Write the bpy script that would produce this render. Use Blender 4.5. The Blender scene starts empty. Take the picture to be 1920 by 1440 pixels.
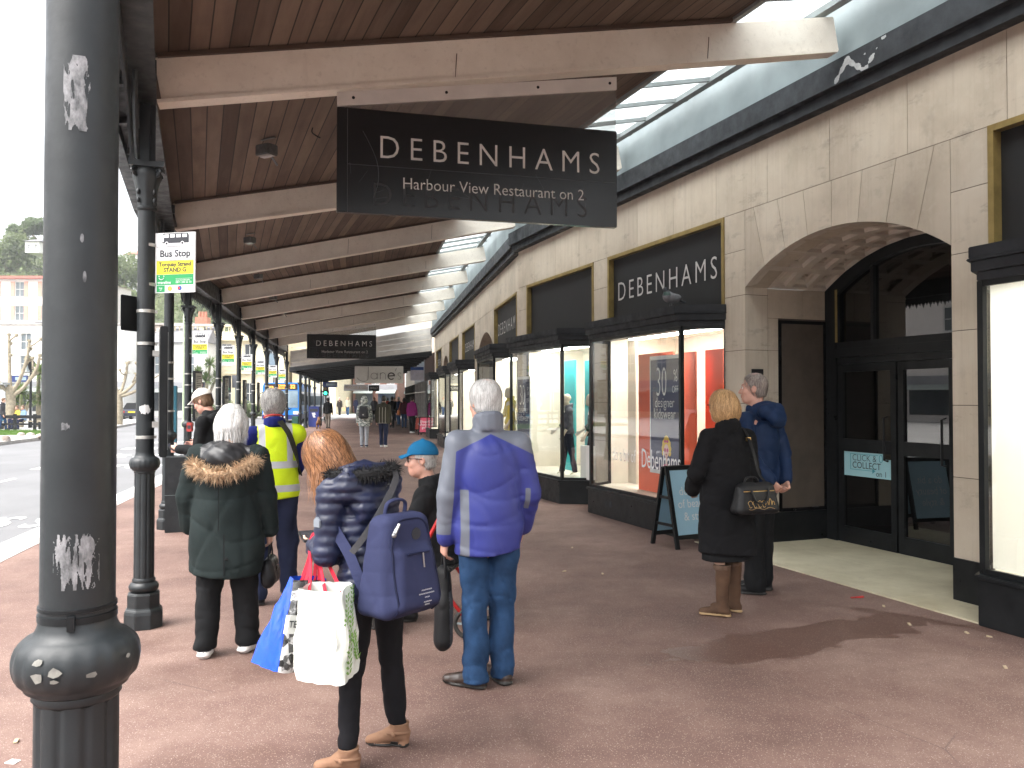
import bpy, bmesh, math, random
import numpy as np
from math import sin, cos, pi, radians, sqrt, atan2
from mathutils import Vector, Matrix, Euler
random.seed(7); RNG = np.random.default_rng(7)
SC = bpy.context.scene
COL = SC.collection

# ------------------------------------------------------------------ camera, sky, sun, exposure
CAM_H = 1.6; FPX = 1560.0; PITCH = math.atan(28 / FPX)
cd = bpy.data.cameras.new('camera'); cam = bpy.data.objects.new('camera', cd); COL.objects.link(cam)
cd.sensor_width = 36; cd.lens = FPX / 1920 * 36; cd.clip_end = 2000; cd.clip_start = 0.05
cam.location = (0, 0, CAM_H); cam.rotation_euler = (pi / 2 + PITCH, 0, 0); SC.camera = cam
w = bpy.data.worlds.new('World'); SC.world = w; w.use_nodes = True
wn = w.node_tree.nodes; wl = w.node_tree.links
SUN_EL, SUN_AZ = radians(60), radians(-125)      # azimuth measured from +Y towards +X
sky = wn.new('ShaderNodeTexSky'); sky.sky_type = 'NISHITA'; sky.sun_disc = False
sky.sun_elevation = SUN_EL; sky.sun_rotation = SUN_AZ; sky.dust_density = 6; sky.air_density = 1.2
hs = wn.new('ShaderNodeHueSaturation'); hs.inputs['Saturation'].default_value = 0.22
wl.new(sky.outputs[0], hs.inputs['Color']); bg = wn['Background']; bg.inputs['Strength'].default_value = 0.15
wl.new(hs.outputs[0], bg.inputs['Color'])
sd = bpy.data.lights.new('sun', 'SUN'); sd.energy = 1.0; sd.angle = radians(80); sd.color = (1, .96, .9)
so = bpy.data.objects.new('sun', sd); COL.objects.link(so); so.location = (-20, 0, 40)
sdir = Vector((sin(SUN_AZ) * cos(SUN_EL), cos(SUN_AZ) * cos(SUN_EL), sin(SUN_EL)))
so.rotation_euler = (-sdir).to_track_quat('-Z', 'Y').to_euler()
SC.view_settings.view_transform = 'Standard'; SC.view_settings.look = 'None'
SC.view_settings.exposure = 1.98; SC.view_settings.gamma = 1
SC.render.engine = 'CYCLES'
SC.cycles.use_denoising = True; SC.cycles.max_bounces = 8; SC.cycles.diffuse_bounces = 4
SC.cycles.transparent_max_bounces = 16; SC.cycles.caustics_reflective = False; SC.cycles.caustics_refractive = False
SC.cycles.sample_clamp_indirect = 8

def ray(px, py):
    a = (px - 960) / FPX; b = (720 - py) / FPX
    return Vector((a, cos(PITCH) - b * sin(PITCH), sin(PITCH) + b * cos(PITCH)))
def gp(px, py, z=0.0):
    r = ray(px, py); t = (z - CAM_H) / r.z
    return Vector((r.x * t, r.y * t, z))
def dp(px, py, d):
    r = ray(px, py); t = d / r.y
    return Vector((r.x * t, d, CAM_H + r.z * t))
def fx(px, d): return (px - 960) / FPX * d

# ------------------------------------------------------------------ materials
class NT:
    def __init__(s, name):
        s.m = bpy.data.materials.new(name); s.m.use_nodes = True
        s.t = s.m.node_tree; s.N = s.t.nodes; s.L = s.t.links
        s.b = s.N['Principled BSDF']; s.out = s.N['Material Output']
    def lk(s, a, b): s.L.new(a, b)
    def put(s, inp, v):
        if hasattr(v, 'is_linked') or hasattr(v, 'links'): s.L.new(v, inp)
        else: inp.default_value = v
    def math(s, op, a, b=0.0, c=None, clamp=False):
        n = s.N.new('ShaderNodeMath'); n.operation = op; n.use_clamp = clamp
        s.put(n.inputs[0], a); s.put(n.inputs[1], b)
        if c is not None: s.put(n.inputs[2], c)
        return n.outputs[0]
    def co(s, kind='Object'): return s.N.new('ShaderNodeTexCoord').outputs[kind]
    def map(s, vec, loc=(0, 0, 0), rot=(0, 0, 0), scale=(1, 1, 1), typ='POINT'):
        n = s.N.new('ShaderNodeMapping'); n.vector_type = typ; s.put(n.inputs[0], vec)
        n.inputs['Location'].default_value = loc; n.inputs['Rotation'].default_value = rot; n.inputs['Scale'].default_value = scale
        return n.outputs[0]
    def noise(s, vec, scale, detail=3, rough=.55, out=0):
        n = s.N.new('ShaderNodeTexNoise'); s.put(n.inputs['Vector'], vec); n.inputs['Scale'].default_value = scale
        n.inputs['Detail'].default_value = detail; n.inputs['Roughness'].default_value = rough
        return n.outputs[out]
    def voro(s, vec, scale, out='Distance', feat='F1'):
        n = s.N.new('ShaderNodeTexVoronoi'); n.feature = feat; s.put(n.inputs['Vector'], vec); n.inputs['Scale'].default_value = scale
        return n.outputs[out]
    def ramp(s, fac, stops):
        n = s.N.new('ShaderNodeValToRGB'); s.put(n.inputs[0], fac); e = n.color_ramp.elements
        while len(e) < len(stops): e.new(.5)
        for q, (p, c) in zip(e, stops):
            q.position = p; q.color = (c[0], c[1], c[2], 1) if hasattr(c, '__len__') else (c, c, c, 1)
        return n.outputs[0]
    def mix(s, fac, a, b, mode='MIX'):
        n = s.N.new('ShaderNodeMix'); n.data_type = 'RGBA'; n.blend_type = mode
        s.put(n.inputs[0], fac); s.put(n.inputs[6], rgba(a)); s.put(n.inputs[7], rgba(b))
        return n.outputs[2]
    def bump(s, h, strength=.3, dist=.01):
        n = s.N.new('ShaderNodeBump'); s.put(n.inputs['Height'], h); n.inputs['Strength'].default_value = strength; n.inputs['Distance'].default_value = dist
        s.L.new(n.outputs[0], s.b.inputs['Normal'])
    def sep(s, vec):
        n = s.N.new('ShaderNodeSeparateXYZ'); s.put(n.inputs[0], vec); return n.outputs
    def set(s, **k):
        for a, v in k.items():
            s.put(s.b.inputs[a.replace('_', ' ')], rgba(v) if a in ('Base_Color', 'Emission_Color') else v)
        return s.m
def rgba(c):
    if hasattr(c, '__len__') and not hasattr(c, 'links') and len(c) == 3: return (c[0], c[1], c[2], 1)
    return c
MATS = {}
def sm(name, col, rough=.6, var=.15, scale=6, bump=0, bscale=40, metal=0, spec=.5, **kw):
    """plain material with a little procedural unevenness"""
    if name in MATS: return MATS[name]
    t = NT(name); c = t.co()
    n = t.noise(c, scale, 4)
    dark = tuple(x * (1 - var) for x in col); lite = tuple(min(1, x * (1 + var)) for x in col)
    t.set(Base_Color=t.ramp(n, [(.3, dark), (.7, lite)]), Roughness=rough, Metallic=metal)
    t.b.inputs['Specular IOR Level'].default_value = spec
    if bump: t.bump(t.noise(c, bscale, 4), bump, .01)
    for k, v in kw.items(): t.put(t.b.inputs[k.replace('_', ' ')], v)
    MATS[name] = t.m; return t.m
def emat(name, col, strength):
    if name in MATS: return MATS[name]
    t = NT(name); t.set(Base_Color=(0.02, .02, .02), Emission_Color=col, Emission_Strength=strength); MATS[name] = t.m; return t.m
def glass(name, tint=(1, 1, 1), rough=.0, extra=0.0):
    if name in MATS: return MATS[name]
    t = NT(name); t.N.remove(t.b)
    ge = t.N.new('ShaderNodeNewGeometry'); vd = t.N.new('ShaderNodeVectorMath'); vd.operation = 'DOT_PRODUCT'; t.lk(ge.outputs['Normal'], vd.inputs[0]); t.lk(ge.outputs['Incoming'], vd.inputs[1])
    sch = t.math('MULTIPLY_ADD', t.math('POWER', t.math('SUBTRACT', 1.0, t.math('ABSOLUTE', vd.outputs['Value'])), 5.0), .92, .075)
    g = t.N.new('ShaderNodeBsdfGlossy'); g.inputs['Roughness'].default_value = rough
    tr = t.N.new('ShaderNodeBsdfTransparent'); tr.inputs[0].default_value = rgba(tint)
    mx = t.N.new('ShaderNodeMixShader')
    t.put(mx.inputs[0], t.math('MULTIPLY_ADD', sch, 1.3, extra, clamp=True)); t.lk(tr.outputs[0], mx.inputs[1]); t.lk(g.outputs[0], mx.inputs[2])
    t.lk(mx.outputs[0], t.out.inputs[0]); MATS[name] = t.m; return t.m

# ------------------------------------------------------------------ mesh helpers
class MB:
    def __init__(s, tf=None): s.v = []; s.f = []; s.m = []; s.mi = 0; s.tf = tf
    def P(s, p):
        return Vector(s.tf(*p)) if s.tf else Vector(p)
    def add(s, vs, fs):
        k = len(s.v); s.v += [s.P(p) for p in vs]
        s.f += [tuple(i + k for i in f) for f in fs]; s.m += [s.mi] * len(fs); return s
    def box(s, a, b):
        x0, y0, z0 = a; x1, y1, z1 = b
        vs = [(x, y, z) for z in (z0, z1) for y in (y0, y1) for x in (x0, x1)]
        return s.add(vs, [(0, 2, 3, 1), (4, 5, 7, 6), (0, 1, 5, 4), (2, 6, 7, 3), (0, 4, 6, 2), (1, 3, 7, 5)])
    def bar(s, a, b, wd, ht, up=(0, 0, 1)):
        """square bar between two points, width wd sideways and ht along up"""
        a, b = Vector(a), Vector(b); d = (b - a).normalized(); u = Vector(up); sd_ = d.cross(u).normalized(); u = sd_.cross(d)
        vs = [p + sd_ * (wd / 2 * i) + u * (ht / 2 * j) for p in (a, b) for i, j in ((-1, -1), (1, -1), (1, 1), (-1, 1))]
        return s.add(vs, [(0, 1, 2, 3), (4, 7, 6, 5), (0, 4, 5, 1), (1, 5, 6, 2), (2, 6, 7, 3), (3, 7, 4, 0)])
    def prism(s, poly, f0, f1):
        """poly of 2-D points; f0/f1 map (u,v)->3-D for the two faces"""
        n = len(poly); vs = [f0(*p) for p in poly] + [f1(*p) for p in poly]
        return s.add(vs, [tuple(range(n - 1, -1, -1)), tuple(range(n, 2 * n))] + [(i, (i + 1) % n, n + (i + 1) % n, n + i) for i in range(n)])
    def tube(s, pts, rad, n=8, caps=True, flat=1.0):
        pts = [Vector(p) for p in pts]; R = rad if hasattr(rad, '__len__') else [rad] * len(pts)
        vs = []; prev = None
        for i, p in enumerate(pts):
            d = (pts[min(i + 1, len(pts) - 1)] - pts[max(i - 1, 0)])
            if d.length < 1e-9: d = Vector((0, 0, 1))
            d.normalize()
            if prev is None:
                a = Vector((1, 0, 0)) if abs(d.x) < .9 else Vector((0, 1, 0)); u = d.cross(a).normalized()
            else: u = (prev - d * prev.dot(d)).normalized()
            prev = u; v2 = d.cross(u)
            for k in range(n):
                a = 2 * pi * k / n; vs.append(p + (u * cos(a) + v2 * (sin(a) * flat)) * R[i])
        fs = [(i * n + k, i * n + (k + 1) % n, (i + 1) * n + (k + 1) % n, (i + 1) * n + k) for i in range(len(pts) - 1) for k in range(n)]
        if caps: fs += [tuple(range(n - 1, -1, -1)), tuple(range((len(pts) - 1) * n, len(pts) * n))]
        return s.add(vs, fs)
    def lathe(s, prof, n=24, c=(0, 0, 0), ph=0.0, rfn=None):
        vs = []
        for r, z in prof:
            for k in range(n):
                a = 2 * pi * k / n + ph; rr = r * (rfn(a, z) if rfn else 1); vs.append((c[0] + rr * cos(a), c[1] + rr * sin(a), c[2] + z))
        m = len(prof)
        fs = [(i * n + k, i * n + (k + 1) % n, (i + 1) * n + (k + 1) % n, (i + 1) * n + k) for i in range(m - 1) for k in range(n)]
        fs += [tuple(range(n - 1, -1, -1)), tuple(range((m - 1) * n, m * n))]
        return s.add(vs, fs)
    def ball(s, c, r, n=12, m=8):
        r = r if hasattr(r, '__len__') else (r, r, r)
        vs = [(c[0] + r[0] * sin(pi * i / m) * cos(2 * pi * k / n), c[1] + r[1] * sin(pi * i / m) * sin(2 * pi * k / n), c[2] - r[2] * cos(pi * i / m)) for i in range(1, m) for k in range(n)]
        vs += [(c[0], c[1], c[2] - r[2]), (c[0], c[1], c[2] + r[2])]; q = len(vs)
        fs = [(i * n + k, i * n + (k + 1) % n, (i + 1) * n + (k + 1) % n, (i + 1) * n + k) for i in range(m - 2) for k in range(n)]
        fs += [(q - 2, (k + 1) % n, k) for k in range(n)] + [(q - 1, (m - 2) * n + k, (m - 2) * n + (k + 1) % n) for k in range(n)]
        return s.add(vs, fs)
    def quad(s, a, b, c, d): return s.add([a, b, c, d], [(0, 1, 2, 3)])
    def merge(s, o):
        k = len(s.v); s.v += o.v; s.f += [tuple(i + k for i in f) for f in o.f]; s.m += o.m; return s
    def build(s, name, mats, parent=None, smooth=False, bevel=0, label=None, cat=None, group=None, kind=None):
        me = bpy.data.meshes.new(name); me.from_pydata([tuple(v) for v in s.v], [], s.f)
        for q in (mats if isinstance(mats, (list, tuple)) else [mats]): me.materials.append(q)
        if any(s.m): me.polygons.foreach_set('material_index', s.m)
        bm = bmesh.new(); bm.from_mesh(me); bmesh.ops.recalc_face_normals(bm, faces=bm.faces)
        if bevel: bmesh.ops.bevel(bm, geom=[e for e in bm.edges if len(e.link_faces) == 2 and e.calc_face_angle(0) > .5], offset=bevel, segments=2, affect='EDGES', clamp_overlap=True)
        bm.to_mesh(me); bm.free()
        if smooth: smooth_mesh(me, smooth)
        return link(name, me, parent, label, cat, group, kind)
def smooth_mesh(me, ang=True):
    me.polygons.foreach_set('use_smooth', [True] * len(me.polygons))
    if ang is not True: me.set_sharp_from_angle(angle=radians(ang))
def tag(o, label=None, cat=None, group=None, kind=None):
    if label: o['label'] = label
    if cat: o['category'] = cat
    if group: o['group'] = group
    if kind: o['kind'] = kind
    return o
def link(name, data, parent=None, label=None, cat=None, group=None, kind=None):
    o = bpy.data.objects.new(name, data); COL.objects.link(o)
    if parent is not None:
        o.parent = parent
        if parent.get('_wp'): o.matrix_parent_inverse = Matrix(parent.matrix_basis).inverted()
    return tag(o, label, cat, group, kind)
def root(name, label, cat, loc=(0, 0, 0), rz=0, group=None, world=False):
    """Empty at a thing's base. world=True: its parts are given in world coordinates."""
    o = bpy.data.objects.new(name, None); COL.objects.link(o); o.location = loc; o.rotation_euler = (0, 0, rz); o.empty_display_size = .2
    o.matrix_basis = Matrix.Translation(loc) @ Matrix.Rotation(rz, 4, 'Z')
    if world: o['_wp'] = 1
    return tag(o, label, cat, group)
def dup(r, loc=None, rz=None, label=None):
    def rec(o, par):
        c = o.copy(); COL.objects.link(c)
        if par is not None: c.parent = par
        for ch in list(o.children): rec(ch, c)
        return c
    c = rec(r, None)
    if loc is not None: c.location = loc
    if rz is not None: c.rotation_euler = (0, 0, rz)
    if label: c['label'] = label
    return c
_txt = {}
def text_mb(mb, body, M, size, align='CENTER', bold=0.0, sx=1.0, depth=.002, space=1.0):
    """adds lettering to a mesh builder; M maps text plane x,y,(z out) to the builder's space"""
    key = (body, align, round(bold, 4), space)
    if key not in _txt:
        c = bpy.data.curves.new('t', 'FONT'); c.body = body; c.align_x = align; c.align_y = 'CENTER'; c.size = 1; c.offset = bold; c.space_character = space; c.resolution_u = 3
        o = bpy.data.objects.new('t', c); COL.objects.link(o)
        me = bpy.data.meshes.new_from_object(o.evaluated_get(bpy.context.evaluated_depsgraph_get()))
        _txt[key] = ([v.co.copy() for v in me.vertices], [tuple(p.vertices) for p in me.polygons])
        bpy.data.objects.remove(o); bpy.data.curves.remove(c); bpy.data.meshes.remove(me)
    vs, fs = _txt[key]
    mb.add([M @ Vector((v.x * size * sx, v.y * size, depth)) for v in vs], fs)
def frame(o, xdir, ydir):
    x = Vector(xdir).normalized(); y = Vector(ydir).normalized(); z = x.cross(y)
    m = Matrix.Identity(4)
    for i in range(3): m[i][0], m[i][1], m[i][2], m[i][3] = x[i], y[i], z[i], o[i]
    return m

# ------------------------------------------------------------------ the two facade frames
TA, TB = radians(20.7), radians(9.6)
QA, QB = 5.63, 2.78
def frm(th, q0):
    u = Vector((-sin(th), cos(th), 0)); n = Vector((cos(th), sin(th), 0))
    def f(s, o, z): return u * s + n * (q0 - o) + Vector((0, 0, z))
    f.u = u; f.n = n; f.q0 = q0
    return f
WA, WB = frm(TA, QA), frm(TB, QB)          # (along the wall, out from the wall towards the street, up)
# iron columns (x, y) and the wall points the canopy beams run to
CD = [1.474, 5.89, 10.3, 14.9, 18.3, 21.9, 25.4, 29.0, 32.9, 37.1]
CP = [150, 272.5, 316, 352.5, 409.5, 447.5, 475, 500, 518.5, 537.5]
COLS = [Vector((fx(p, d), d, 0)) for p, d in zip(CP, CD)]
# ------------------------------------------------------------------ ground
def ground_mat():
    t = NT('red asphalt'); c = t.co()
    big = t.noise(c, .62, 6, .66); mid = t.noise(c, 3.5, 5, .65); wob = t.noise(c, 3.2, 6, .68, 1)
    base = t.ramp(big, [(.34, (.098, .056, .046)), (.5, (.160, .098, .080)), (.66, (.222, .148, .122))])
    base = t.mix(t.ramp(mid, [(.42, 0), (.72, .6)]), base, (.115, .062, .052))
    # wet stains of their own shape
    wet = None
    for (x, y, lx, ly, rot, seed) in ((2.0, 5.62, 1.15, .24, .43, 0), (1.35, 5.28, .45, .18, .1, 3), (2.9, 6.12, .75, .12, -.7, 5), (-1.9, 4.85, 1.0, .33, .25, 2), (-1.25, 2.95, .34, .28, 0, 9), (-1.35, 3.6, .45, .3, .6, 11), (-2.75, 5.5, .55, .35, .2, 4), (-.75, 3.35, .5, .15, 1.2, 8), (.12, 3.9, .09, .45, .25, 6)):
        v = t.map(c, loc=(x, y, 0), rot=(0, 0, rot), scale=(lx, ly, 1), typ='TEXTURE')
        v2 = t.N.new('ShaderNodeVectorMath'); v2.operation = 'MULTIPLY_ADD'
        t.lk(wob, v2.inputs[0]); v2.inputs[1].default_value = (2.4, 2.4, 0); t.lk(v, v2.inputs[2])
        v3 = t.N.new('ShaderNodeVectorMath'); v3.operation = 'SUBTRACT'; t.lk(v2.outputs[0], v3.inputs[0]); v3.inputs[1].default_value = (1.2, 1.2, 0)
        ln = t.N.new('ShaderNodeVectorMath'); ln.operation = 'LENGTH'; t.lk(v3.outputs[0], ln.inputs[0])
        soft = .10 if seed in (0, 3, 9) else .55
        k = t.ramp(ln.outputs['Value'], [(1 - soft, 1.0 if seed in (0, 3, 9, 5) else .5), (1.0, 0)])
        wet = k if wet is None else t.math('MAXIMUM', wet, k)
    base = t.mix(t.math('MULTIPLY', wet, .85), base, t.mix(.72, base, (.070, .032, .022)))
    # pale and dark stone chips of two sizes
    ch = t.ramp(t.voro(c, 150), [(.16, 1), (.3, 0)]); chc = t.ramp(t.voro(c, 150, 'Color'), [(.55, 0), (.7, 1)])
    base = t.mix(t.math('MULTIPLY', t.math('MULTIPLY', ch, chc), .75), base, (.55, .45, .38))
    ch2 = t.ramp(t.voro(c, 60), [(.1, 1), (.2, 0)]); base = t.mix(t.math('MULTIPLY', ch2, .65), base, (.50, .42, .36))
    base = t.mix(t.ramp(t.voro(t.map(c, loc=(.3, .2, 0)), 90), [(.12, .6), (.28, 0)]), base, (.06, .035, .03))
    rg = t.math('MULTIPLY_ADD', wet, -.32, .78)
    # a few hairline cracks
    cr = t.voro(t.map(c, scale=(.5, .32, 1)), 1.1, 'Distance', 'DISTANCE_TO_EDGE')
    cr2 = t.math('MULTIPLY', t.ramp(cr, [(.0, 1), (.003, 0)]), t.ramp(t.noise(c, .8), [(.56, 0), (.64, .45)]))
    base = t.mix(cr2, base, (.05, .03, .027))
    h = t.math('ADD', t.noise(c, 140, 2), t.math('MULTIPLY', ch, .6))
    t.set(Base_Color=base, Roughness=rg); t.b.inputs['Specular IOR Level'].default_value = .4
    t.bump(h, .35, .006); return t.m
def road_mat():
    t = NT('road asphalt'); c = t.co()
    n = t.noise(c, .35, 5, .6); b = t.ramp(n, [(.3, (.105, .105, .108)), (.7, (.155, .155, .16))])
    b = t.mix(t.ramp(t.voro(c, 80), [(.1, .4), (.3, 0)]), b, (.2, .2, .2))
    b = t.mix(t.ramp(t.noise(t.map(c, rot=(0, 0, .18), scale=(.6, .05, 1)), 1.6, 3), [(.5, 0), (.7, .45)]), b, (.1, .1, .105))
    t.set(Base_Color=b, Roughness=.62); t.bump(t.noise(c, 120, 2), .3, .006); return t.m
M_PAVE = ground_mat(); M_ROAD = road_mat()
KERB = [(-3.2, -12), (-3.35, -4), (-3.6, 0), (-4.3, 4.2), (-5.0, 8.15), (-5.25, 9.3), (-6.2, 13.8), (-6.6, 15.9), (-7.3, 19), (-8.0, 22.5), (-8.8, 26.5), (-9.6, 30.5), (-10.4, 35), (-11.2, 40), (-12.1, 46), (-13.3, 56), (-14.4, 70)]
mb = MB(); k = len(KERB)
mb.add([(x, y, 0) for x, y in KERB] + [(26, -12, 0), (26, 70, 0)], [tuple(range(k)) + (k + 1, k)])
me_pave = mb.build('pavement', M_PAVE, kind='structure')
mb = MB(); mb.quad((-320, -120, -.12), (300, -120, -.12), (300, 420, -.12), (-320, 420, -.12)); mb.build('road', M_ROAD, kind='structure')
M_KERB = sm('kerb stone', (.36, .34, .32), .8, .2, 3, .2)
mb = MB()
for (a, b) in zip(KERB, KERB[1:]):
    a, b = Vector((*a, 0)), Vector((*b, 0)); d = (b - a).normalized(); n = Vector((-d.y, d.x, 0)); L = (b - a).length; m = max(1, int(L / .95))
    for i in range(m):
        p, q = a + d * (L * i / m + .004), a + d * (L * (i + 1) / m - .004)
        vs = [p - n * .0, q - n * .0, q + n * .15, p + n * .15]
        mb.add([v + Vector((0, 0, -.14)) for v in vs] + [v + Vector((0, 0, .004)) for v in vs], [(4, 5, 6, 7), (3, 2, 6, 7), (0, 3, 7, 4), (1, 2, 6, 5)])
mb.build('kerb', M_KERB, kind='structure')
def paint_mat():
    t = NT('road paint'); c = t.co(); n = t.noise(c, 3, 5, .7)
    t.set(Base_Color=t.ramp(n, [(.36, (.26, .26, .26)), (.46, (.72, .72, .71))]), Roughness=.6); return t.m
M_PAINT = paint_mat()
mb = MB()
def strip(a, b, wd, z=-.116):
    a, b = Vector((*a[:2], 0)), Vector((*b[:2], 0)); d = (b - a).normalized(); n = Vector((-d.y, d.x, 0)) * (wd / 2)
    mb.add([(p.x, p.y, z) for p in (a - n, b - n, b + n, a + n)], [(0, 1, 2, 3)])
for (a, b) in zip(KERB[1:-2], KERB[2:-1]):       # wide white band along the kerb
    a, b = Vector(a), Vector(b); d = (b - a).normalized(); n = Vector((-d.y, d.x))
    strip(a + n * .52, b + n * .52, .32)
def off(i, o):
    a, b = Vector(KERB[i]), Vector(KERB[i + 1]); d = (b - a).normalized(); return a + Vector((-d.y, d.x)) * o
g = lambda x, y: gp(x, y, -.12)
for y0 in range(4, 60, 4):                       # lane dashes parallel to the kerb
    a = Vector((-4.1 - .185 * y0 - 3.3, y0)); strip(a, a + Vector((-.37, 2.0)), .1)
# bus bay lettering near the kerb
Mx = frame((-7.0, 9.85, -.116), (-.18, 1, 0), (-1, -.18, 0))
text_mb(mb, 'BUS STOP', frame((-6.6, 11.6, -.115), (.98, .18, 0), (-.18, .98, 0)), 1.5, sx=.42, bold=.02)
text_mb(mb, 'BUS', frame((-6.35, 8.2, -.115), (.98, .18, 0), (-.18, .98, 0)), 1.2, sx=.7, bold=.02)
for dy in (21, 25, 29, 33):
    text_mb(mb, 'BUS STOP', frame((-6.3 - .195 * dy, dy, -.115), (.98, .19, 0), (-.19, .98, 0)), 1.6, sx=.42, bold=.02)
mb.build('road_markings', M_PAINT, kind='structure')

# ------------------------------------------------------------------ the department store
def stone_mat(f=1.0):
    t = NT('limestone facing'); c = t.co()
    n = t.noise(c, 1.1, 5, .6); b = t.ramp(n, [(.3, tuple(f * q for q in (.41, .345, .27))), (.5, tuple(f * q for q in (.52, .445, .355))), (.72, tuple(f * q for q in (.58, .51, .42)))])
    st = t.noise(t.map(c, scale=(9, 9, .35)), 2.0, 4, .65); b = t.mix(t.ramp(st, [(.48, 0), (.74, .38)]), b, (.36, .29, .225))
    b = t.mix(t.ramp(t.noise(c, 14, 4), [(.55, 0), (.8, .25)]), b, (.62, .56, .48))
    b = t.mix(t.ramp(t.noise(c, 3.1, 5, .7), [(.56, 0), (.74, .5)]), b, (.29, .245, .20))
    b = t.mix(t.ramp(t.noise(t.map(c, scale=(1, 1, 2.5)), 1.7, 6, .75), [(.58, 0), (.66, .4)]), b, (.24, .20, .165))
    t.set(Base_Color=b, Roughness=.82); t.bump(t.noise(c, 60, 4), .12, .004); return t.m
def black_paint(name='black gloss paint', col=(.008, .009, .010), rough=.34, chips=.0, spec=.22):
    t = NT(name); c = t.co(); n = t.noise(c, 5, 5, .6)
    b = t.ramp(n, [(.3, tuple(x * .75 for x in col)), (.75, tuple(x * 1.5 + .003 for x in col))])
    if chips: b = t.mix(t.ramp(t.noise(c, 9, 6, .75), [(.7, 0), (.72, chips)]), b, (.25, .25, .24))
    b = t.mix(t.ramp(t.noise(t.map(c, scale=(1, 1, .12)), 26, 4, .7), [(.6, 0), (.8, .3)]), b, tuple(x * 1.8 + .005 for x in col))
    t.b.inputs['Specular IOR Level'].default_value = spec
    t.set(Base_Color=b, Roughness=t.ramp(t.noise(c, 9, 5, .65), [(.3, rough * .75), (.7, min(1, rough * 1.6))])); t.bump(t.math('ADD', t.math('MULTIPLY', t.noise(c, 35, 5), .5), t.noise(c, 9, 4, .6)), .22, .006); return t.m
M_STONE = stone_mat(); M_STONE2 = stone_mat(.93); M_STONE3 = stone_mat(1.05); M_BLK = black_paint(); M_JOINT = sm('dark joint', (.09, .07, .055), .9)
M_FASC = black_paint('charcoal fascia paint', (.024, .026, .03), .5, .6)
M_GOLD = sm('gold trim', (.30, .215, .075), .45, .2, 8, metal=.3)
M_BOARD = sm('matt black board', (.007, .007, .008), .6, .2, 3)
M_GREY = sm('blue grey board wall', (.21, .25, .26), .6, .22, 1.6)
M_SILVER = sm('silver lettering', (.62, .60, .58), .35, .08, metal=.25)
M_GLASS = glass('window glass', (.93, .96, .95)); M_DGLASS = glass('dark door glass', (.30, .31, .31), 0, .015)
M_CREAM = sm('cream display lining', (.70, .66, .57), .8, .05)
M_LAMP = emat('display lamp', (1, .97, .92), 12.0)
store = root('department_store', 'pale stone department store front with black shop windows along the covered walkway', 'shop building', WA(9.5, 0, 0), world=True)

ARCHR = .41
def arch_z(ds, half, spring, rise=ARCHR):
    R = (half * half + rise * rise) / (2 * rise); return spring + rise - R + sqrt(max(0, R * R - ds * ds))
def block(mb, W, s0, s1, z0, z1, d=.3):
    e = .003
    P = [(s0 + e, z0 + e), (s1 - e, z0 + e), (s1 - e, z1 - e), (s0 + e, z1 - e)]
    mb.mi = int(RNG.choice([0, 0, 2, 3])); mb.prism(P, lambda s, z: W(s, -d, z), lambda s, z: W(s, 0, z)); mb.mi = 0
def wall_piece(mb, W, s0, s1, z0, z1, joints=(), courses=()):
    ss = [s0] + [j for j in joints if s0 + .1 < j < s1 - .1] + [s1]; zs = [z0] + [c for c in courses if z0 + .1 < c < z1 - .1] + [z1]
    for a, b in zip(ss, ss[1:]):
        for c, d in zip(zs, zs[1:]): block(mb, W, a, b, c, d)
    mb.mi = 1; mb.prism([(s0 + .007, z0), (s1 - .007, z0), (s1 - .007, z1 - .004), (s0 + .007, z1 - .004)], lambda s, z: W(s, -.28, z), lambda s, z: W(s, -.006, z)); mb.mi = 0
def arch_face(mb, W, s0, s1, spring, ztop):
    c = (s0 + s1) / 2; half = (s1 - s0) / 2; n = 8; e = .003
    for i in range(n):
        a0, a1 = -half + 2 * half * i / n, -half + 2 * half * (i + 1) / n
        t0, t1 = a0 * 1.18, a1 * 1.18
        if i == 0: t0 = -half
        if i == n - 1: t1 = half
        if abs(t0) > half: t0 = math.copysign(half, t0)
        if abs(t1) > half: t1 = math.copysign(half, t1)
        low = [(c + a0 + (a1 - a0) * k / 4 + (e if k == 0 else -e if k == 4 else 0), arch_z(a0 + (a1 - a0) * k / 4, half, spring)) for k in range(5)]
        mb.mi = int(RNG.choice([0, 2, 3])); mb.prism(low + [(c + t1 - e, ztop - e), (c + t0 + e, ztop - e)], lambda s, z: W(s, -.3, z), lambda s, z: W(s, 0, z))
    low = [(c - half + 2 * half * k / 24, arch_z(-half + 2 * half * k / 24, half, spring) + .012) for k in range(25)]
    mb.mi = 1; mb.prism(low + [(s1, ztop), (s0, ztop)], lambda s, z: W(s, -.29, z), lambda s, z: W(s, -.006, z)); mb.mi = 0
ZT, ZP, ZB, SPR = 4.42, 3.68, 2.6, 2.83
PANA = [(1.75, 4.62), (8.02, 10.91), (11.38, 14.13)]; ARCA = [(4.965, 7.64)]; ENDA = (-2.0, 14.56)
PANB = [(15.86, 18.86), (22.55, 25.66), (26.77, 29.93), (33.39, 36.17)]; ARCB = [(19.03, 21.75), (30.33, 32.63)]; ENDB = (15.52, 37.1)
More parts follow.
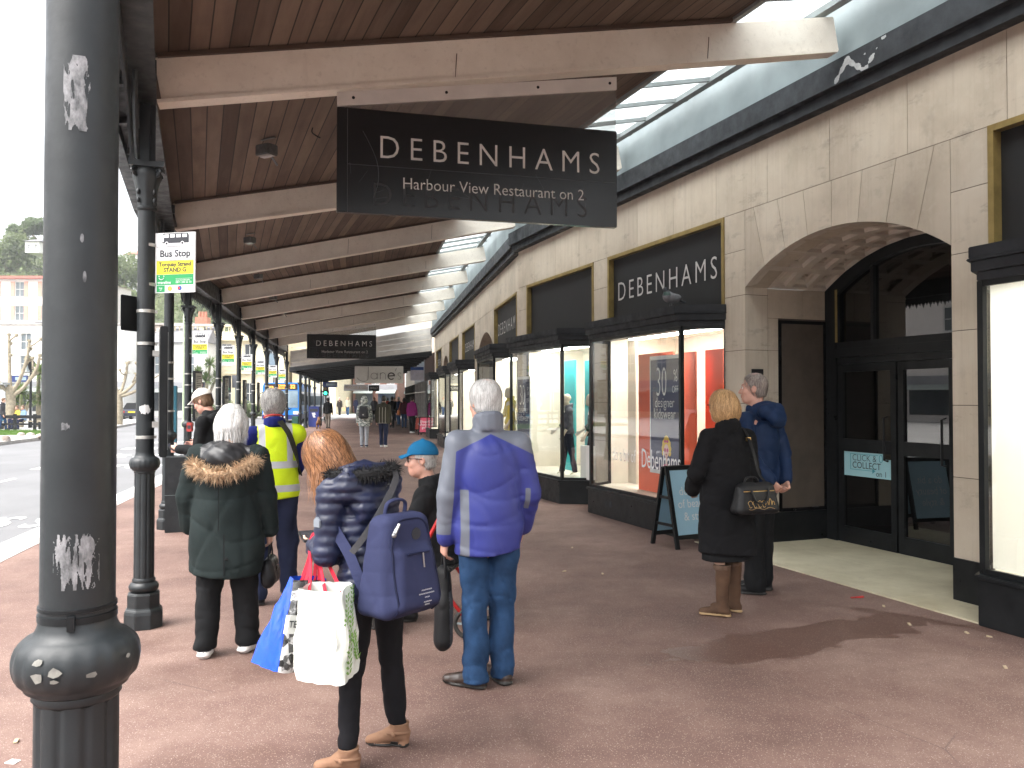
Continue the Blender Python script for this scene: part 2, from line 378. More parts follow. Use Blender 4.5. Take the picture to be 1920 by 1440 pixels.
def facade(W, pans, arcs, ends, j0):
    mb = MB()
    js = [ends[0] + j0 + .93 * i for i in range(60)]
    wall_piece(mb, W, ends[0], ends[1], ZP, ZT, js)
    op = sorted([(a, b, 'p') for a, b in pans] + [(a, b, 'a') for a, b in arcs]); x = ends[0]
    for a, b, kd in op + [(ends[1], ends[1], 'e')]:
        if a - x > .02: wall_piece(mb, W, x, a, .34, ZP, (), (.98, 1.55, 2.14, 2.75, 3.25))
        if kd == 'a': arch_face(mb, W, a, b, SPR, ZP)
        x = b
    o = mb.build('wall', [M_STONE, M_JOINT, M_STONE2, M_STONE3], store)
    mb = MB(); x = ends[0]                          # black plinth of the piers
    for a, b, kd in op + [(ends[1], ends[1], 'e')]:
        if a - x > .02: MB().prism([(x, 0), (a, 0), (a, .34), (x, .34)], lambda s, z: W(s, -.3, z), lambda s, z: W(s, .012, z)).build('plinth', M_BLK, store)
        x = b
facade(WA, PANA, ARCA, ENDA, .88); facade(WB, PANB, ARCB, ENDB, .5)
def band(mb, W, s0, s1, z0, z1, o0, o1):
    mb.prism([(s0, z0), (s1, z0), (s1, z1), (s0, z1)], lambda s, z: W(s, o0, z), lambda s, z: W(s, o1, z))
mb = MB()
for W, e0, e1 in ((WA, -2, 14.56 + .03), (WB, 15.52 - .05, 37.3)):
    band(mb, W, e0, e1, 4.36, 4.47, -.2, .12); band(mb, W, e0, e1, 4.472, 4.70, -.2, .19)
mb.build('fascia', M_FASC, store)
mb = MB()
for W, e0, e1 in ((WA, -2, 14.56), (WB, 15.52, 37.1)): band(mb, W, e0, e1, 4.70, 5.6, -.3, .14)
mb.build('upper_wall', M_GREY, store)
# bare patches where the fascia paint has flaked
m = MB(); wf_ = np.random.default_rng(12); phs = wf_.random(24) * 6.28
def flake(u, v): return sum(sin((7 + 5 * k) * u + (9 + 4 * k) * v * (1 if k % 2 else -1) + phs[k] + sin(5 * v + phs[k + 8])) for k in range(6)) / 6
for i in range(140):
    for j in range(40):
        s_, z_ = 5.35 + i * .0075, 4.48 + j * .0052; e_ = 1 - ((s_ - 5.85) / .5) ** 2 - ((z_ - 4.55 - .1 * (5.85 - s_)) / .16) ** 2
        if flake(s_ * 1.5, z_ * 1.5) + .35 * e_ > .52: m.add([WA(s_ + a_ * .0075, .1912, z_ + b_ * .0052) for a_, b_ in ((0, 0), (1, 0), (1, 1), (0, 1))], [(0, 1, 2, 3)])
m.build('bare_patch', sm('flaked grey undercoat', (.34, .34, .34), .7, .2, 30), store)
# sign boards with gilt frames over the windows
def boards(W, pans, txt):
    for i, (a, b) in enumerate(pans):
        m = MB()
        for (p, q, r, t) in ((a, a + .05, ZB, ZP), (b - .05, b, ZB, ZP), (a + .05, b - .05, ZP - .05, ZP)):
            m.prism([(p, r), (q, r), (q, t), (p, t)], lambda s, z: W(s, -.2, z), lambda s, z: W(s, .012, z))
        f = m.build('sign_frame', M_GOLD, store)
        m = MB(); m.prism([(a + .05, ZB), (b - .05, ZB), (b - .05, ZP - .05), (a + .05, ZP - .05)], lambda s, z: W(s, -.2, z), lambda s, z: W(s, -.07, z))
        m.build('sign_board', M_BOARD, f)
        if txt[i]:
            m = MB(); text_mb(m, 'DEBENHAMS', frame(W((a + b) / 2, -.06, txt[i]), -W.u, (0, 0, 1)), .385, bold=-.008, sx=.90, depth=.012, space=1.36)
            m.build('lettering', M_SILVER, f)
boards(WA, PANA, [0, 3.13, 0]); boards(WB, PANB, [3.13, 3.13, 0, 3.13])
# canted shop windows
def shopwin(W, s0, s1, lamp=True, lining=M_CREAM):
    c1, c2, od = s0 + .27, s1 - .27, .43
    path = [(s0, 0.0), (c1, od), (c2, od), (s1, 0.0)]
    def ring(e): return [(s0 - e * .4, -.02), (s0 - e * .4, e * .3), (c1 - e * .35, od + e), (c2 + e * .35, od + e), (s1 + e * .4, e * .3), (s1 + e * .4, -.02)]
    m = MB()                                            # frame
    for i, (s, o) in enumerate(path):
        wd = .045; m.prism([(s - wd / 2, o - wd), (s + wd / 2, o - wd), (s + wd / 2, o), (s - wd / 2, o)], lambda a, b: W(a, b, .36), lambda a, b: W(a, b, 2.44))
    for (p, q) in zip(path, path[1:]):
        for z0, z1 in ((.362, .40), (2.40, 2.44)):
            A, B = W(p[0], p[1] - .022, (z0 + z1) / 2), W(q[0], q[1] - .022, (z0 + z1) / 2); m.bar(A, B, .03, z1 - z0)
    f = m.build('shop_window', M_BLK, store)
    m = MB()                                            # stall riser
    r = ring(.03); m.prism(r, lambda a, b: W(a, b, 0), lambda a, b: W(a, b, .33)); r = ring(.055); m.prism(r, lambda a, b: W(a, b, .33), lambda a, b: W(a, b, .36))
    m.build('stall_riser', M_BLK, f, bevel=.006)
    m = MB(); vx = s1 - .95
    for dx in (0, .13): m.prism([(vx + dx + .045 * cos(a), .19 + .045 * sin(a)) for a in np.linspace(0, 2 * pi, 17)[:-1]], lambda s, z: W(s, od + .028, z), lambda s, z: W(s, od + .034, z))
    m.build('vent', M_FASC, f)
    m = MB()                                            # cornice in three steps
    for e, z0, z1 in ((.02, 2.44, 2.50), (.06, 2.502, 2.575), (.09, 2.577, 2.595), (.075, 2.597, 2.68)):
        m.prism(ring(e), lambda a, b: W(a, b, z0), lambda a, b: W(a, b, z1))
    m.build('cornice', M_FASC, f, bevel=.006)
    m = MB()
    for (p, q) in zip(path, path[1:]): m.quad(W(p[0], p[1] - .02, .4), W(q[0], q[1] - .02, .4), W(q[0], q[1] - .02, 2.4), W(p[0], p[1] - .02, 2.4))
    m.build('glass_pane', M_GLASS, f)
    m = MB()                                            # lining of the display: floor, back, ceiling, sides
    ins = [(s0 + .05, -.02), (c1 + .03, od - .06), (c2 - .03, od - .06), (s1 - .05, -.02), (s1 - .05, -1.1), (s0 + .05, -1.1)]
    m.add([W(s, o, .37) for s, o in ins], [tuple(range(6))]); m.add([W(s, o, 2.5) for s, o in ins], [tuple(range(6))])
    for p, q in zip(ins[3:] + ins[:1], ins[4:] + ins[:1] + [ins[0]]):
        if p != q: m.quad(W(*p, .37), W(*q, .37), W(*q, 2.5), W(*p, 2.5))
    m.build('display_lining', lining, f)
    if lamp:
        m = MB(); a0, a1 = s0 + .35, s1 - .35
        m.prism([(a0, -.35), (a1, -.35), (a1, -.15), (a0, -.15)], lambda a, b: W(a, b, 2.45), lambda a, b: W(a, b, 2.48)); m.build('display_lamp', M_LAMP, f)
    return f
for i, (a, b) in enumerate(PANA): shopwin(WA, a, b)
for a, b in PANB: shopwin(WB, a, b)
# recessed entrance under the coffered arch
s0, s1 = ARCA[0]; sc_ = (s0 + s1) / 2; half = (s1 - s0) / 2; DEP = 1.12
m = MB()
for z0, z1 in ((2.48, 2.83), (2.3, 2.48)): pass
def reveal(sx, sgn):
    """stone lining of one side of the recess, laid in courses"""
    mm = MB(); cs = [.34, .98, 1.55, 2.14, 2.5, 2.83]
    for i, (z0, z1) in enumerate(zip(cs, cs[1:])):
        os_ = [-.302, -.44] if z1 < 2.51 and sgn > 0 else [-.302, -.62 if i % 2 else -.78, -DEP]
        for a, b in zip(os_, os_[1:]):
            P = [(a - .002, z0 + .002), (b + .002, z0 + .002), (b + .002, z1 - .002), (a - .002, z1 - .002)]
            mm.prism(P, lambda o, z: WA(sx, o, z), lambda o, z: WA(sx + sgn * .2, o, z))
    mm.mi = 1; mm.prism([(-.3, .34), (-DEP, .34), (-DEP, 2.83), (-.3, 2.83)], lambda o, z: WA(sx + sgn * .006, o, z), lambda o, z: WA(sx + sgn * .21, o, z))
    return mm
reveal(s1, 1).build('entrance_reveal', [M_STONE, M_JOINT], store); reveal(s0, -1).build('entrance_reveal', [M_STONE, M_JOINT], store)
for sx, sg in ((s1, 1), (s0, -1)): MB().prism([(-.302, 0), (-DEP, 0), (-DEP, .338), (-.302, .338)], lambda o, z: WA(sx - sg * .012, o, z), lambda o, z: WA(sx + sg * .2, o, z)).build('entrance_plinth', M_BLK, store)
# coffered soffit: ribs and sunk panels as real steps
m = MB(); NA, NO = 9, 3
def sof(t, o, up): 
    ds = -half + 2 * half * t; z = arch_z(ds, half, SPR)
    R = (half ** 2 + ARCHR ** 2) / (2 * ARCHR); nx, nz = ds / R, (z - (SPR + ARCHR - R)) / R
    return WA(sc_ + ds + nx * up, o, z + nz * up)
te = np.linspace(0, 1, NA * 6 + 1)
for i in range(NA):
    for j in range(NO):
        t0, t1 = i / NA, (i + 1) / NA; o0, o1 = -.3 - (DEP - .3) * j / NO, -.3 - (DEP - .3) * (j + 1) / NO
        if j == 0: o0 = -.05
        lev = [(0, 0), (.13, 0), (.15, .04), (.28, .045), (.30, .06), (.42, .06), (.44, .035), (.5, .035)]
        rings = []
        for fr, up in lev:
            a0, a1 = t0 + (t1 - t0) * fr, t1 - (t1 - t0) * fr; b0, b1 = o0 + (o1 - o0) * fr, o1 - (o1 - o0) * fr
            rings.append([sof(a0, b0, up), sof(a1, b0, up), sof(a1, b1, up), sof(a0, b1, up)])
        for r1, r2 in zip(rings, rings[1:]):
            for q in range(4): m.quad(r1[q], r1[(q + 1) % 4], r2[(q + 1) % 4], r2[q])
for i in range(24): m.quad(sof(i / 24, .0, -.001), sof((i + 1) / 24, .0, -.001), sof((i + 1) / 24, -.05, -.001), sof(i / 24, -.05, -.001))
m.build('coffered_soffit', sm('painted plaster', (.62, .56, .49), .8, .12, 5), store)
# black display case on the left reveal
m = MB(); m.prism([(-.445, .345), (-1.10, .345), (-1.10, 2.48), (-.445, 2.48)], lambda o, z: WA(s1 + .02, o, z), lambda o, z: WA(s1 + .15, o, z))
for a, b, c, d in ((-.44, -.475, .345, 2.48), (-1.07, -1.105, .345, 2.48), (-.475, -1.07, .345, .38), (-.475, -1.07, 2.445, 2.48)):
    m.prism([(a, c), (b, c), (b, d), (a, d)], lambda o, z: WA(s1 - .012, o, z), lambda o, z: WA(s1 + .018, o, z))
m.build('display_case', black_paint('black glass case', (.004, .004, .005), .2, 0, .1), store)
# doors
O = -DEP; m = MB()
def dbar(m, a0, a1, z0, z1, d=.05, f=.0): m.prism([(a0, z0), (a1, z0), (a1, z1), (a0, z1)], lambda s, z: WA(s, O - d, z), lambda s, z: WA(s, O + f, z))
dbar(m, s1 - .17, s1, 0, 2.83, .08, .03); dbar(m, s0, s0 + .17, 0, 2.83, .08, .03)
dbar(m, s0 + .17, s1 - .17, 1.99, 2.06, .08, .01); dbar(m, s0 + .17, s1 - .17, 2.062, 2.16, .08, .04); dbar(m, s0 + .17, s1 - .17, 2.162, 2.235, .08, .02)
for sm_ in (6.95, 5.65): dbar(m, sm_ - .02, sm_ + .02, 2.236, 3.2, .06, .01)
n = 24                                               # arched head of the door frame
for i in range(n):
    d0, d1 = -half + 2 * half * i / n, -half + 2 * half * (i + 1) / n
    P = [(sc_ + d0, arch_z(d0, half, SPR)), (sc_ + d1, arch_z(d1, half, SPR)), (sc_ + d1 * .93, arch_z(d1, half, SPR) - .11), (sc_ + d0 * .93, arch_z(d0, half, SPR) - .11)]
    m.prism(P, lambda s, z: WA(s, O - .06, z), lambda s, z: WA(s, O + .03, z))
fr = m.build('door_frame', M_BLK, store)
m = MB(); dbar(m, s1 - .2, s1 - .165, 2.236, 2.83, -.031, .034); m.build('gilt_strip', M_GOLD, fr)
m = MB(); m.quad(WA(s0 + .1, O - .03, 2.23), WA(s1 - .1, O - .03, 2.23), WA(s1 - .1, O - .03, 3.24), WA(s0 + .1, O - .03, 3.24)); m.build('fanlight', M_DGLASS, fr)
for a, b in ((s1 - .17, 6.64), (6.62, 5.92), (5.90, s0 + .17)):
    lo, hi = min(a, b), max(a, b); m = MB()
    dbar(m, lo + .003, lo + .075, .01, 1.985); dbar(m, hi - .075, hi - .003, .01, 1.985); dbar(m, lo + .076, hi - .076, .01, .19); dbar(m, lo + .076, hi - .076, 1.90, 1.985); dbar(m, lo + .076, hi - .076, 1.02, 1.16)
    dr = m.build('door', M_BLK, store)
    m = MB(); m.quad(WA(lo + .07, O - .025, .18), WA(hi - .07, O - .025, .18), WA(hi - .07, O - .025, 1.91), WA(lo + .07, O - .025, 1.91)); m.build('door_glass', M_DGLASS, dr)
    m = MB(); hx = lo + .105; m.tube([WA(hx, O + .01, .95), WA(hx, O + .06, .96), WA(hx, O + .06, 1.4), WA(hx, O + .01, 1.41)], .012, 8); m.build('handle', M_BLK, dr, smooth=40)
m = MB()                                            # dim lobby behind the doors
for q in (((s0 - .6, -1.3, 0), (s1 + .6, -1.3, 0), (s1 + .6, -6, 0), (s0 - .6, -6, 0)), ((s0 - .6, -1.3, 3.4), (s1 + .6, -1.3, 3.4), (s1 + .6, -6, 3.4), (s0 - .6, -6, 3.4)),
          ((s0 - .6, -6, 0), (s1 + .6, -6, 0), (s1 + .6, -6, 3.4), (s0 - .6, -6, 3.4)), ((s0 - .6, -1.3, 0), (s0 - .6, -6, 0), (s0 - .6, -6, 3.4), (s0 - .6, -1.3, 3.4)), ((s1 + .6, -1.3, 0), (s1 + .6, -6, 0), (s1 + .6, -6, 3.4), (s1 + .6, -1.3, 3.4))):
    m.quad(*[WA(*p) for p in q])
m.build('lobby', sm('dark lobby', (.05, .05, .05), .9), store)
# blue door notice
M_BLUEN = sm('pale blue notice', (.36, .62, .68), .5, .03); M_TEAL = sm('teal ink', (.05, .33, .40), .5); M_INK = sm('dark ink', (.02, .022, .03), .5)
nt = MB(); P = [(7.40, .755), (6.72, .755), (6.72, .96), (6.83, .96), (6.83, 1.02), (7.40, 1.02)]
nt.prism(P, lambda s, z: WA(s, O - .022, z), lambda s, z: WA(s, O - .012, z))
notice = nt.build('door_notice', M_BLUEN, None, label='pale blue click and collect notice stuck on the glass door', cat='notice')
m = MB(); fm = lambda s, z: frame(WA(s, O - .011, z), -WA.u, (0, 0, 1))
text_mb(m, 'CLICK &', fm(7.27, .955), .10, 'LEFT', -.012, .95); text_mb(m, 'COLLECT', fm(7.27, .875), .10, 'LEFT', 0, .95); text_mb(m, 'on 1', fm(6.93, .80), .085, 'LEFT', -.004)
m.build('lettering', M_INK, notice)
m = MB()
for a, b, c, d in ((7.30, 7.295, .83, 1.0), (7.30, 6.9, .995, 1.0), (7.30, 6.95, .825, .83)): m.prism([(a, c), (b, c), (b, d), (a, d)], lambda s, z: WA(s, O - .012, z), lambda s, z: WA(s, O - .0095, z))
m.prism([(6.98, .80), (6.98, .855), (6.94, .8275)], lambda s, z: WA(s, O - .012, z), lambda s, z: WA(s, O - .0095, z))
m.tube([WA(6.86 + .022 * cos(a), O - .01, .965 + .04 * sin(a)) for a in np.linspace(0, 2 * pi, 20)], .003, 5); m.build('mouse_outline', M_TEAL, notice)
# threshold slabs
m = MB(); sl = [4.35, 5.15, 6.0, 6.85, 7.64, 8.0]
for a, b in zip(sl, sl[1:]):
    for o0, o1 in ((.43, -.35), (-.354, -1.11)):
        aa = max(a, 4.98) if o1 < -.5 or False else a
        if b - .002 <= (4.98 if o1 < -.5 else 0): continue
        if o1 < -.5 and a >= 7.6: continue
        if o1 > -.5:
            m.prism([(a + .002, .43), (b - .002, .43), (b - .002, 0.016 if (b <= 4.97 or a >= 7.6) else -.352), (a + .002, 0.016 if (b <= 4.97 or a >= 7.6) else -.352)], lambda s, o: WA(s, o, -.05), lambda s, o: WA(s, o, .012))
        else: m.prism([(aa + .002, -.356), (b - .002, -.356), (b - .002, -DEP), (aa + .002, -DEP)], lambda s, o: WA(s, o, -.05), lambda s, o: WA(s, o, .012))
t = NT('terrazzo slab'); c = t.co(); n1 = t.noise(c, 1.3, 5, .65)
tb = t.ramp(n1, [(.3, (.42, .37, .25)), (.6, (.62, .57, .42))]); tb = t.mix(t.ramp(t.noise(c, 4, 5, .7), [(.62, 0), (.75, .5)]), tb, (.2, .16, .1)); tb = t.mix(t.ramp(t.voro(c, 120), [(.1, .5), (.2, 0)]), tb, (.65, .6, .5))
t.set(Base_Color=tb, Roughness=.5)
m.build('threshold', t.m, store)
m = MB(); m.prism([(-.075, 1.0), (-.225, 1.0), (-.225, 1.93), (-.075, 1.93)], lambda o, z: WA(s1 - .004, o, z), lambda o, z: WA(s1 - .016, o, z)); m.build('name_plate', M_BOARD, store)
# arched side doors in the far wall
for a, b in ARCB:
    m = MB(); c = (a + b) / 2; h = (b - a) / 2
    pts = [(c - h + 2 * h * k / 20, arch_z(-h + 2 * h * k / 20, h, SPR)) for k in range(21)]
    m.prism([(b, 0), *reversed(pts), (a, 0)][::1], lambda s, z: WB(s, -.45, z), lambda s, z: WB(s, -.29, z))
    d = m.build('arched_door', M_BLK, store)
    m = MB(); m.quad(WB(a + .12, -.285, .35), WB(c - .05, -.285, .35), WB(c - .05, -.285, 2.2), WB(a + .12, -.285, 2.2)); m.quad(WB(c + .05, -.285, .35), WB(b - .12, -.285, .35), WB(b - .12, -.285, 2.2), WB(c + .05, -.285, 2.2)); m.build('door_glass', glass('side door glass', (.4, .4, .4)), d)

# ------------------------------------------------------------------ the canopy
def plank_mat():
    t = NT('soffit boards'); uv = t.N.new('ShaderNodeUVMap'); x, y, z = t.sep(uv.outputs[0])
    pl = t.math('MULTIPLY', y, 1 / .128); idx = t.math('FLOOR', pl); fr = t.math('FRACT', pl)
    wn_ = t.N.new('ShaderNodeTexWhiteNoise'); wn_.noise_dimensions = '1D'; t.lk(idx, wn_.inputs['W'])
    cb = t.N.new('ShaderNodeCombineXYZ'); t.lk(x, cb.inputs[0]); t.lk(y, cb.inputs[1]); t.lk(t.math('MULTIPLY', wn_.outputs['Value'], 30), cb.inputs[2])
    gr = t.noise(t.map(cb.outputs[0], scale=(.5, 4, 1)), 2.2, 4, .6)
    b = t.ramp(t.math('ADD', t.math('MULTIPLY', gr, .75), t.math('MULTIPLY_ADD', wn_.outputs['Value'], .5, -.12)), [(.22, (.062, .036, .024)), (.5, (.118, .079, .057)), (.82, (.195, .138, .104))])
    b = t.mix(t.ramp(t.noise(cb.outputs[0], 1.4, 5, .7), [(.55, 0), (.8, .5)]), b, (.045, .031, .024))
    gap = t.math('ADD', t.ramp(fr, [(.02, 1), (.05, 0)]), t.ramp(fr, [(.95, 0), (.98, 1)]))
    b = t.mix(gap, b, (.012, .008, .006))
    t.set(Base_Color=b, Roughness=.8); t.bump(t.math('SUBTRACT', gr, t.math('MULTIPLY', gap, 3)), .25, .006); return t.m
def beam_mat():
    t = NT('cream painted beam'); c = t.co(); b = t.ramp(t.noise(c, 2.2, 5, .65), [(.3, (.68, .61, .53)), (.65, (.80, .745, .66))])
    b = t.mix(t.ramp(t.noise(c, 22, 5, .7), [(.55, 0), (.75, .3)]), b, (.33, .27, .215)); b = t.mix(t.ramp(t.noise(t.map(c, scale=(1, 1, .2)), 7, 4), [(.66, 0), (.8, .4)]), b, (.26, .2, .15))
    t.set(Base_Color=b, Roughness=.7); t.bump(t.noise(c, 30, 4), .08, .004); return t.m
M_PLANK = plank_mat(); M_BEAM = beam_mat(); M_IRON = black_paint('black iron paint', (.013, .016, .018), .40, 0, .42)
# beams: column end, wall end
WS = [('A', 2.0), ('A', 6.0), ('A', 10.1), ('A', 14.15)]
def wallpt(i):
    if i == -1: return WA(-2.0, .15, 0)
    if i <= 3: return WA(WS[i][1], .15, 0)
    if i == 9: return WB(37.0, .15, 0)
    return WB(15.2 + (i - 3) * 3.52, .15, 0)
uA = WA.u
CB = {-1: COLS[0] - uA * 4.6, **{i: COLS[i] for i in range(10)}}
ZL, ZR, BH, KS = 4.02, 5.10, .31, .80
canopy = root('canopy', 'long timber lined canopy on cream beams over the walkway, dark iron edge and glazed strip', 'canopy', (COLS[1].x, COLS[1].y, 0), world=True)
def roofpt(i, k, dz=0): 
    a, b = CB[i], wallpt(i); p = a.lerp(b, k); return Vector((p.x, p.y, ZL + (ZR - ZL) * k + dz))
mbs = MB(); uvs = []
for i in range(0, 9):
    for j in range(8):
        k0, k1 = -.02 + (KS + .02) * j / 8, -.02 + (KS + .02) * (j + 1) / 8
        q = [roofpt(i, k0, .02), roofpt(i, k1, .02), roofpt(i + 1, k1, .02), roofpt(i + 1, k0, .02)]
        mbs.quad(*q); Lh = 5.5; uvs += [(i * 4.2, k0 * Lh), (i * 4.2, k1 * Lh), ((i + 1) * 4.2, k1 * Lh), ((i + 1) * 4.2, k0 * Lh)]
so_ = mbs.build('soffit', M_PLANK, canopy); uvl = so_.data.uv_layers.new(name='UVMap')
uvd = {}
for p, u in zip(mbs.v, uvs): uvd[(round(p[0], 4), round(p[1], 4), round(p[2], 4))] = u
for k_, poly in enumerate(so_.data.polygons):
    for li in poly.loop_indices: uvl.data[li].uv = uvs[so_.data.loops[li].vertex_index]
m = MB()                                             # outer roof skin, so daylight does not leak
for i in range(0, 9):
    m.quad(roofpt(i, -.07, .14), roofpt(i, KS, .14), roofpt(i + 1, KS, .14), roofpt(i + 1, -.07, .14)); m.quad(roofpt(i, KS, .02), roofpt(i, KS, .14), roofpt(i + 1, KS, .14), roofpt(i + 1, KS, .02))
m.build('roof_skin', M_FASC, canopy)
t = NT('frosted skylight'); t.N.remove(t.b); a = t.N.new('ShaderNodeBsdfTransparent'); a.inputs[0].default_value = (.70, .75, .76, 1); b = t.N.new('ShaderNodeBsdfTranslucent'); b.inputs[0].default_value = (.6, .66, .67, 1); mx = t.N.new('ShaderNodeMixShader')
t.put(mx.inputs[0], t.ramp(t.noise(t.co(), 3, 5, .7), [(.3, .35), (.8, .7)])); t.lk(a.outputs[0], mx.inputs[1]); t.lk(b.outputs[0], mx.inputs[2]); t.lk(mx.outputs[0], t.out.inputs[0]); M_SKYL = t.m
m = MB(); mg = MB()
for i in range(0, 9):
    m.quad(roofpt(i, KS, .08), roofpt(i, .985, .08), roofpt(i + 1, .985, .08), roofpt(i + 1, KS, .08))
    for j in range(6):
        f = (j + .5) / 6; a = roofpt(i, KS, .06).lerp(roofpt(i + 1, KS, .06), f); b = roofpt(i, .985, .06).lerp(roofpt(i + 1, .985, .06), f); mg.bar(a, b, .035, .05)
    mg.bar(roofpt(i, .965, .05), roofpt(i + 1, .965, .05), .09, .07); mg.bar(roofpt(i, KS + .004, .03), roofpt(i + 1, KS + .004, .03), .05, .09)
sk = m.build('skylight', M_SKYL, canopy); mg.build('glazing_bars', sm('grey glazing bar', (.22, .24, .24), .6), sk)
M_TRIM = sm('dark timber trim', (.07, .042, .03), .8)
for i in range(0, 9):
    m = MB(); a, b = roofpt(i, .012, -.012 - BH / 2), roofpt(i, .985, -.012 - BH / 2); b.z -= .01
    m.bar(a, b, .11, BH); a2, b2 = a - Vector((0, 0, BH / 2 - .012)), b - Vector((0, 0, BH / 2 - .012)); bo = m.build('beam', M_BEAM, canopy, bevel=.006)
    m = MB(); m.bar(a - Vector((0, 0, BH / 2 + .006)), b - Vector((0, 0, BH / 2 + .006)), .145, .026); m.build('beam_batten', M_BEAM, bo)
    m = MB()
    for kk in (.74 + .03 * (i % 3), .33 + .05 * (i % 4)):
        c_ = a.lerp(b, kk); d_ = (b - a).normalized(); m.bar(c_ - d_ * .0025 + Vector((0, 0, -BH / 2 + .015)), c_ - d_ * .0025 + Vector((.012 * (i % 2), 0, BH / 2 - .03 - .08 * (i % 3))), .1135, .005, d_)
    m.build('joint_line', M_TRIM, bo)
    m = MB(); m.bar(roofpt(i, .012, -.004), roofpt(i, KS, -.004), .17, .03); m.build('beam_trim', M_TRIM, bo)
# edge girder, fretwork valance, brackets
m = MB(); mv = MB(); mo = MB()
for i in range(0, 9):
    a, b = CB[i], CB[i + 1]; d = (b - a).normalized(); n = Vector((-d.y, d.x, 0)); L = (b - a).length
    m.bar(a + Vector((0, 0, 3.86)) + n * .03, b + Vector((0, 0, 3.86)) + n * .03, .10, .30); m.bar(a + Vector((0, 0, 3.70)) + n * .03, b + Vector((0, 0, 3.70)) + n * .03, .18, .025)
    m.bar(a + Vector((0, 0, 3.99)) + n * .36, b + Vector((0, 0, 3.99)) + n * .36, .10, .16)
    for k in range(5):
        p = a + d * (L * (k + .5) / 5); m.bar(p + n * .05 + Vector((0, 0, 4.03)), p + n * .36 + Vector((0, 0, 3.98)), .06, .06)
    mo.quad(a + n * .0 + Vector((0, 0, 4.06)), b + n * .0 + Vector((0, 0, 4.06)), b + n * .4 + Vector((0, 0, 4.0)), a + n * .4 + Vector((0, 0, 4.0)))
    N = int(L / .085)                                # scalloped fretwork, deeper by the columns
    for k in range(N):
        f0, f1 = (k + .04) / N, (k + .96) / N; fm_ = (k + .5) / N; e = min(fm_, 1 - fm_) * L
        dp_ = .22 + .24 * max(0, 1 - e / .75) ** 1.5; dp_ *= (1.0 if k % 2 else .8)
        p0, p1, pm = a + d * L * f0 + n * .10, a + d * L * f1 + n * .10, a + d * L * fm_ + n * .10
        prof = [(p0, 3.69), (p1, 3.69), (p1, 3.69 - dp_ * .62), (pm.lerp(p1, .55), 3.69 - dp_ * .72), (pm, 3.69 - dp_), (pm.lerp(p0, .55), 3.69 - dp_ * .72), (p0, 3.69 - dp_ * .62)]
        vs = [p + Vector((0, 0, z)) for p, z in prof]; mv.add(vs + [v + n * .014 for v in vs], [tuple(range(7)), tuple(range(13, 6, -1))] + [(q, (q + 1) % 7, 7 + (q + 1) % 7, 7 + q) for q in range(7)])
    for sgn, c in ((1, a), (-1, b)):                 # curved spandrel brackets
        pts = [c + d * sgn * (.06 + .62 * sin(x)) + n * .06 + Vector((0, 0, 3.30 + .40 * (1 - cos(x)))) for x in np.linspace(0, pi / 2, 9)]; m.tube(pts, .018, 6)
        ring = c + d * sgn * .2 + n * .06 + Vector((0, 0, 3.55)); m.tube([ring + d * (.085 * cos(x)) + Vector((0, 0, .085 * sin(x))) for x in np.linspace(0, 2 * pi, 14)], .013, 5)
gd = m.build('edge_girder', M_IRON, canopy); mv.build('valance', M_IRON, gd); mo.build('eaves_board', M_FASC, canopy)

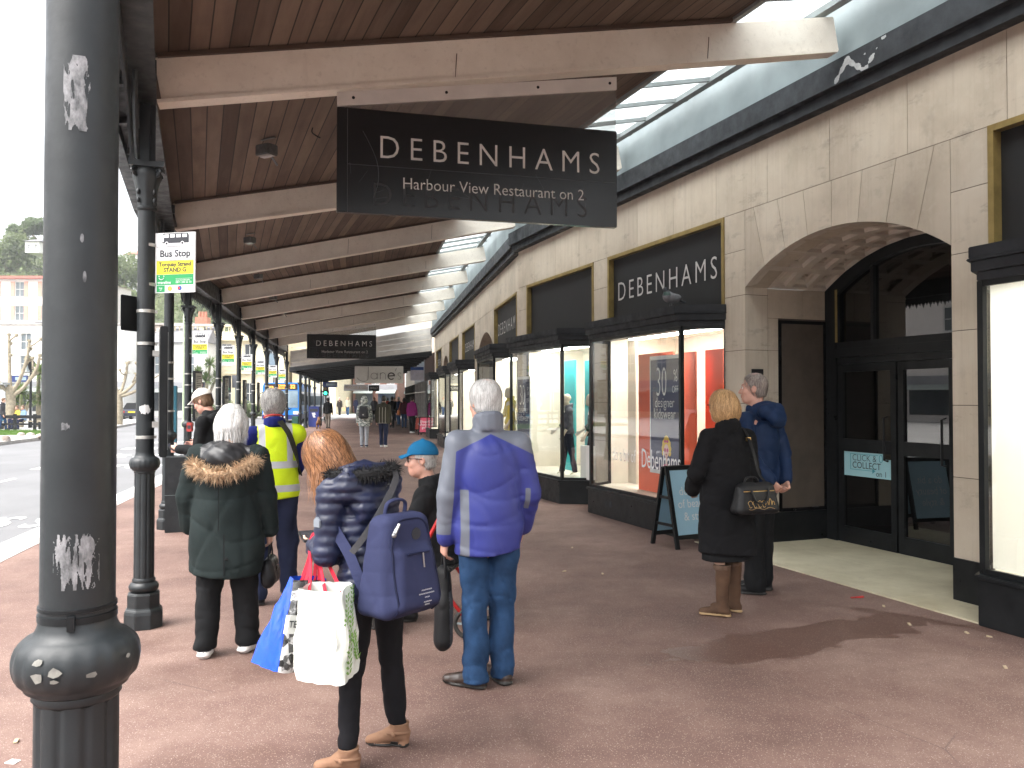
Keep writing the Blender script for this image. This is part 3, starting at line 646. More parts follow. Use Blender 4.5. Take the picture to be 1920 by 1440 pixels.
# ------------------------------------------------------------------ cast iron columns
def column():
    r = root('iron_column', '', 'column')
    m = MB(); o8 = pi / 8
    m.lathe([(.134, 0), (.134, .10), (.128, .125), (.116, .135), (.112, .145), (.112, .235), (.10, .245)], 8, ph=o8); b = m.build('base', M_IRON, r, bevel=.004)
    m = MB(); m.lathe([(.076, .245), (.096, .262), (.10, .285), (.09, .305), (.075, .315), (.078, .33), (.07, .345)], 32); m.build('base_ring', M_IRON, b, smooth=50)
    m = MB(); m.lathe([(.0685, .34), (.0675, 1.09)], 96, rfn=lambda a, z: 1 - .075 * max(0, cos(10 * a)) ** 2.5); m.build('fluted_shaft', M_IRON, r, smooth=50)
    m = MB(); pr = [(.066, 1.075), (.072, 1.083), (.07, 1.092), (.083, 1.10)] + [(.072 + .028 * sin(x), 1.145 - .045 * cos(x)) for x in np.linspace(.4, pi - .35, 10)] + [(.07, 1.192), (.064, 1.205), (.061, 1.22)]
    m.lathe(pr, 72, rfn=lambda a, z: 1 + (.03 * abs(sin(9 * a)) * (1 if 1.115 < z < 1.18 else 0))); m.build('collar', M_IRON, r, smooth=60)
    m = MB(); m.lathe([(.0605, 1.21), (.0575, 2.98)], 40); m.build('shaft', M_IRON, r, smooth=50)
    m = MB(); m.lathe([(.058, 2.93), (.069, 2.94), (.069, 2.955), (.059, 2.962), (.062, 3.02), (.072, 3.1), (.09, 3.17), (.098, 3.20), (.085, 3.235)], 32, rfn=lambda a, z: 1 + (.07 * max(0, cos(8 * a)) if 2.97 < z < 3.19 else 0))
    for q in range(4):
        a = pi / 4 + q * pi / 2; c = Vector((cos(a), sin(a), 0)); t_ = Vector((-sin(a), cos(a), 0))
        sp = [c * (.10 + .034 * (1 - k / 26) * cos(k * .55)) + Vector((0, 0, 3.195 + .034 * (1 - k / 26) * sin(k * .55))) for k in range(24)]; m.tube(sp, .011, 6)
        for dz, rr in ((3.0, .012), (3.06, .014)): m.ball(c * .074 + Vector((0, 0, dz)), (rr, rr, rr * 1.6), 8, 6)
    m.prism([(-.115, -.115), (0, -.095), (.115, -.115), (.095, 0), (.115, .115), (0, .095), (-.115, .115), (-.095, 0)], lambda x, y: (x, y, 3.232), lambda x, y: (x, y, 3.27)); m.build('capital', M_IRON, r, smooth=50)
    m = MB(); m.box((-.055, -.02, 3.27), (.055, .02, 4.0)); m.box((-.02, -.06, 3.27), (.02, .06, 4.0)); m.box((-.06, -.07, 3.9), (.06, .07, 4.0)); m.build('post', M_IRON, r, bevel=.003)
    return r
col0 = column(); iron_cols = []
CLAB = ['thick looking black iron column closest to the camera with scraped white paint patch',
        'black iron column carrying the bus stop flag for stand G', 'black iron column standing behind the black cabinet and the tall edge-on board',
        'black iron column with the timetable case, beside the man in the white cap', 'black iron column right after the stand F bus stop flag',
        'slim black iron column by the traffic light, carrying the stand E flag', 'slim black iron column between the stand E and stand D flags', 'slim black iron column rising behind the grey haired man in the vest',
        'slim black iron column in front of the blue bus, left half of its windscreen', 'last slim black iron column of the timber canopy, under its gable end']
for i in range(10):
    rz = radians(20.7 if i < 3 else 12)
    o = col0 if i == 0 else dup(col0); o.location = COLS[i]; o.rotation_euler = (0, 0, rz); o['label'] = CLAB[i]; o['group'] = 'iron columns along the kerb'; iron_cols.append(o)
# ------------------------------------------------------------------ soft bodies from distance fields
class SDF:
    def __init__(s, lo, hi, h):
        s.h = h; s.lo = np.array(lo, float) - 3 * h
        n = np.ceil((np.array(hi) + 3 * h - s.lo) / h).astype(int) + 1; s.n = n
        s.F = np.full(n, .5, np.float32); s.ax = [s.lo[i] + h * np.arange(n[i]) for i in range(3)]
    def _reg(s, lo, hi, pad):
        i0 = np.maximum(0, np.floor((np.array(lo) - pad - s.lo) / s.h).astype(int)); i1 = np.minimum(s.n, np.ceil((np.array(hi) + pad - s.lo) / s.h).astype(int) + 1)
        if np.any(i1 <= i0): return None
        sl = tuple(slice(a, b) for a, b in zip(i0, i1))
        X, Y, Z = np.meshgrid(*[s.ax[k][sl[k]] for k in range(3)], indexing='ij'); return sl, X, Y, Z
    def _put(s, sl, d, k, sub):
        f = s.F[sl]
        if sub: s.F[sl] = np.maximum(f, -d); return
        if k > 0:
            hh = np.maximum(k - np.abs(f - d), 0) / k; s.F[sl] = np.minimum(f, d) - hh * hh * k * .25
        else: s.F[sl] = np.minimum(f, d)
    def cap(s, a, b, ra, rb=None, k=.02, sc=(1, 1, 1), sub=False):
        rb = ra if rb is None else rb; a = np.array(a, float); b = np.array(b, float); sc = np.array(sc, float); R = max(ra, rb) * sc.max()
        g = s._reg(np.minimum(a, b), np.maximum(a, b), R + k + 3 * s.h)
        if g is None: return s
        sl, X, Y, Z = g; A, B = a / sc, b / sc; d = B - A; L = max(1e-9, d @ d)
        px, py, pz = X / sc[0] - A[0], Y / sc[1] - A[1], Z / sc[2] - A[2]
        t = np.clip((px * d[0] + py * d[1] + pz * d[2]) / L, 0, 1)
        D = np.sqrt((px - t * d[0]) ** 2 + (py - t * d[1]) ** 2 + (pz - t * d[2]) ** 2) - (ra + (rb - ra) * t)
        s._put(sl, (D * sc.min()).astype(np.float32), k, sub); return s
    def ell(s, c, r, R=None, k=.02, sub=False):
        r = np.array(r, float); c = np.array(c, float); m = r.max(); g = s._reg(c, c, m + k + 3 * s.h)
        if g is None: return s
        sl, X, Y, Z = g; x, y, z = X - c[0], Y - c[1], Z - c[2]
        if R is not None: x, y, z = (R[0, j] * x + R[1, j] * y + R[2, j] * z for j in range(3))
        k0 = np.sqrt((x / r[0]) ** 2 + (y / r[1]) ** 2 + (z / r[2]) ** 2); k1 = np.sqrt((x / r[0] ** 2) ** 2 + (y / r[1] ** 2) ** 2 + (z / r[2] ** 2) ** 2) + 1e-9
        s._put(sl, np.clip(k0 * (k0 - 1) / k1, -.5, .5).astype(np.float32), k, sub); return s
    def rbox(s, c, hf, r, tx=0.0, ty=0.0, k=.01):
        c = np.array(c, float); hf = np.array(hf, float); g = s._reg(c - hf * 1.3, c + hf * 1.3, k + 3 * s.h)
        sl, X, Y, Z = g; z = Z - c[2]; q = [np.abs(X - c[0]) - hf[0] * (1 - tx * z / hf[2]) + r, np.abs(Y - c[1]) - hf[1] * (1 - ty * z / hf[2]) + r, np.abs(z) - hf[2] + r]
        d = np.sqrt(sum(np.maximum(a, 0) ** 2 for a in q)) + np.minimum(np.maximum(np.maximum(q[0], q[1]), q[2]), 0) - r
        s._put(sl, d.astype(np.float32), k, False); return s
    def grid(s): return np.meshgrid(*s.ax, indexing='ij', sparse=True)
    def cut(s, fn):
        X, Y, Z = s.grid(); s.F = np.maximum(s.F, np.broadcast_to(fn(X, Y, Z), s.F.shape).astype(np.float32)); return s
    def off(s, fn):
        X, Y, Z = s.grid(); s.F = s.F + np.broadcast_to(fn(X, Y, Z), s.F.shape).astype(np.float32); return s
    def sample(s, P):
        q = (P - s.lo) / s.h; i = np.clip(np.floor(q).astype(int), 0, s.n - 2); f = np.clip(q - i, 0, 1); r = 0
        for a in (0, 1):
            for b in (0, 1):
                for c in (0, 1):
                    r = r + s.F[i[:, 0] + a, i[:, 1] + b, i[:, 2] + c] * (f[:, 0] if a else 1 - f[:, 0]) * (f[:, 1] if b else 1 - f[:, 1]) * (f[:, 2] if c else 1 - f[:, 2])
        return r
    def grad(s, P):
        e = s.h; g = np.stack([s.sample(P + np.eye(3)[k] * e) - s.sample(P - np.eye(3)[k] * e) for k in range(3)], 1)
        return g / (np.linalg.norm(g, axis=1, keepdims=True) + 1e-9)
    def mesh(s):
        F = s.F; n = s.n; S = F < 0
        cs = [(a, b, c) for a in (0, 1) for b in (0, 1) for c in (0, 1)]
        V = lambda A, o: A[o[0]:n[0] - 1 + o[0], o[1]:n[1] - 1 + o[1], o[2]:n[2] - 1 + o[2]]
        cnt = sum(V(S, o).astype(np.int8) for o in cs); act = (cnt > 0) & (cnt < 8); I = np.argwhere(act); idx = np.full(act.shape, -1, np.int64); idx[act] = np.arange(len(I))
        vals = {o: F[I[:, 0] + o[0], I[:, 1] + o[1], I[:, 2] + o[2]] for o in cs}; P = np.zeros((len(I), 3)); C = np.zeros(len(I))
        for o in cs:
            for ax in range(3):
                if o[ax]: continue
                o2 = list(o); o2[ax] = 1; o2 = tuple(o2); f0, f1 = vals[o], vals[o2]; m = (f0 < 0) != (f1 < 0); t = np.where(m, f0 / np.where(m, f0 - f1, 1), 0)
                p = np.tile(np.array(o, float), (len(I), 1)); p[:, ax] += t; P += p * m[:, None]; C += m
        P = (I + P / C[:, None]) * s.h + s.lo; Q = []
        for ax in range(3):
            sl0 = [slice(None)] * 3; sl1 = [slice(None)] * 3; sl0[ax] = slice(0, -1); sl1[ax] = slice(1, None); A, B = S[tuple(sl0)], S[tuple(sl1)]
            E = np.argwhere(A != B); b, c = (ax + 1) % 3, (ax + 2) % 3
            ok = (E[:, b] > 0) & (E[:, c] > 0) & (E[:, b] < n[b] - 1) & (E[:, c] < n[c] - 1); E = E[ok]; fl = A[tuple(E.T)]
            def cell(db, dc): e = E.copy(); e[:, b] -= db; e[:, c] -= dc; return idx[tuple(e.T)]
            q = np.stack([cell(0, 0), cell(1, 0), cell(1, 1), cell(0, 1)], 1); q[~fl] = q[~fl][:, ::-1]; Q.append(q)
        return P, np.concatenate(Q)
def sdf_obj(name, f, mats, parent, matfn=None, relax=1, mask=None, **kw):
    P, Q = f.mesh()
    for _ in range(relax):                             # light smoothing
        A = np.zeros_like(P); c = np.zeros(len(P))
        for i in range(4):
            np.add.at(A, Q[:, i], P[Q[:, (i + 1) % 4]]); np.add.at(c, Q[:, i], 1)
        P = .5 * P + .5 * A / np.maximum(c, 1)[:, None]
    me = bpy.data.meshes.new(name); me.vertices.add(len(P)); me.vertices.foreach_set('co', P.astype(np.float32).ravel())
    me.loops.add(Q.size); me.loops.foreach_set('vertex_index', Q.astype(np.int32).ravel()); me.polygons.add(len(Q)); me.polygons.foreach_set('loop_start', np.arange(0, Q.size, 4, dtype=np.int32))
    me.update(calc_edges=True); me.validate()
    for m in (mats if isinstance(mats, (list, tuple)) else [mats]): me.materials.append(m)
    if matfn is not None and len(me.polygons) == len(Q): me.polygons.foreach_set('material_index', np.asarray(matfn(P[Q].mean(1)), np.int32))
    if mask is not None:
        at = me.attributes.new('mask', 'FLOAT', 'POINT'); at.data.foreach_set('value', np.asarray(mask(P), np.float32))
    smooth_mesh(me); return link(name, me, parent, **kw)
def waves(seed, amp, freq, n=7, an=(1, 1, .6)):
    r = np.random.default_rng(seed); D = r.normal(size=(n, 3)); D /= np.linalg.norm(D, axis=1)[:, None]; D *= np.array(an); fr = freq * (.6 + r.random(n) * 1.1); ph = r.random(n) * 6.28
    def f(X, Y, Z):
        w = 0
        for d, q, p in zip(D, fr, ph): w = w + np.sin(q * (d[0] * X + d[1] * Y + d[2] * Z) + p + .8 * np.sin(q * .5 * (d[1] * X - d[0] * Z) + p * 2))
        c = 0
        for d, q, p in zip(D[:4], fr, ph):                # narrow creases
            u = np.sin(q * .8 * (d[2] * X + d[0] * Y + 1.25 * d[1] * Z) + p + 1.3 * np.sin(q * .45 * (d[0] * X + d[1] * Z) + p * 3)); c = c + (1 - np.abs(u)) ** 6
        return w * (amp * .7 / sqrt(n)) + c * amp * .55
    return f
def ribbons(name, mat, parent, f, starts, flow, steps=9, step=.012, wd=.005, lift=.003, jit=.35, seed=1, **kw):
    r = np.random.default_rng(seed); p = starts.copy(); J = r.normal(size=p.shape) * jit; n = len(p); rows = []
    W = wd * (.6 + .8 * r.random(n)); LF = lift * (.3 + 1.4 * r.random(n))
    for i in range(steps + 1):
        g = f.grad(p); d = flow(p) + J; d = d - g * (d * g).sum(1, keepdims=True); d /= np.linalg.norm(d, axis=1, keepdims=True) + 1e-9
        sd_ = np.cross(d, g); tp = (1 - .85 * (i / steps) ** 2); q = p + g * (LF * (1 - .4 * i / steps))[:, None]
        rows.append((q - sd_ * (W * tp)[:, None] / 2, q + sd_ * (W * tp)[:, None] / 2)); p = p + d * step; p = p - g * np.clip(f.sample(p), -.02, .02)[:, None] * .9
    V = np.concatenate([np.stack(rw, 1).reshape(-1, 3) for rw in rows]); F = []
    for i in range(steps):
        a = np.arange(n) * 2 + i * 2 * n; b = a + 2 * n; F.append(np.stack([a, a + 1, b + 1, b], 1))
    F = np.concatenate(F); me = bpy.data.meshes.new(name); me.from_pydata(V.tolist(), [], F.tolist()); me.materials.append(mat); smooth_mesh(me)
    for q in ('lights', 'lows'): me.materials.append(MATS.get(mat.name + ' ' + q, mat))
    me.polygons.foreach_set('material_index', np.tile(r.choice([0, 0, 1, 2], n), steps).astype(np.int32)); return me
def join_into(o, me2):
    bm = bmesh.new(); bm.from_mesh(o.data); k = len(o.data.materials); mi = {}
    for j, m in enumerate(me2.materials):
        if m.name not in [q.name for q in o.data.materials]: o.data.materials.append(m)
        mi[j] = [q.name for q in o.data.materials].index(m.name)
    for p in me2.polygons: p.material_index = mi.get(p.material_index, 0)
    bm.from_mesh(me2); bm.to_mesh(o.data); bm.free(); bpy.data.meshes.remove(me2)
def fur(pts, n, ln, wd, seed, spread=.9, down=.2, rad=.02):
    """tufts of fine tapered hairs round a curve"""
    r = np.random.default_rng(seed); pts = [Vector(p) for p in pts]; V = []; F = []; L = len(pts) - 1
    for i in range(n):
        t = r.random() * L; k = min(int(t), L - 1); p = pts[k].lerp(pts[k + 1], t - k); d = (pts[k + 1] - pts[k]).normalized()
        q = Vector(r.normal(size=3)); q = (q - d * q.dot(d)).normalized(); p = p + q * rad * (.5 + .5 * r.random()); dr = (q + d * r.normal() * .35 + Vector((0, 0, -down))).normalized() * ln * (.5 + r.random())
        s_ = dr.cross(Vector(r.normal(size=3))).normalized() * wd; b = len(V); m = p + dr * .55 + Vector(r.normal(size=3)) * ln * .06; e = p + dr + Vector((0, 0, -ln * .2))
        V += [p - s_, p + s_, m + s_ * .7, m - s_ * .7, e]; F += [(b, b + 1, b + 2, b + 3), (b + 3, b + 2, b + 4)]
    return V, F

# ------------------------------------------------------------------ cloth, skin, hair materials
def cloth(name, col, rough=.8, weave=220, var=.12, bump=.22, spec=.15, sheen=0):
    if name in MATS: return MATS[name]
    t = NT(name); c = t.co(); n = t.noise(c, 7, 5, .6)
    b = t.ramp(n, [(.3, tuple(x * (1 - var) for x in col)), (.7, tuple(min(1, x * (1 + var)) for x in col))])
    t.set(Base_Color=b, Roughness=rough); t.b.inputs['Specular IOR Level'].default_value = spec; t.b.inputs['Sheen Weight'].default_value = sheen
    t.bump(t.math('ADD', t.math('MULTIPLY', t.noise(c, weave, 2), .35), t.math('MULTIPLY', t.noise(t.map(c, scale=(1, 1, .55)), 26, 4, .6), 1.0)), bump, .008); MATS[name] = t.m; return t.m
def skin(name, col):
    if name in MATS: return MATS[name]
    t = NT(name); c = t.co(); b = t.ramp(t.noise(c, 16, 4, .6), [(.3, (col[0] * .9, col[1] * .8, col[2] * .78)), (.7, col)])
    t.set(Base_Color=b, Roughness=.5); t.b.inputs['Subsurface Weight'].default_value = .12; t.b.inputs['Subsurface Radius'].default_value = (.01, .004, .002); t.bump(t.noise(c, 90, 3), .1, .003); MATS[name] = t.m; return t.m
def hairm(name, c0, c1, rough=.5, kids=True):
    if name in MATS: return MATS[name]
    if kids: hairm(name + ' lights', tuple(.5 * a + .6 * b for a, b in zip(c0, c1)), tuple(min(.9, b * 1.25) for b in c1), rough, False); hairm(name + ' lows', tuple(a * .7 for a in c0), tuple(.6 * a + .3 * b for a, b in zip(c0, c1)), rough, False)
    t = NT(name); c = t.co(); n = t.noise(t.map(c, scale=(130, 130, 16)), 1.0, 3, .6); t.set(Base_Color=t.ramp(n, [(.3, c0), (.7, c1)]), Roughness=rough); t.b.inputs['Specular IOR Level'].default_value = .4
    t.bump(n, .3, .004); MATS[name] = t.m; return t.m
SK = skin('skin', (.56, .36, .275)); SKR = skin('ruddy skin', (.58, .33, .25)); EYEW = sm('eye white', (.7, .68, .65), .3); EYED = sm('dark iris', (.02, .015, .012), .2)
LIP = skin('lip', (.42, .2, .17))

def two_tone(name, a, b, **k):
    """one cloth in two colours, split along the vertex attribute 'mask' (b where it is above zero)"""
    m = cloth(name, a, **k); t = m.node_tree; bs = t.nodes['Principled BSDF']; at = t.nodes.new('ShaderNodeAttribute'); at.attribute_name = 'mask'
    g = t.nodes.new('ShaderNodeMath'); g.operation = 'MULTIPLY_ADD'; g.use_clamp = True; g.inputs[1].default_value = 300; g.inputs[2].default_value = .5; t.links.new(at.outputs['Fac'], g.inputs[0])
    src = bs.inputs['Base Color'].links[0].from_socket; mx = t.nodes.new('ShaderNodeMix'); mx.data_type = 'RGBA'; t.links.new(g.outputs[0], mx.inputs[0]); t.links.new(src, mx.inputs[6]); mx.inputs[7].default_value = rgba(b); t.links.new(mx.outputs[2], bs.inputs['Base Color']); return m
class Fig:
    """a posed figure; local axes x right, y forward, z up, feet on z=0"""
    def __init__(s, label, loc, yaw, H=1.7, feet=((-.11, 0), (.11, 0)), fyaw=(8, -8), bend=.02, lean=(0, .0), armL=((-.18, .0, -1), (-.05, .2, -1)), armR=((.18, 0, -1), (.05, .2, -1)), head=(0, 0, 0), headf=0.0, headz=0.0, tw=0, shw=1.0, res=.0085, skinm=None, group=None, hips=None, knees=None, ankles=None, curl=(.5, .5), palm=None, cat='person'):
        k = H / 1.7; s.k = k; s.res = res; s.skin = skinm or SK; s.curl = curl; s.palm = palm
        s.root = root('person', label, cat, loc, radians(yaw), group)
        V = Vector; hz = .90 * k; s.pel = V((sum(f[0] for f in feet) / 2, sum(f[1] for f in feet) / 2, .96 * k)) if hips is None else V(hips)
        s.hip = [s.pel + V((q * .088 * k, 0, -.06 * k)) for q in (-1, 1)]
        s.an = [V((f[0], f[1], .085 * k)) for f in feet] if ankles is None else [V(a) for a in ankles]
        s.kn = []
        for i in range(2):
            if knees is not None: s.kn.append(V(knees[i])); continue
            m = s.hip[i].lerp(s.an[i], .51); s.kn.append(m + V((0, bend, 0)))
        tl = .46 * k; ln = V((lean[0], lean[1], 1)).normalized(); c, sn = cos(radians(tw)), sin(radians(tw)); R = lambda v: V((v[0] * c - v[1] * sn, v[0] * sn + v[1] * c, v[2])); s.R = R; s.ln = ln
        s.nb = s.pel + ln * (.472 * k); s.ch = s.pel + ln * (.33 * k); s.wa = s.pel + ln * (.12 * k); s.shc = s.pel + ln * (.39 * k)
        s.sh = [s.shc + R((q * .172 * k * shw, -.005, 0)) for q in (-1, 1)]; s.el = []; s.wr = []; s.fd = []
        for i, arm in enumerate((armL, armR)):
            u, f = R(V(arm[0]).normalized()), R(V(arm[1]).normalized()); e = s.sh[i] + u * (.285 * k); w_ = e + f * (.245 * k); s.el.append(e); s.wr.append(w_); s.fd.append(R(V(arm[2]).normalized()) if len(arm) > 2 else f)
        s.hr = Euler((radians(head[1]), radians(head[2]), radians(head[0] + tw)), 'ZXY').to_matrix() if False else Matrix.Rotation(radians(head[0] + tw), 3, 'Z') @ Matrix.Rotation(radians(head[2]), 3, 'Y') @ Matrix.Rotation(radians(head[1]), 3, 'X')
        s.hn = np.array(s.hr); s.hc = s.nb + R((0, headf + .015 * k, 0)) + V((0, 0, .055 * k + headz)) + s.hr @ V((0, .015 * k, .105 * k)); s.fyaw = fyaw
        pts = [s.pel, *s.an, *s.kn, *s.el, *s.wr, s.hc, *s.sh]; s.lo = np.array([min(p[i] for p in pts) for i in range(3)]) - np.array([.24, .24, .1]); s.hi = np.array([max(p[i] for p in pts) for i in range(3)]) + np.array([.24, .24, .17]); s.lo[2] = max(s.lo[2], -.01)
    def H(s, x, y, z): return s.hc + s.hr @ Vector((x * s.k, y * s.k, z * s.k))
    def grid(s, res=None, lo=None, hi=None): return SDF(s.lo if lo is None else lo, s.hi if hi is None else hi, res or s.res)
    def hand(s, f, i):
        k = s.k; w_ = s.wr[i]; d = s.fd[i]; q = -1 if i == 0 else 1
        pn = s.R(Vector(s.palm[i])) if s.palm and s.palm[i] else s.R(Vector((-q, .15, 0))); pn = (pn - d * pn.dot(d)).normalized(); sd_ = d.cross(pn).normalized()   # across the palm
        thumb_side = s.R(Vector((0, 1, .2))); 
        if sd_.dot(thumb_side) < 0: sd_ = -sd_
        cu = s.curl[i]; kr = []
        for j, (ox, ln, r) in enumerate(((.030, .068, .0092), (.010, .076, .0096), (-.010, .070, .0092), (-.029, .055, .0082))):
            kn = w_ + d * (.088 * k) + sd_ * (ox * k); f.cap(w_ + d * .012 + sd_ * (ox * .55 * k), kn, .0165 * k, .0125 * k, .012, )
            p = kn; a = .25 + cu * (.75 + .08 * j)
            for sg, fr in enumerate((.46, .30, .24)):
                dd = d * cos(a) + pn * sin(a); e = p + dd * (ln * k * fr); f.cap(p, e, r * k * (1 - .08 * sg), r * k * (.92 - .1 * sg), .004); p = e; a += cu * .85
        p = w_ + d * (.028 * k) + sd_ * (.026 * k) + pn * .004; e = p + (sd_ * .75 + d * .75 + pn * .25).normalized() * (.042 * k); f.cap(p, e, .0135 * k, .0105 * k, .01)
        f.cap(e, e + (d * .9 + pn * (.35 + .5 * cu) + sd_ * .15).normalized() * (.034 * k), .0105 * k, .0085 * k, .005)
    def body(s, jawk=1.0, face=True, nofinger=False):
        f = s.grid(); k = s.k; c = s.hc; Hn = s.hn; E = lambda x, y, z: s.H(x, y, z); rr = lambda *a: [q * k for q in a]
        f.cap(s.pel, s.wa, .125 * k, .115 * k, .03, (1, .72, 1)); f.cap(s.wa, s.ch, .115 * k, .135 * k, .03, (1, .66, 1)); f.cap(s.ch - s.ln * .04, s.shc - s.ln * .05, .13 * k, .10 * k, .03, (1, .62, 1)); f.cap(s.sh[0], s.sh[1], .045 * k, None, .03)
        for i in (0, 1):
            f.cap(s.sh[i], s.el[i], .048 * k, .038 * k, .02); f.cap(s.el[i], s.wr[i], .038 * k, .026 * k, .015); f.cap(s.hip[i], s.kn[i], .066 * k, .042 * k, .03); f.cap(s.kn[i], s.an[i], .042 * k, .032 * k, .02)
            f.cap(s.an[i], s.an[i] + Matrix.Rotation(radians(s.fyaw[i]), 3, 'Z') @ Vector((0, .10 * k, -.058 * k)), .028 * k, .016 * k, .02)
            if s.res < .015 and not nofinger: s.hand(f, i)
            else: f.cap(s.wr[i], s.wr[i] + s.fd[i] * (.15 * k), .034 * k, .022 * k, .01)
        f.cap(s.nb - Vector((0, 0, .05 * k)), E(0, -.018, -.075), .062 * k, .052 * k, .02)
        f.ell(E(0, -.010, .03), rr(.075, .094, .088), Hn, .015); f.ell(E(0, .026, -.035), rr(.062, .068, .088), Hn, .02); f.ell(E(0, .055, -.092), rr(.036 * jawk, .034, .026), Hn, .025); f.ell(E(0, .02, -.075), rr(.058 * jawk, .06, .04), Hn, .03)
        if face and s.res < .015:
            f.cap(E(0, .092, .008), E(0, .112, -.034), .0085 * k, .0135 * k, .012)
            for q in (-1, 1):
                f.ell(E(.011 * q, .103, -.039), rr(.009, .011, .008), Hn, .006); f.cap(E(.012 * q, .090, .026), E(.045 * q, .074, .024), .010 * k, .008 * k, .012); f.ell(E(.040 * q, .062, -.028), rr(.026, .026, .024), Hn, .02)
                f.ell(E(.031 * q, .096, .006), rr(.015, .012, .010), Hn, 0, True); f.ell(E(.031 * q, .078, .006), rr(.0125, .0125, .0125), Hn, .002)
                f.ell(E(.077 * q, -.012, -.008), rr(.010, .021, .031), Hn, .006); f.ell(E(.087 * q, -.006, -.004), rr(.006, .011, .017), Hn, 0, True)
            f.ell(E(0, .095, -.060), rr(.020, .010, .006), Hn, .006); f.ell(E(0, .092, -.073), rr(.018, .010, .006), Hn, .006); f.cap(E(-.021, .104, -.0665), E(.021, .104, -.0665), .0028 * k, None, 0, (1, 1, 1), True)
        elif s.res >= .015: f.cap(E(0, .08, 0), E(0, .105, -.035), .01, .014, .01)
        hci = np.linalg.inv(Hn); hc = np.array(c)
        def mf(P):
            L = (P - hc) @ hci.T / k; r = np.zeros(len(P), int)
            for q in (-1, 1):
                e = np.linalg.norm(L - np.array([.031 * q, .083, .006]), axis=1); r[(e < .0115) & (L[:, 1] > .082)] = 1; r[(np.linalg.norm(L - np.array([.031 * q, .090, .005]), axis=1) < .0062)] = 2
            r[(np.abs(L[:, 0]) < .021) & (np.abs(L[:, 2] + .0665) < .010) & (L[:, 1] > .088)] = 3; return r
        return sdf_obj('body', f, [s.skin, EYEW, EYED, LIP], s.root, mf if face and s.res < .015 else None)
    def top(s, name, mats, hem, r=(.155, .165, .175, .185), depth=.66, sl=(.066, .056, .048), cuff=.96, sleeves=True, fold=(.006, 22), collar=.03, seed=1, matfn=None, extra=None, res=None, grow=0, skirt=None, quilt=0, hood=None, shr=.062, cx=0, mask=None):
        k = s.k; f = s.grid(res or s.res * 1.12); sc = (1, depth, 1); t = lambda z: s.pel + s.ln * ((z - .96) * k) + Vector((0, cx, 0)); g = grow
        f.cap(t(1.255), t(1.16), (r[0] + g) * k, (r[1] + g) * k, .03, sc); f.cap(t(1.16), t(1.0), (r[1] + g) * k, (r[2] + g) * k, .03, sc); f.cap(t(1.0), t(hem / k - .03) if not skirt else s.pel + Vector((skirt[0], skirt[1], hem - .03 - s.pel.z)), (r[2] + g) * k, (r[3] + g) * k, .03, sc)
        f.cap(s.sh[0], s.sh[1], (shr + g) * k, None, .03, (1, .95, 1))
        if hem < s.hip[0].z: f.cap(s.hip[0], s.hip[1], .112 * k, None, .04, (1, 1.0, 1))
        for i in (0, 1):
            f.cap(s.nb.lerp(s.sh[i], .12) + Vector((0, -.012, -.025 * k)), s.sh[i] + Vector((0, 0, .008)), (.048 + g) * k, (.056 + g) * k, .035)
            if sleeves: f.cap(s.sh[i], s.el[i], (sl[0] + g) * k, (sl[1] + g) * k, .02); f.cap(s.el[i], s.el[i].lerp(s.wr[i], cuff), (sl[1] + g) * k, (sl[2] + g) * k, .015)
        if collar:
            n = 14
            for j in range(n):
                a0, a1 = 2 * pi * j / n, 2 * pi * (j + 1) / n; z = lambda a: collar * .5 - .02 * cos(a - pi / 2) * 1
                P = lambda a, u: s.nb + s.R(Vector((cos(a) * .068 * k, sin(a) * .07 * k - .004, z(a) + u)))
                
                for u in np.arange(-.03, collar + .001, .016): f.cap(P(a0, u), P(a1, u), .019 * k, None, .012)
        if extra: extra(f, s)
        if fold: f.off(waves(seed, fold[0], fold[1]))
        if quilt:
            dz = quilt; f.off(lambda X, Y, Z: -.010 * np.abs(np.sin(pi * (Z + .012 * np.sin(14 * X + 3) + .01 * np.sin(17 * Y) + .004 * np.sin(41 * X + 37 * Y)) / dz)) ** .6 + .006 + .0022 * np.sin(95 * X + 12 * np.sin(30 * Z)) * np.sin(88 * Y + 9 * np.sin(33 * Z)))
        if name == 'safety_vest':
            f.cap(s.nb.lerp(s.sh[1], .3) + Vector((0, 0, -.02)), s.sh[1] + Vector((0, 0, .005)), .066, .082, .02)
            extra(f, s)
        f.cut(lambda X, Y, Z: (hem + .012 * np.sin(9 * X + seed) - Z) + 0 * Y)
        return sdf_obj(name, f, mats, s.root, matfn, mask=mask)
    def trousers(s, name, mat, r=(.10, .078, .068, .064), hem=.045, fold=(.006, 26), seed=3, waist=1.03, seat=.14, res=None, matfn=None):
        k = s.k; f = s.grid(res or s.res * 1.12, hi=np.array([s.hi[0], s.hi[1], max(s.pel.z + .2, max(q.z for q in s.kn) + .2)]))
        f.cap(s.pel + s.ln * (.05 * k), s.pel - Vector((0, 0, .04 * k)), seat * k * .95, seat * k, .03, (1, .78, 1))
        for i in (0, 1):
            f.cap(s.hip[i], s.kn[i], r[0] * k, r[1] * k, .025); e = s.an[i] + (s.an[i] - s.kn[i]).normalized() * .05; f.cap(s.kn[i], e, r[2] * k, r[3] * k, .018)
        w_ = waves(seed, fold[0], fold[1], 8, (1, 1, .8)); kz = np.mean([q.z for q in s.kn])
        f.off(lambda X, Y, Z: w_(X, Y, Z) * np.clip((s.pel.z - .08 - Z) / .15, .15, 1) * (1 + .9 * np.exp(-((Z - .12) / .1) ** 2) + .6 * np.exp(-((Z - kz) / .1) ** 2)) - .003 * np.exp(-((Z - .1) / .08) ** 2) * np.sin(62 * Z + 19 * X + 16 * Y + 2 * np.sin(23 * X)))
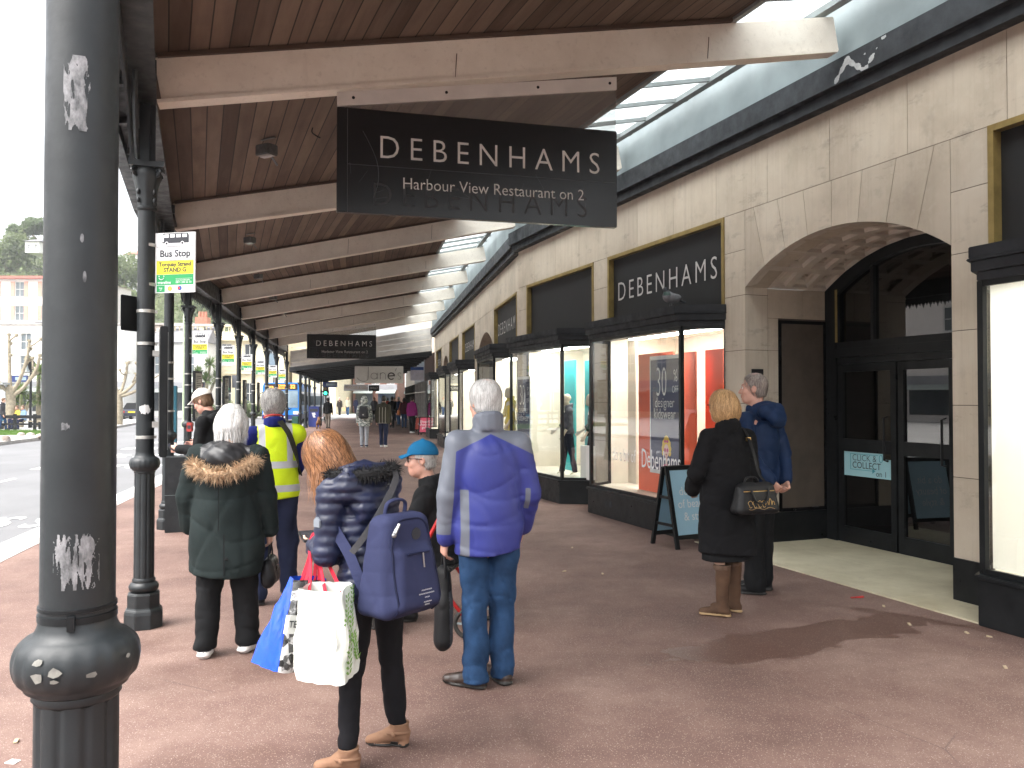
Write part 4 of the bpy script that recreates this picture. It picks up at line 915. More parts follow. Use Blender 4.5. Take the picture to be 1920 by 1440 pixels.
        if knees_flat(s): f.cut(lambda X, Y, Z: hem - Z + 0 * X + 0 * Y)
        return sdf_obj(name, f, mat, s.root, matfn)
    def shoe(s, i, mats, L=.27, wd=.043, ankle=.10, boot=0, heel=0, rb=.05, name='shoe', solez=.022, tilt=0, label=None):
        k = s.k; Rz = Matrix.Rotation(radians(s.fyaw[i]), 3, 'Z'); a = Vector((s.an[i].x, s.an[i].y, s.an[i].z - .085 * k)); P = lambda x, y, z: a + Rz @ Vector((x * k, y * k, z * k)); h = .006 if s.res < .015 else .014
        lo = np.array(P(0, 0, 0)) - np.array([.26, .26, .01]); hi = np.array(P(0, 0, 0)) + np.array([.26, .26, max(boot, ankle) + .08]); f = SDF(lo, hi, h); y0, y1 = -.06 * L / .27, .19 * L / .27
        f.cap(P(0, y0 + .03, .038 + heel), P(0, .04, .048 + heel * .6), wd * .9 * k, wd * .95 * k, .02); f.cap(P(0, .04, .046 + heel * .5), P(0, y1 - .035, .026), wd * .95 * k, wd * .8 * k, .02, (1, 1, .85))
        f.cap(P(0, -.005, .05 + heel), P(0, -.005, (boot or ankle)), .044 * k, (rb if boot else .044) * k, .02)
        sz = solez; f.cap(P(0, y0 + .03, sz * .5), P(0, y1 - .035, sz * .5), wd * .98 * k, wd * .88 * k, 0, (1, 1, .28))
        if heel: f.cap(P(0, y0 + .028, .012), P(0, y0 + .028, .03), wd * .8 * k, None, .004)
        top_ = boot or ankle; f.off(waves(5 + i, .0035, 40)); f.cut(lambda X, Y, Z: np.maximum(a.z - Z, Z - a.z - top_ * k) + 0 * X + 0 * Y)
        return sdf_obj(name, f, mats, s.root, (lambda p: (p[:, 2] < a.z + sz * k).astype(int)) if len(mats) > 1 else None, label=label)
    def hairfield(s, kind, th=.012):
        k = s.k; E = s.H; rr = lambda *a: [q * k for q in a]; h = .0055 if s.res < .015 else .012; c = np.array(s.hc); f = SDF(c - .21 * k, c + .19 * k, h)
        f.ell(E(0, -.010, .032), rr(.075 + th, .094 + th, .088 + th), s.hn, .01); hci = np.linalg.inv(s.hn)
        def loc(X, Y, Z): x, y, z = X - c[0], Y - c[1], Z - c[2]; return [(hci[j, 0] * x + hci[j, 1] * y + hci[j, 2] * z) / k for j in range(3)]
        f.loc = loc
        if kind == 'short': f.ell(E(0, -.035, -.03), rr(.068 + th * .6, .062 + th * .5, .065), s.hn, .02); pl = (.034, -.082)
        elif kind == 'crop': f.ell(E(0, -.035, -.03), rr(.068 + th * .5, .062 + th * .4, .06), s.hn, .02); pl = (.012, -.07)
        elif kind == 'bob': f.ell(E(0, -.03, -.03), rr(.116, .104, .118), s.hn, .03); pl = (.044, -.118)
        elif kind == 'long': f.ell(E(0, -.02, -.04), rr(.092, .092, .135), s.hn, .03); f.ell(E(0, .03, -.06), rr(.096, .066, .10), s.hn, .03); pl = (.085, -.150)
        def cutf(X, Y, Z):
            x, y, z = loc(X, Y, Z); return np.maximum((y - .8 * z - pl[0]) * k / 1.28, (pl[1] - z - .25 * np.minimum(y + .05, 0)) * k)
        f.off(waves(9, .003, 60))
        f.raw = f.F.copy(); f.cut(cutf); return f
    def hair(s, kind, m, th=.012, n=900, steps=9, step=.011, wd=.005, seed=2, flow=None, jit=.3, lift=.004, label=None, mask=None, locks=0, lockz=-.03, lockl=.06):
        f = s.hairfield(kind, th); o = sdf_obj('hair', f, m, s.root, label=label, mask=mask)
        if n:
            P = np.empty(len(o.data.vertices) * 3, np.float32); o.data.vertices.foreach_get('co', P); P = P.reshape(-1, 3).astype(float); r = np.random.default_rng(seed); P = P[r.integers(0, len(P), n)]
            cr = np.array(s.H(0, -.035, .115)); hd = np.array(s.hr @ Vector((0, -.15, -.8)))
            fl = flow or (lambda p: (p - cr) / (np.linalg.norm(p - cr, axis=1, keepdims=True) + 1e-6) * 1.0 + hd)
            g = SDF(f.lo + 3 * f.h, f.lo + 3 * f.h, f.h); g.F, g.n, g.lo, g.h = f.raw, f.n, f.lo, f.h
            join_into(o, ribbons('hair', m, None, g, P, fl, steps, step, wd, lift, jit, seed))
            if locks:                                      # loose ends hanging free below the mass
                A = np.empty(len(o.data.vertices) * 3, np.float32); o.data.vertices.foreach_get('co', A); A = A.reshape(-1, 3).astype(float); hci = np.linalg.inv(s.hn); L = (A - np.array(s.hc)) @ hci.T / s.k
                A = A[(L[:, 2] < lockz)]; p = A[r.integers(0, len(A), locks)]; out = p - np.array(s.hc); out[:, 2] *= .2; out /= np.linalg.norm(out, axis=1, keepdims=True); V = []; F = []; q = r.random(locks)
                d = np.tile([0, 0, -1.0], (locks, 1)) + out * (.35 * (r.random((locks, 1)) - .35)) + r.normal(size=(locks, 3)) * .13; sd_ = np.cross(d, out); sd_ /= np.linalg.norm(sd_, axis=1, keepdims=True)
                for j in range(5):
                    c_ = p + d * ((.035 + lockl * q)[:, None] * s.k * j / 4) - out * (.012 * (j / 4) ** 2) + out * .003; w_ = wd * 1.3 * (1 - .8 * (j / 4) ** 2); V += [c_ - sd_ * w_ / 2, c_ + sd_ * w_ / 2]
                V = np.stack(V, 1).reshape(-1, 3); F = [(b * 10 + 2 * j, b * 10 + 2 * j + 1, b * 10 + 2 * j + 3, b * 10 + 2 * j + 2) for b in range(locks) for j in range(4)]
                me2 = bpy.data.meshes.new('l'); me2.from_pydata(V.tolist(), [], F); me2.materials.append(m); smooth_mesh(me2); join_into(o, me2)
        return o
def knees_flat(s): return True
# ------------------------------------------------------------------ the people waiting at the stops
BLK = cloth('black cotton', (.010, .0105, .0115), .85, 220, .2, .25); BLKW = cloth('black wool', (.007, .007, .008), .95, 150, .25, .4, .2); PARKA = cloth('dark parka canvas', (.013, .019, .019), .85, 260, .2, .3)
NAVYT = cloth('navy trousers', (.018, .024, .055)); DENIM = cloth('blue denim', (.022, .055, .125), .85, 320, .3, .2); BLKD = cloth('black denim', (.010, .010, .012), .85, 300, .2)
LEA = black_paint('black leather', (.010, .010, .011), .35); BROWNL = cloth('brown suede', (.085, .048, .030), .75, 120, .3, .2); TAUPE = cloth('taupe suede', (.24, .135, .085), .8, 150, .15, .15); SOLE = sm('pale rubber sole', (.72, .72, .70), .6, .05); SOLED = sm('dark rubber sole', (.02, .018, .016), .6); SOLET = sm('tan sole', (.36, .24, .12), .6)
HWHITE = hairm('white hair', (.50, .49, .47), (.82, .81, .79)); HSCALP = hairm('thinning white hair', (.52, .51, .49), (.84, .83, .81)); HGREY = hairm('grey hair', (.26, .25, .24), (.60, .585, .56)); HRED = hairm('auburn hair', (.10, .040, .018), (.43, .205, .095), .42); HGING = hairm('strawberry blond hair', (.40, .22, .09), (.68, .44, .22)); HTHIN = hairm('thinning brown grey hair', (.13, .10, .085), (.34, .29, .26)); HBRN = hairm('brown hair', (.10, .055, .03), (.22, .13, .075)); HDK = hairm('dark hair', (.01, .008, .007), (.03, .022, .018))
FUR = sm('pale fur', (.42, .29, .18), .95, .4, 60); FURB = sm('black fur', (.008, .008, .009), .95, .3, 60)
for _hm in (HSCALP, HTHIN):
    _t = _hm.node_tree; _b = _t.nodes['Principled BSDF']; _a = _t.nodes.new('ShaderNodeAttribute'); _a.attribute_name = 'mask'; _g = _t.nodes.new('ShaderNodeMath'); _g.operation = 'MULTIPLY'; _g.use_clamp = True; _g.inputs[1].default_value = 22; _t.links.new(_a.outputs['Fac'], _g.inputs[0])
    _m = _t.nodes.new('ShaderNodeMix'); _m.data_type = 'RGBA'; _t.links.new(_g.outputs[0], _m.inputs[0]); _t.links.new(_b.inputs['Base Color'].links[0].from_socket, _m.inputs[6]); _m.inputs[7].default_value = (.66, .43, .36, 1); _t.links.new(_m.outputs[2], _b.inputs['Base Color'])
def mesh_add(o, V, F, mat):
    me = bpy.data.meshes.new('x'); me.from_pydata([tuple(v) for v in V], [], F); me.materials.append(mat); join_into(o, me)
def fur_obj(name, p, pts, n, ln, wd, mat, seed, rad):
    V, F = fur(pts, n, ln, wd, seed, rad=rad); mb = MB(); mb.tube(pts, rad, 10); mb.add(V, F); return mb.build(name, mat, p)
def catmull(pts, n=6):
    pts = [Vector(p) for p in pts]; out = []
    for i in range(len(pts) - 1):
        p0, p1, p2, p3 = pts[max(i - 1, 0)], pts[i], pts[i + 1], pts[min(i + 2, len(pts) - 1)]
        for k in range(n):
            t = k / n; out.append(.5 * (2 * p1 + (p2 - p0) * t + (2 * p0 - 5 * p1 + 4 * p2 - p3) * t * t + (3 * p1 - p0 - 3 * p2 + p3) * t ** 3))
    return out + [pts[-1]]
def strap(mb, pts, wd, th, nrm):
    """flat strap along a curve; nrm(p) gives its outward direction"""
    pts = catmull(pts); vs = []
    for i, p in enumerate(pts):
        d = (pts[min(i + 1, len(pts) - 1)] - pts[max(i - 1, 0)]).normalized(); n = Vector(nrm(p)); n = (n - d * n.dot(d)).normalized(); s_ = d.cross(n)
        vs += [p - s_ * wd / 2, p + s_ * wd / 2, p + s_ * wd / 2 + n * th, p - s_ * wd / 2 + n * th]
    fs = [(i * 4 + a, i * 4 + (a + 1) % 4, i * 4 + 4 + (a + 1) % 4, i * 4 + 4 + a) for i in range(len(pts) - 1) for a in range(4)] + [(0, 1, 2, 3), tuple(range(len(vs) - 4, len(vs)))]
    mb.add(vs, fs)
def hold(name, label, cat, fig, group=None):            # a carried thing: top-level, set where its carrier stands
    r = fig.root; return root(name, label, cat, r.location, r.rotation_euler.z, group)

# 1 woman in a dark parka, white bob
p = Fig('white haired woman in a dark parka with a fur trimmed hood and white soled shoes', gp(421, 1228), 6, 1.55, ((-.115, -.02), (.125, .07)), (14, -16), .01, (0, .06), ((-.30, -.04, -1), (-.02, .42, -1)), ((.26, .02, -1), (.05, .22, -1)), (6, -16, 0), .05, shw=1.08)
p.body()
def hood(f, s):
    f.ell((0, .045, 1.265), (.13, .12, .075), k=.03); f.ell((0, -.04, 1.225), (.135, .09, .095), k=.03)
    f.off(lambda X, Y, Z: np.where(Z > 1.17, .004 * np.sin(70 * X + 40 * Z) * np.sin(55 * Z + 20 * Y), 0) + 0 * Y)
HOODQ = cloth('black quilted nylon', (.010, .010, .012), .45, 60, .2, .1, .5)
o = p.top('jacket', [PARKA, HOODQ], .515, (.205, .215, .235, .25), .78, (.083, .078, .070), .92, fold=(.013, 17), seed=4, extra=hood, shr=.075, collar=0, matfn=lambda P: ((P[:, 2] > 1.195) & (np.hypot(P[:, 0], P[:, 1] + .0) < .15)).astype(int))
fur_obj('fur_trim', o, catmull([(-.185, .03, 1.20), (-.175, -.07, 1.195), (-.11, -.15, 1.165), (0, -.185, 1.14), (.11, -.16, 1.165), (.18, -.08, 1.205), (.185, .03, 1.22)]), 2600, .045, .0018, FUR, 3, .024)
m = MB(); m.bar((.035, -.185, .53), (.035, -.19, .78), .006, .004); m.ball((.052, -.19, .63), (.011, .005, .011)); m.bar((0, -.178, .80), (0, -.182, 1.12), .004, .004); m.build('back_vent', BLK, o)
p.trousers('trousers', BLK, (.118, .096, .088, .080), .05, (.006, 20), 5, seat=.165)
for i in (0, 1): p.shoe(i, [LEA, SOLE], .285, .054, .085, solez=.05)
p.hair('bob', HWHITE, .014, 5200, 12, .012, .0026, 4, jit=.07, lift=.005, locks=700, lockz=-.07)
b = hold('handbag', 'small black leather handbag hanging from the hand of the woman in the parka', 'handbag', p)
c0 = p.wr[1] + p.fd[1] * .09; f = SDF((c0.x - .1, c0.y - .15, c0.z - .33), (c0.x + .1, c0.y + .15, c0.z), .006)
f.cap((c0.x, c0.y - .06, c0.z - .13), (c0.x, c0.y + .08, c0.z - .13), .045, None, .02, (.8, 1, 1)); f.cap((c0.x, c0.y - .07, c0.z - .22), (c0.x, c0.y + .09, c0.z - .22), .055, None, .06, (.85, 1, 1)); f.off(waves(3, .004, 50)); sdf_obj('bag_body', f, LEA, b)
m = MB(); m.tube(catmull([c0 + Vector((0, -.07, -.12)), c0 + Vector((0, -.05, -.04)), c0 + Vector((0, .0, .005)), c0 + Vector((0, .06, -.04)), c0 + Vector((0, .085, -.12))]), .006, 6); m.build('bag_handle', LEA, b, smooth=True)

# 2 man in a yellow safety vest
p = Fig('grey haired man in a bright yellow safety vest with silver bands', gp(512, 1128), 24, 1.655, ((-.12, -.04), (.13, .05)), (20, 0), .015, (0, .02), ((-.75, .15, -.8), (.75, .62, .15)), ((.06, .25, -1), (-.75, .7, .2)), (10, -4, 0), .02)
p.body(); BLUE = cloth('royal blue sweater', (.012, .018, .13), .85)
p.top('sweater', BLUE, .82, (.165, .172, .178, .18), .68, (.070, .064, .052), .95, fold=(.006, 20), seed=8)
HV = cloth('fluorescent yellow mesh', (.62, .80, .02), .75, 300, .05, .1); RF = sm('silver reflective tape', (.52, .53, .56), .45, .1)
HVT = two_tone('fluorescent yellow vest', (.62, .80, .02), (.50, .51, .54), rough=.75, weave=300, var=.05, bump=.2)
def vest_k(P):
    x, y, z = P[:, 0], P[:, 1], P[:, 2]; m = np.maximum(.027 - abs(z - 1.085), .027 - abs(z - .90)); v = np.maximum(.024 - abs(x + .10), .024 - abs(x - .11)); return np.maximum(m, np.minimum(v, z - 1.09))
V_EDGE = cloth('dark vest edging', (.05, .07, .01), .8)
def vneck(f, s): 
    f.ell(s.nb + Vector((0, .01, .03)), (.078, .085, .07), None, 0, True)
    for i in (0, 1): f.cap(s.sh[i] + (s.el[i] - s.sh[i]) * (.12, .45)[i], s.sh[i] + (s.el[i] - s.sh[i]) * 1.2, .085, .10, 0, sub=True)
v = p.top('safety_vest', HVT, .815, (.178, .186, .192, .196), .70, sleeves=False, fold=(.005, 18), seed=6, collar=0, extra=vneck, mask=vest_k, shr=.070)
m = MB(); strap(m, [(.03, -.095, 1.425), (.09, -.145, 1.33), (.135, -.155, 1.2), (.175, -.10, 1.08), (.20, -.02, 1.0)], .05, .006, lambda q: (q.x * .7, q.y, .12)); m.build('shoulder_strap', cloth('olive strap', (.035, .035, .025), .8), p.root)
m = MB(); m.tube([Vector((.072 * cos(a), .072 * sin(a) + .02, 1.455 - .02 * sin(a))) + p.R(Vector((0, 0, 0))) for a in np.linspace(pi * .95, 2.1 * pi, 16)], .008, 6); m.build('lanyard', sm('red lanyard', (.5, .04, .03), .6), p.root)
p.trousers('trousers', NAVYT, (.108, .085, .078, .074), .045, (.007, 24), 9)
for i in (0, 1): p.shoe(i, [LEA, SOLED], .28)
p.hair('short', HGREY, .020, 4200, 9, .008, .0024, 6, jit=.35, lift=.007)

# 3 man with the white cap
p = Fig('man in a white cap and black jacket looking down at his phone', (fx(402, 8.8), 8.8, 0), 72, 1.70, ((-.1, -.03), (.1, .03)), (0, 0), .02, (0, .05), ((-.12, .12, -1), (.06, 1, .02)), ((.12, .2, -1), (-.3, 1, .1)), (4, -24, 0), .045, skinm=SKR)
p.body(); CAPB = cloth('blue sport jacket', (.012, .03, .16), .6)
p.top('jacket', [BLK, CAPB, cloth('purple piping', (.25, .02, .16), .6)], .80, (.165, .175, .18, .185), .72, fold=(.008, 20), seed=11, collar=.03, extra=lambda f, s: (f.cap(s.nb + Vector((-.07, -.09, -.02)), s.nb + Vector((.07, -.09, -.02)), .06, None, .03), f.cap(s.nb + Vector((-.06, .02, .0)), s.nb + Vector((.06, .02, .0)), .055, None, .03)), matfn=lambda P: np.where((P[:, 0] > .03) & (P[:, 2] > .9) | (P[:, 1] > .10) & (P[:, 2] < 1.35) & (abs(P[:, 0]) < .14) | (P[:, 2] < .92), 1, np.where((abs(P[:, 0] + .01) < .03) & (P[:, 1] < -.1), 2, 0)))
p.trousers('trousers', NAVYT, (.10, .08, .075, .07), .045, seed=12)
for i in (0, 1): p.shoe(i, [LEA, SOLED], .28)
p.hair('short', HBRN, .010, 700, 7, .008, .004, 7)
def cap_on(p, mat, th=.018, brim=.095, pitch=0, under=None, zc=.045, emb=None, label=None):
    k = p.k; c = np.array(p.hc); f = SDF(c - .2, c + .24, .005); E = p.H
    f.ell(E(0, -.008, .040), [(.075 + th) * k, (.095 + th) * k, (.082 + th) * k], p.hn, .01); hci = np.linalg.inv(p.hn)
    def cf(X, Y, Z):
        x, y, z = X - c[0], Y - c[1], Z - c[2]; L = [(hci[j, 0] * x + hci[j, 1] * y + hci[j, 2] * z) / k for j in range(3)]; return (zc - L[2] - .12 * np.minimum(L[1], 0) * -1 * .6) * k
    f.cut(cf)
    n = 9
    for i in range(n):
        a = -.9 + 1.8 * i / (n - 1); x = .078 * sin(a); f.cap(E(x * .9, .075 * cos(a) + .01, zc + .008), E(x, (.075 + brim * cos(a * .85)) , zc - .012 - .25 * x * x / .08 + pitch), .007 * k, .0055 * k, .008)
    f.cap(E(0, -.01, .04 + .082 + th - .004), E(0, -.01, .04 + .083 + th), .009 * k)
    o = sdf_obj('cap', f, mat, p.root, label=label)
    if emb: m = MB(); q = E(.0, .075 + th, .088); mm = frame(q, p.hr @ Vector((-1, 0, 0)), p.hr @ Vector((0, -.5, .87))); m.prism([(.02 * cos(a), .02 * sin(a)) for a in np.linspace(0, 2 * pi, 16)[:-1]], lambda u, v: mm @ Vector((u, v, -.01)), lambda u, v: mm @ Vector((u, v, .012))); m.build('badge', emb, o)
    return o
cap_on(p, cloth('white cap cotton', (.66, .63, .58), .8), emb=M_INK)
def phone(fig, i, label, w_=.075, l_=.15, name='phone', up=.02, tilt=.5):
    h = hold(name, label, 'phone', fig); c = fig.wr[i] + fig.fd[i] * .10 + Vector((0, 0, up)); d = fig.fd[i]; s_ = d.cross(Vector((0, 0, 1))).normalized(); mm = frame(c, s_, (d + Vector((0, 0, tilt))).normalized())
    P = [(x * (w_ / 2 - .008) + .008 * cos(a), y * (l_ / 2 - .008) + .008 * sin(a)) for x, y, a0 in ((1, 1, 0), (-1, 1, pi / 2), (-1, -1, pi), (1, -1, 1.5 * pi)) for a in (a0, a0 + pi / 4, a0 + pi / 2)]
    m = MB(); m.prism(P, lambda u, v: mm @ Vector((u, v, -.005)), lambda u, v: mm @ Vector((u, v, .005))); m.build('phone_body', M_BOARD, h)
    m = MB(); m.quad(*[mm @ Vector((u * (w_ / 2 - .006), v * (l_ / 2 - .01), .0056)) for u, v in ((-1, -1), (1, -1), (1, 1), (-1, 1))]); m.build('screen', sm('phone glass', (.03, .035, .045), .08), h); return h
phone(p, 0, 'dark phone in the hand of the man with the white cap')

# 4 woman with auburn hair, backpack and carrier bags
p = Fig('auburn haired woman in a shiny navy puffer jacket with carrier bags on her arm', (-.605, 3.72, 0), 50, 1.505, ((-.165, -.01), (.165, .035)), (30, 34), .015, (-.09, .22), ((-.10, .0, -1), (.48, 1, -.02)), ((.10, .2, -1), (-.35, 1, .1)), (14, -36, -8), .095, -.05, curl=(.25, .5), palm=(Vector((.3, 0, 1)), None))
p.body(); PUFF = cloth('navy quilted nylon', (.010, .014, .040), .42, 40, .25, .14, .45)
def ruffle(f, s):
    f.cap(s.nb + Vector((-.10, -.10, -.035)), s.nb + Vector((.10, -.10, -.035)), .075, None, .03, (1, .75, 1.15)); f.cap(s.nb + Vector((-.06, -.155, -.12)), s.nb + Vector((.06, -.155, -.12)), .055, .055, .03, (1, .7, 1.3))
o = p.top('puffer_jacket', PUFF, .715, (.16, .165, .168, .175), .76, (.072, .068, .058), .97, fold=(.0025, 40), seed=14, quilt=.046, extra=ruffle, collar=.03)
fur_obj('fur_collar', o, catmull([p.nb + Vector(q) for q in ((-.10, .06, .0), (-.125, -.05, .01), (-.10, -.14, .015), (0, -.185, .02), (.10, -.14, .03), (.125, -.04, .02), (.10, .06, .0))]), 2400, .030, .0016, FURB, 5, .022)
m = MB(); c0 = p.sh[0].lerp(p.el[0], .45) + Vector((-.064, 0, 0)); m.prism([(-.02, -.022), (.02, -.022), (.02, .008), (0, .022), (-.02, .008)], lambda u, v: c0 + Vector((-.006, u, v)), lambda u, v: c0 + Vector((.02, u, v))); m.build('sleeve_badge', sm('grey badge', (.17, .19, .22), .6), o)
p.trousers('trousers', BLKD, (.092, .068, .062, .052), .105, (.005, 26), 15, seat=.135)
for i in (0, 1):
    q = p.shoe(i, [TAUPE, SOLED], .255, .040, .115, boot=.125, heel=.022, rb=.052, name='ankle_boot', solez=.016)
    m = MB(); a_ = p.an[i] + Vector((0, 0, -.005)); m.tube([a_ + Vector((.052 * cos(x), .053 * sin(x), .006 * sin(x * 2))) for x in np.linspace(0, 2 * pi, 16)], .007, 6); m.ball(a_ + Matrix.Rotation(radians(p.fyaw[i]), 3, 'Z') @ Vector((-.054, .01, 0)), (.008, .012, .012)); m.build('ankle_strap', TAUPE, q, smooth=True)
hd = np.array(p.hr @ Vector((0, .35, -.6)))
p.hair('long', HRED, .018, 7500, 17, .012, .0026, 9, jit=.10, lift=.012, locks=3600, lockz=.0, lockl=.10)
# backpack
b = hold('backpack', 'navy backpack with a round dark badge on the auburn haired woman\'s back', 'backpack', p)
by = -.20; f = SDF((-.26, -.50, .55), (.30, .05, 1.26), .007); cx = -.045
f.rbox((cx, by, .905), (.148, .085, .212), .045, .16, .22); f.rbox((cx + .005, by - .075, .855), (.116, .05, .13), .035, .12, .35, .03)
f.off(waves(8, .004, 22)); BPK = cloth('navy canvas', (.028, .033, .078), .8, 260, .1, .2)
o = sdf_obj('pack_body', f, BPK, b, relax=2)
def on(fld, x, z, y0=-.6):                              # first point of the pack surface met from behind
    P = np.array([[x, y, z] for y in np.linspace(y0, 0, 200)]); v = fld.sample(P); k = np.argmax(v < 0); return Vector(P[k])
m = MB(); zs = catmull([(cx - .115, 0, .70), (cx - .115, 0, .90), (cx - .105, 0, 1.02), (cx - .07, 0, 1.085), (cx, 0, 1.095), (cx + .07, 0, 1.085), (cx + .105, 0, 1.02), (cx + .115, 0, .90), (cx + .115, 0, .70)], 5)
m.tube([on(f, q.x, q.z) + Vector((0, -.002, 0)) for q in zs], .005, 6); m.build('zip_piping', cloth('dark piping', (.012, .015, .04), .6), b, smooth=True)
m = MB(); c0 = on(f, cx + .03, 1.03); m.prism([(.025 * cos(a), .025 * sin(a)) for a in np.linspace(0, 2 * pi, 24)[:-1]], lambda u, v: c0 + Vector((u, .01, v)), lambda u, v: c0 + Vector((u, -.006, v * 1))); m.build('badge', M_INK, b)
m = MB(); pts = [on(f, cx + x, .955) + Vector((0, -.002, 0)) for x in np.linspace(-.055, .07, 9)]; m.tube(pts, .005, 6); m.build('pocket_zip', cloth('dark piping', (0, 0, 0)), b)
m = MB(); q0 = on(f, cx + .03, .945); m.bar(q0 + Vector((0, -.008, .01)), q0 + Vector((.004, -.012, -.05)), .012, .006); m.build('zip_puller', sm('metal zip', (.25, .25, .26), .35, metal=.8), b); m = MB(); q1 = on(f, cx - .07, 1.082); m.bar(q1 + Vector((0, -.008, 0)), q1 + Vector((-.035, -.016, -.04)), .014, .007); m.ball(q1 + Vector((-.036, -.017, -.042)), .011); m.build('zip_puller', sm('metal zip', (.25, .25, .26), .35, metal=.8), b)
m = MB(); m.tube(catmull([(cx - .055, by + .03, 1.10), (cx - .05, by + .02, 1.155), (cx, by + .015, 1.17), (cx + .05, by + .02, 1.155), (cx + .055, by + .03, 1.10)]), .011, 8, flat=.6); m.build('top_handle', BPK, b, smooth=True)
m = MB()
for j, (w_, z) in enumerate(((.07, .805), (.10, .79), (.03, .775), (.05, .757), (.035, .745))):
    q = on(f, cx + .03, z); text_mb(m, 'o' * int(w_ / .006), frame(q + Vector((0, -.004, 0)), (1, 0, 0), (0, .12, 1)), .011, sx=.9)
m.build('print', sm('white print', (.7, .7, .7), .6), b)
m = MB(); nr = lambda q: (q.x, q.y - .03, .3)
strap(m, [(-.13, -.17, .74), (-.17, -.12, .80), (-.185, -.05, .93), (-.19, .05, 1.05), (-.15, .12, 1.15)], .045, .009, lambda q: (q.x - .02, q.y - .03, .15)); m.build('shoulder_strap', BPK, b)
m = MB(); strap(m, [(.06, -.04, 1.30), (0.0, -.125, 1.25), (-.08, -.145, 1.15), (-.155, -.115, 1.03), (-.185, -.04, .93)], .028, .005, lambda q: (q.x * .6 - .03, q.y - .1, .1)); m.build('bag_strap', cloth('grey webbing', (.06, .06, .065), .7), p.root)
phone(p, 0, 'dark tablet held flat in the hand of the auburn haired woman', .11, .16, 'tablet', .03, .15)
# carrier bags hanging from her forearm
LW = Matrix.Translation(p.root.location) @ Matrix.Rotation(radians(50), 4, 'Z'); hang = LW @ (p.el[0].lerp(p.wr[0], .80))
def carrier(name, label, corners_b, corners_t, mats, face_m, loops, sag=.02):
    r = root(name, label, 'shopping bag', tuple(sum((Vector(c) for c in corners_b), Vector()) / 4), world=True); m = MB(); N = 8; rnd = np.random.default_rng(len(label)); V = []; rows = 9
    for i in range(rows + 1):
        for e in range(4):
            for j in range(N):
                a = Vector(corners_b[e]).lerp(Vector(corners_t[e]), i / rows); b_ = Vector(corners_b[(e + 1) % 4]).lerp(Vector(corners_t[(e + 1) % 4]), i / rows); q = a.lerp(b_, j / N); ctr = (Vector(corners_b[0]) + Vector(corners_b[2])) / 2; out = Vector((q.x - ctr.x, q.y - ctr.y, 0)).normalized()
                V.append(q + out * (sag * sin(pi * i / rows) * (.5 + .5 * sin(j * 1.3 + i * .9 + e)) - .012 * (j == 0) + .006 * rnd.normal() * (j > 0)))
    M_ = 4 * N; fs = []; mi = []
    for i in range(rows):
        for q in range(M_): fs.append((i * M_ + q, i * M_ + (q + 1) % M_, (i + 1) * M_ + (q + 1) % M_, (i + 1) * M_ + q)); mi.append(face_m[q // N])
    m.add(V, fs); m.m = mi; m.add(V[:M_], [tuple(range(M_))]); o = m.build('bag_body', mats, r, smooth=50); return r, o
w3 = lambda x, y, d: dp(x, y, d)
WHITEB = sm('white woven plastic', (.66, .69, .64), .45, .04, 30, .15, 25); BLUEB = sm('glossy blue plastic', (.012, .07, .50), .25, .2, 12, .3, 16); HERB = sm('herb leaf print', (.16, .34, .06), .6, .3); REDS = cloth('red webbing', (.48, .02, .04), .7); GREYS = cloth('grey webbing', (0, 0, 0))
def bwprint():
    t = NT('black and white photo print'); c = t.co(); n = t.noise(t.map(c, scale=(1, 1, 1)), 26, 4, .7); v = t.voro(c, 32, 'Color'); t.set(Base_Color=t.ramp(t.math('ADD', t.math('MULTIPLY', n, .7), t.math('MULTIPLY', t.sep(v)[0], .5)), [(.42, .01), (.5, .12), (.6, .05), (.72, .6)]), Roughness=.35); return t.m
cb_ = [w3(466, 1238, 3.62), w3(520, 1262, 3.45), w3(602, 1262, 3.62), w3(560, 1240, 3.78)]; ct_ = [w3(546, 1080, 3.68), w3(552, 1088, 3.55), w3(612, 1088, 3.65), w3(600, 1080, 3.75)]
rb, ob = carrier('carrier_bag', 'blue carrier bag with a black and white printed side and red handles', cb_, ct_, [BLUEB, bwprint()], [0, 1, 0, 0], 2)
m = MB(); A_, B_ = cb_[1].lerp(ct_[1], .50), cb_[2].lerp(ct_[2], .50); ux = (B_ - A_).normalized(); uz = (ct_[1] - cb_[1]).normalized(); nn = ux.cross(uz).normalized()
m.prism([(-.01, -.03), (.10, -.03), (.10, .045), (-.01, .045)], lambda u, v: A_ + ux * u + uz * v + nn * .004, lambda u, v: A_ + ux * u + uz * v + nn * .03); lb = m.build('print_band', sm('pale print band', (.6, .6, .58), .4), ob)
m = MB(); text_mb(m, 'TESCO', frame(A_ + ux * .045 + nn * .032 + uz * .008, ux, uz), .038, bold=.02, sx=.9); m.build('lettering', M_INK, lb)
m = MB()
for P_ in ((ct_[1].lerp(ct_[2], .25), ct_[1].lerp(ct_[2], .8)), (ct_[0].lerp(ct_[3], .25), ct_[0].lerp(ct_[3], .8))):
    strap(m, [P_[0] - Vector((0, 0, .06)), P_[0].lerp(hang, .5) + Vector((0, -.01, 0)), hang + Vector((-.02, -.045, .0)), hang + Vector((0, 0, .058)), hang + Vector((.02, .045, 0)), P_[1].lerp(hang, .5), P_[1] - Vector((0, 0, .06))], .017, .003, lambda q: (-.3, -1, .1))
m.build('handle', REDS, rb)
cw = [w3(551, 1276, 3.34), w3(641, 1288, 3.30), w3(676, 1252, 3.46), w3(590, 1245, 3.52)]; cx_ = [w3(555, 1105, 3.40), w3(636, 1112, 3.38), w3(662, 1092, 3.46), w3(590, 1090, 3.50)]
rw_, ow = carrier('carrier_bag', 'white carrier bag with a green herb print on its side, hanging from the forearm', cw, cx_, [WHITEB], [0, 0, 0, 0], 2, .012)
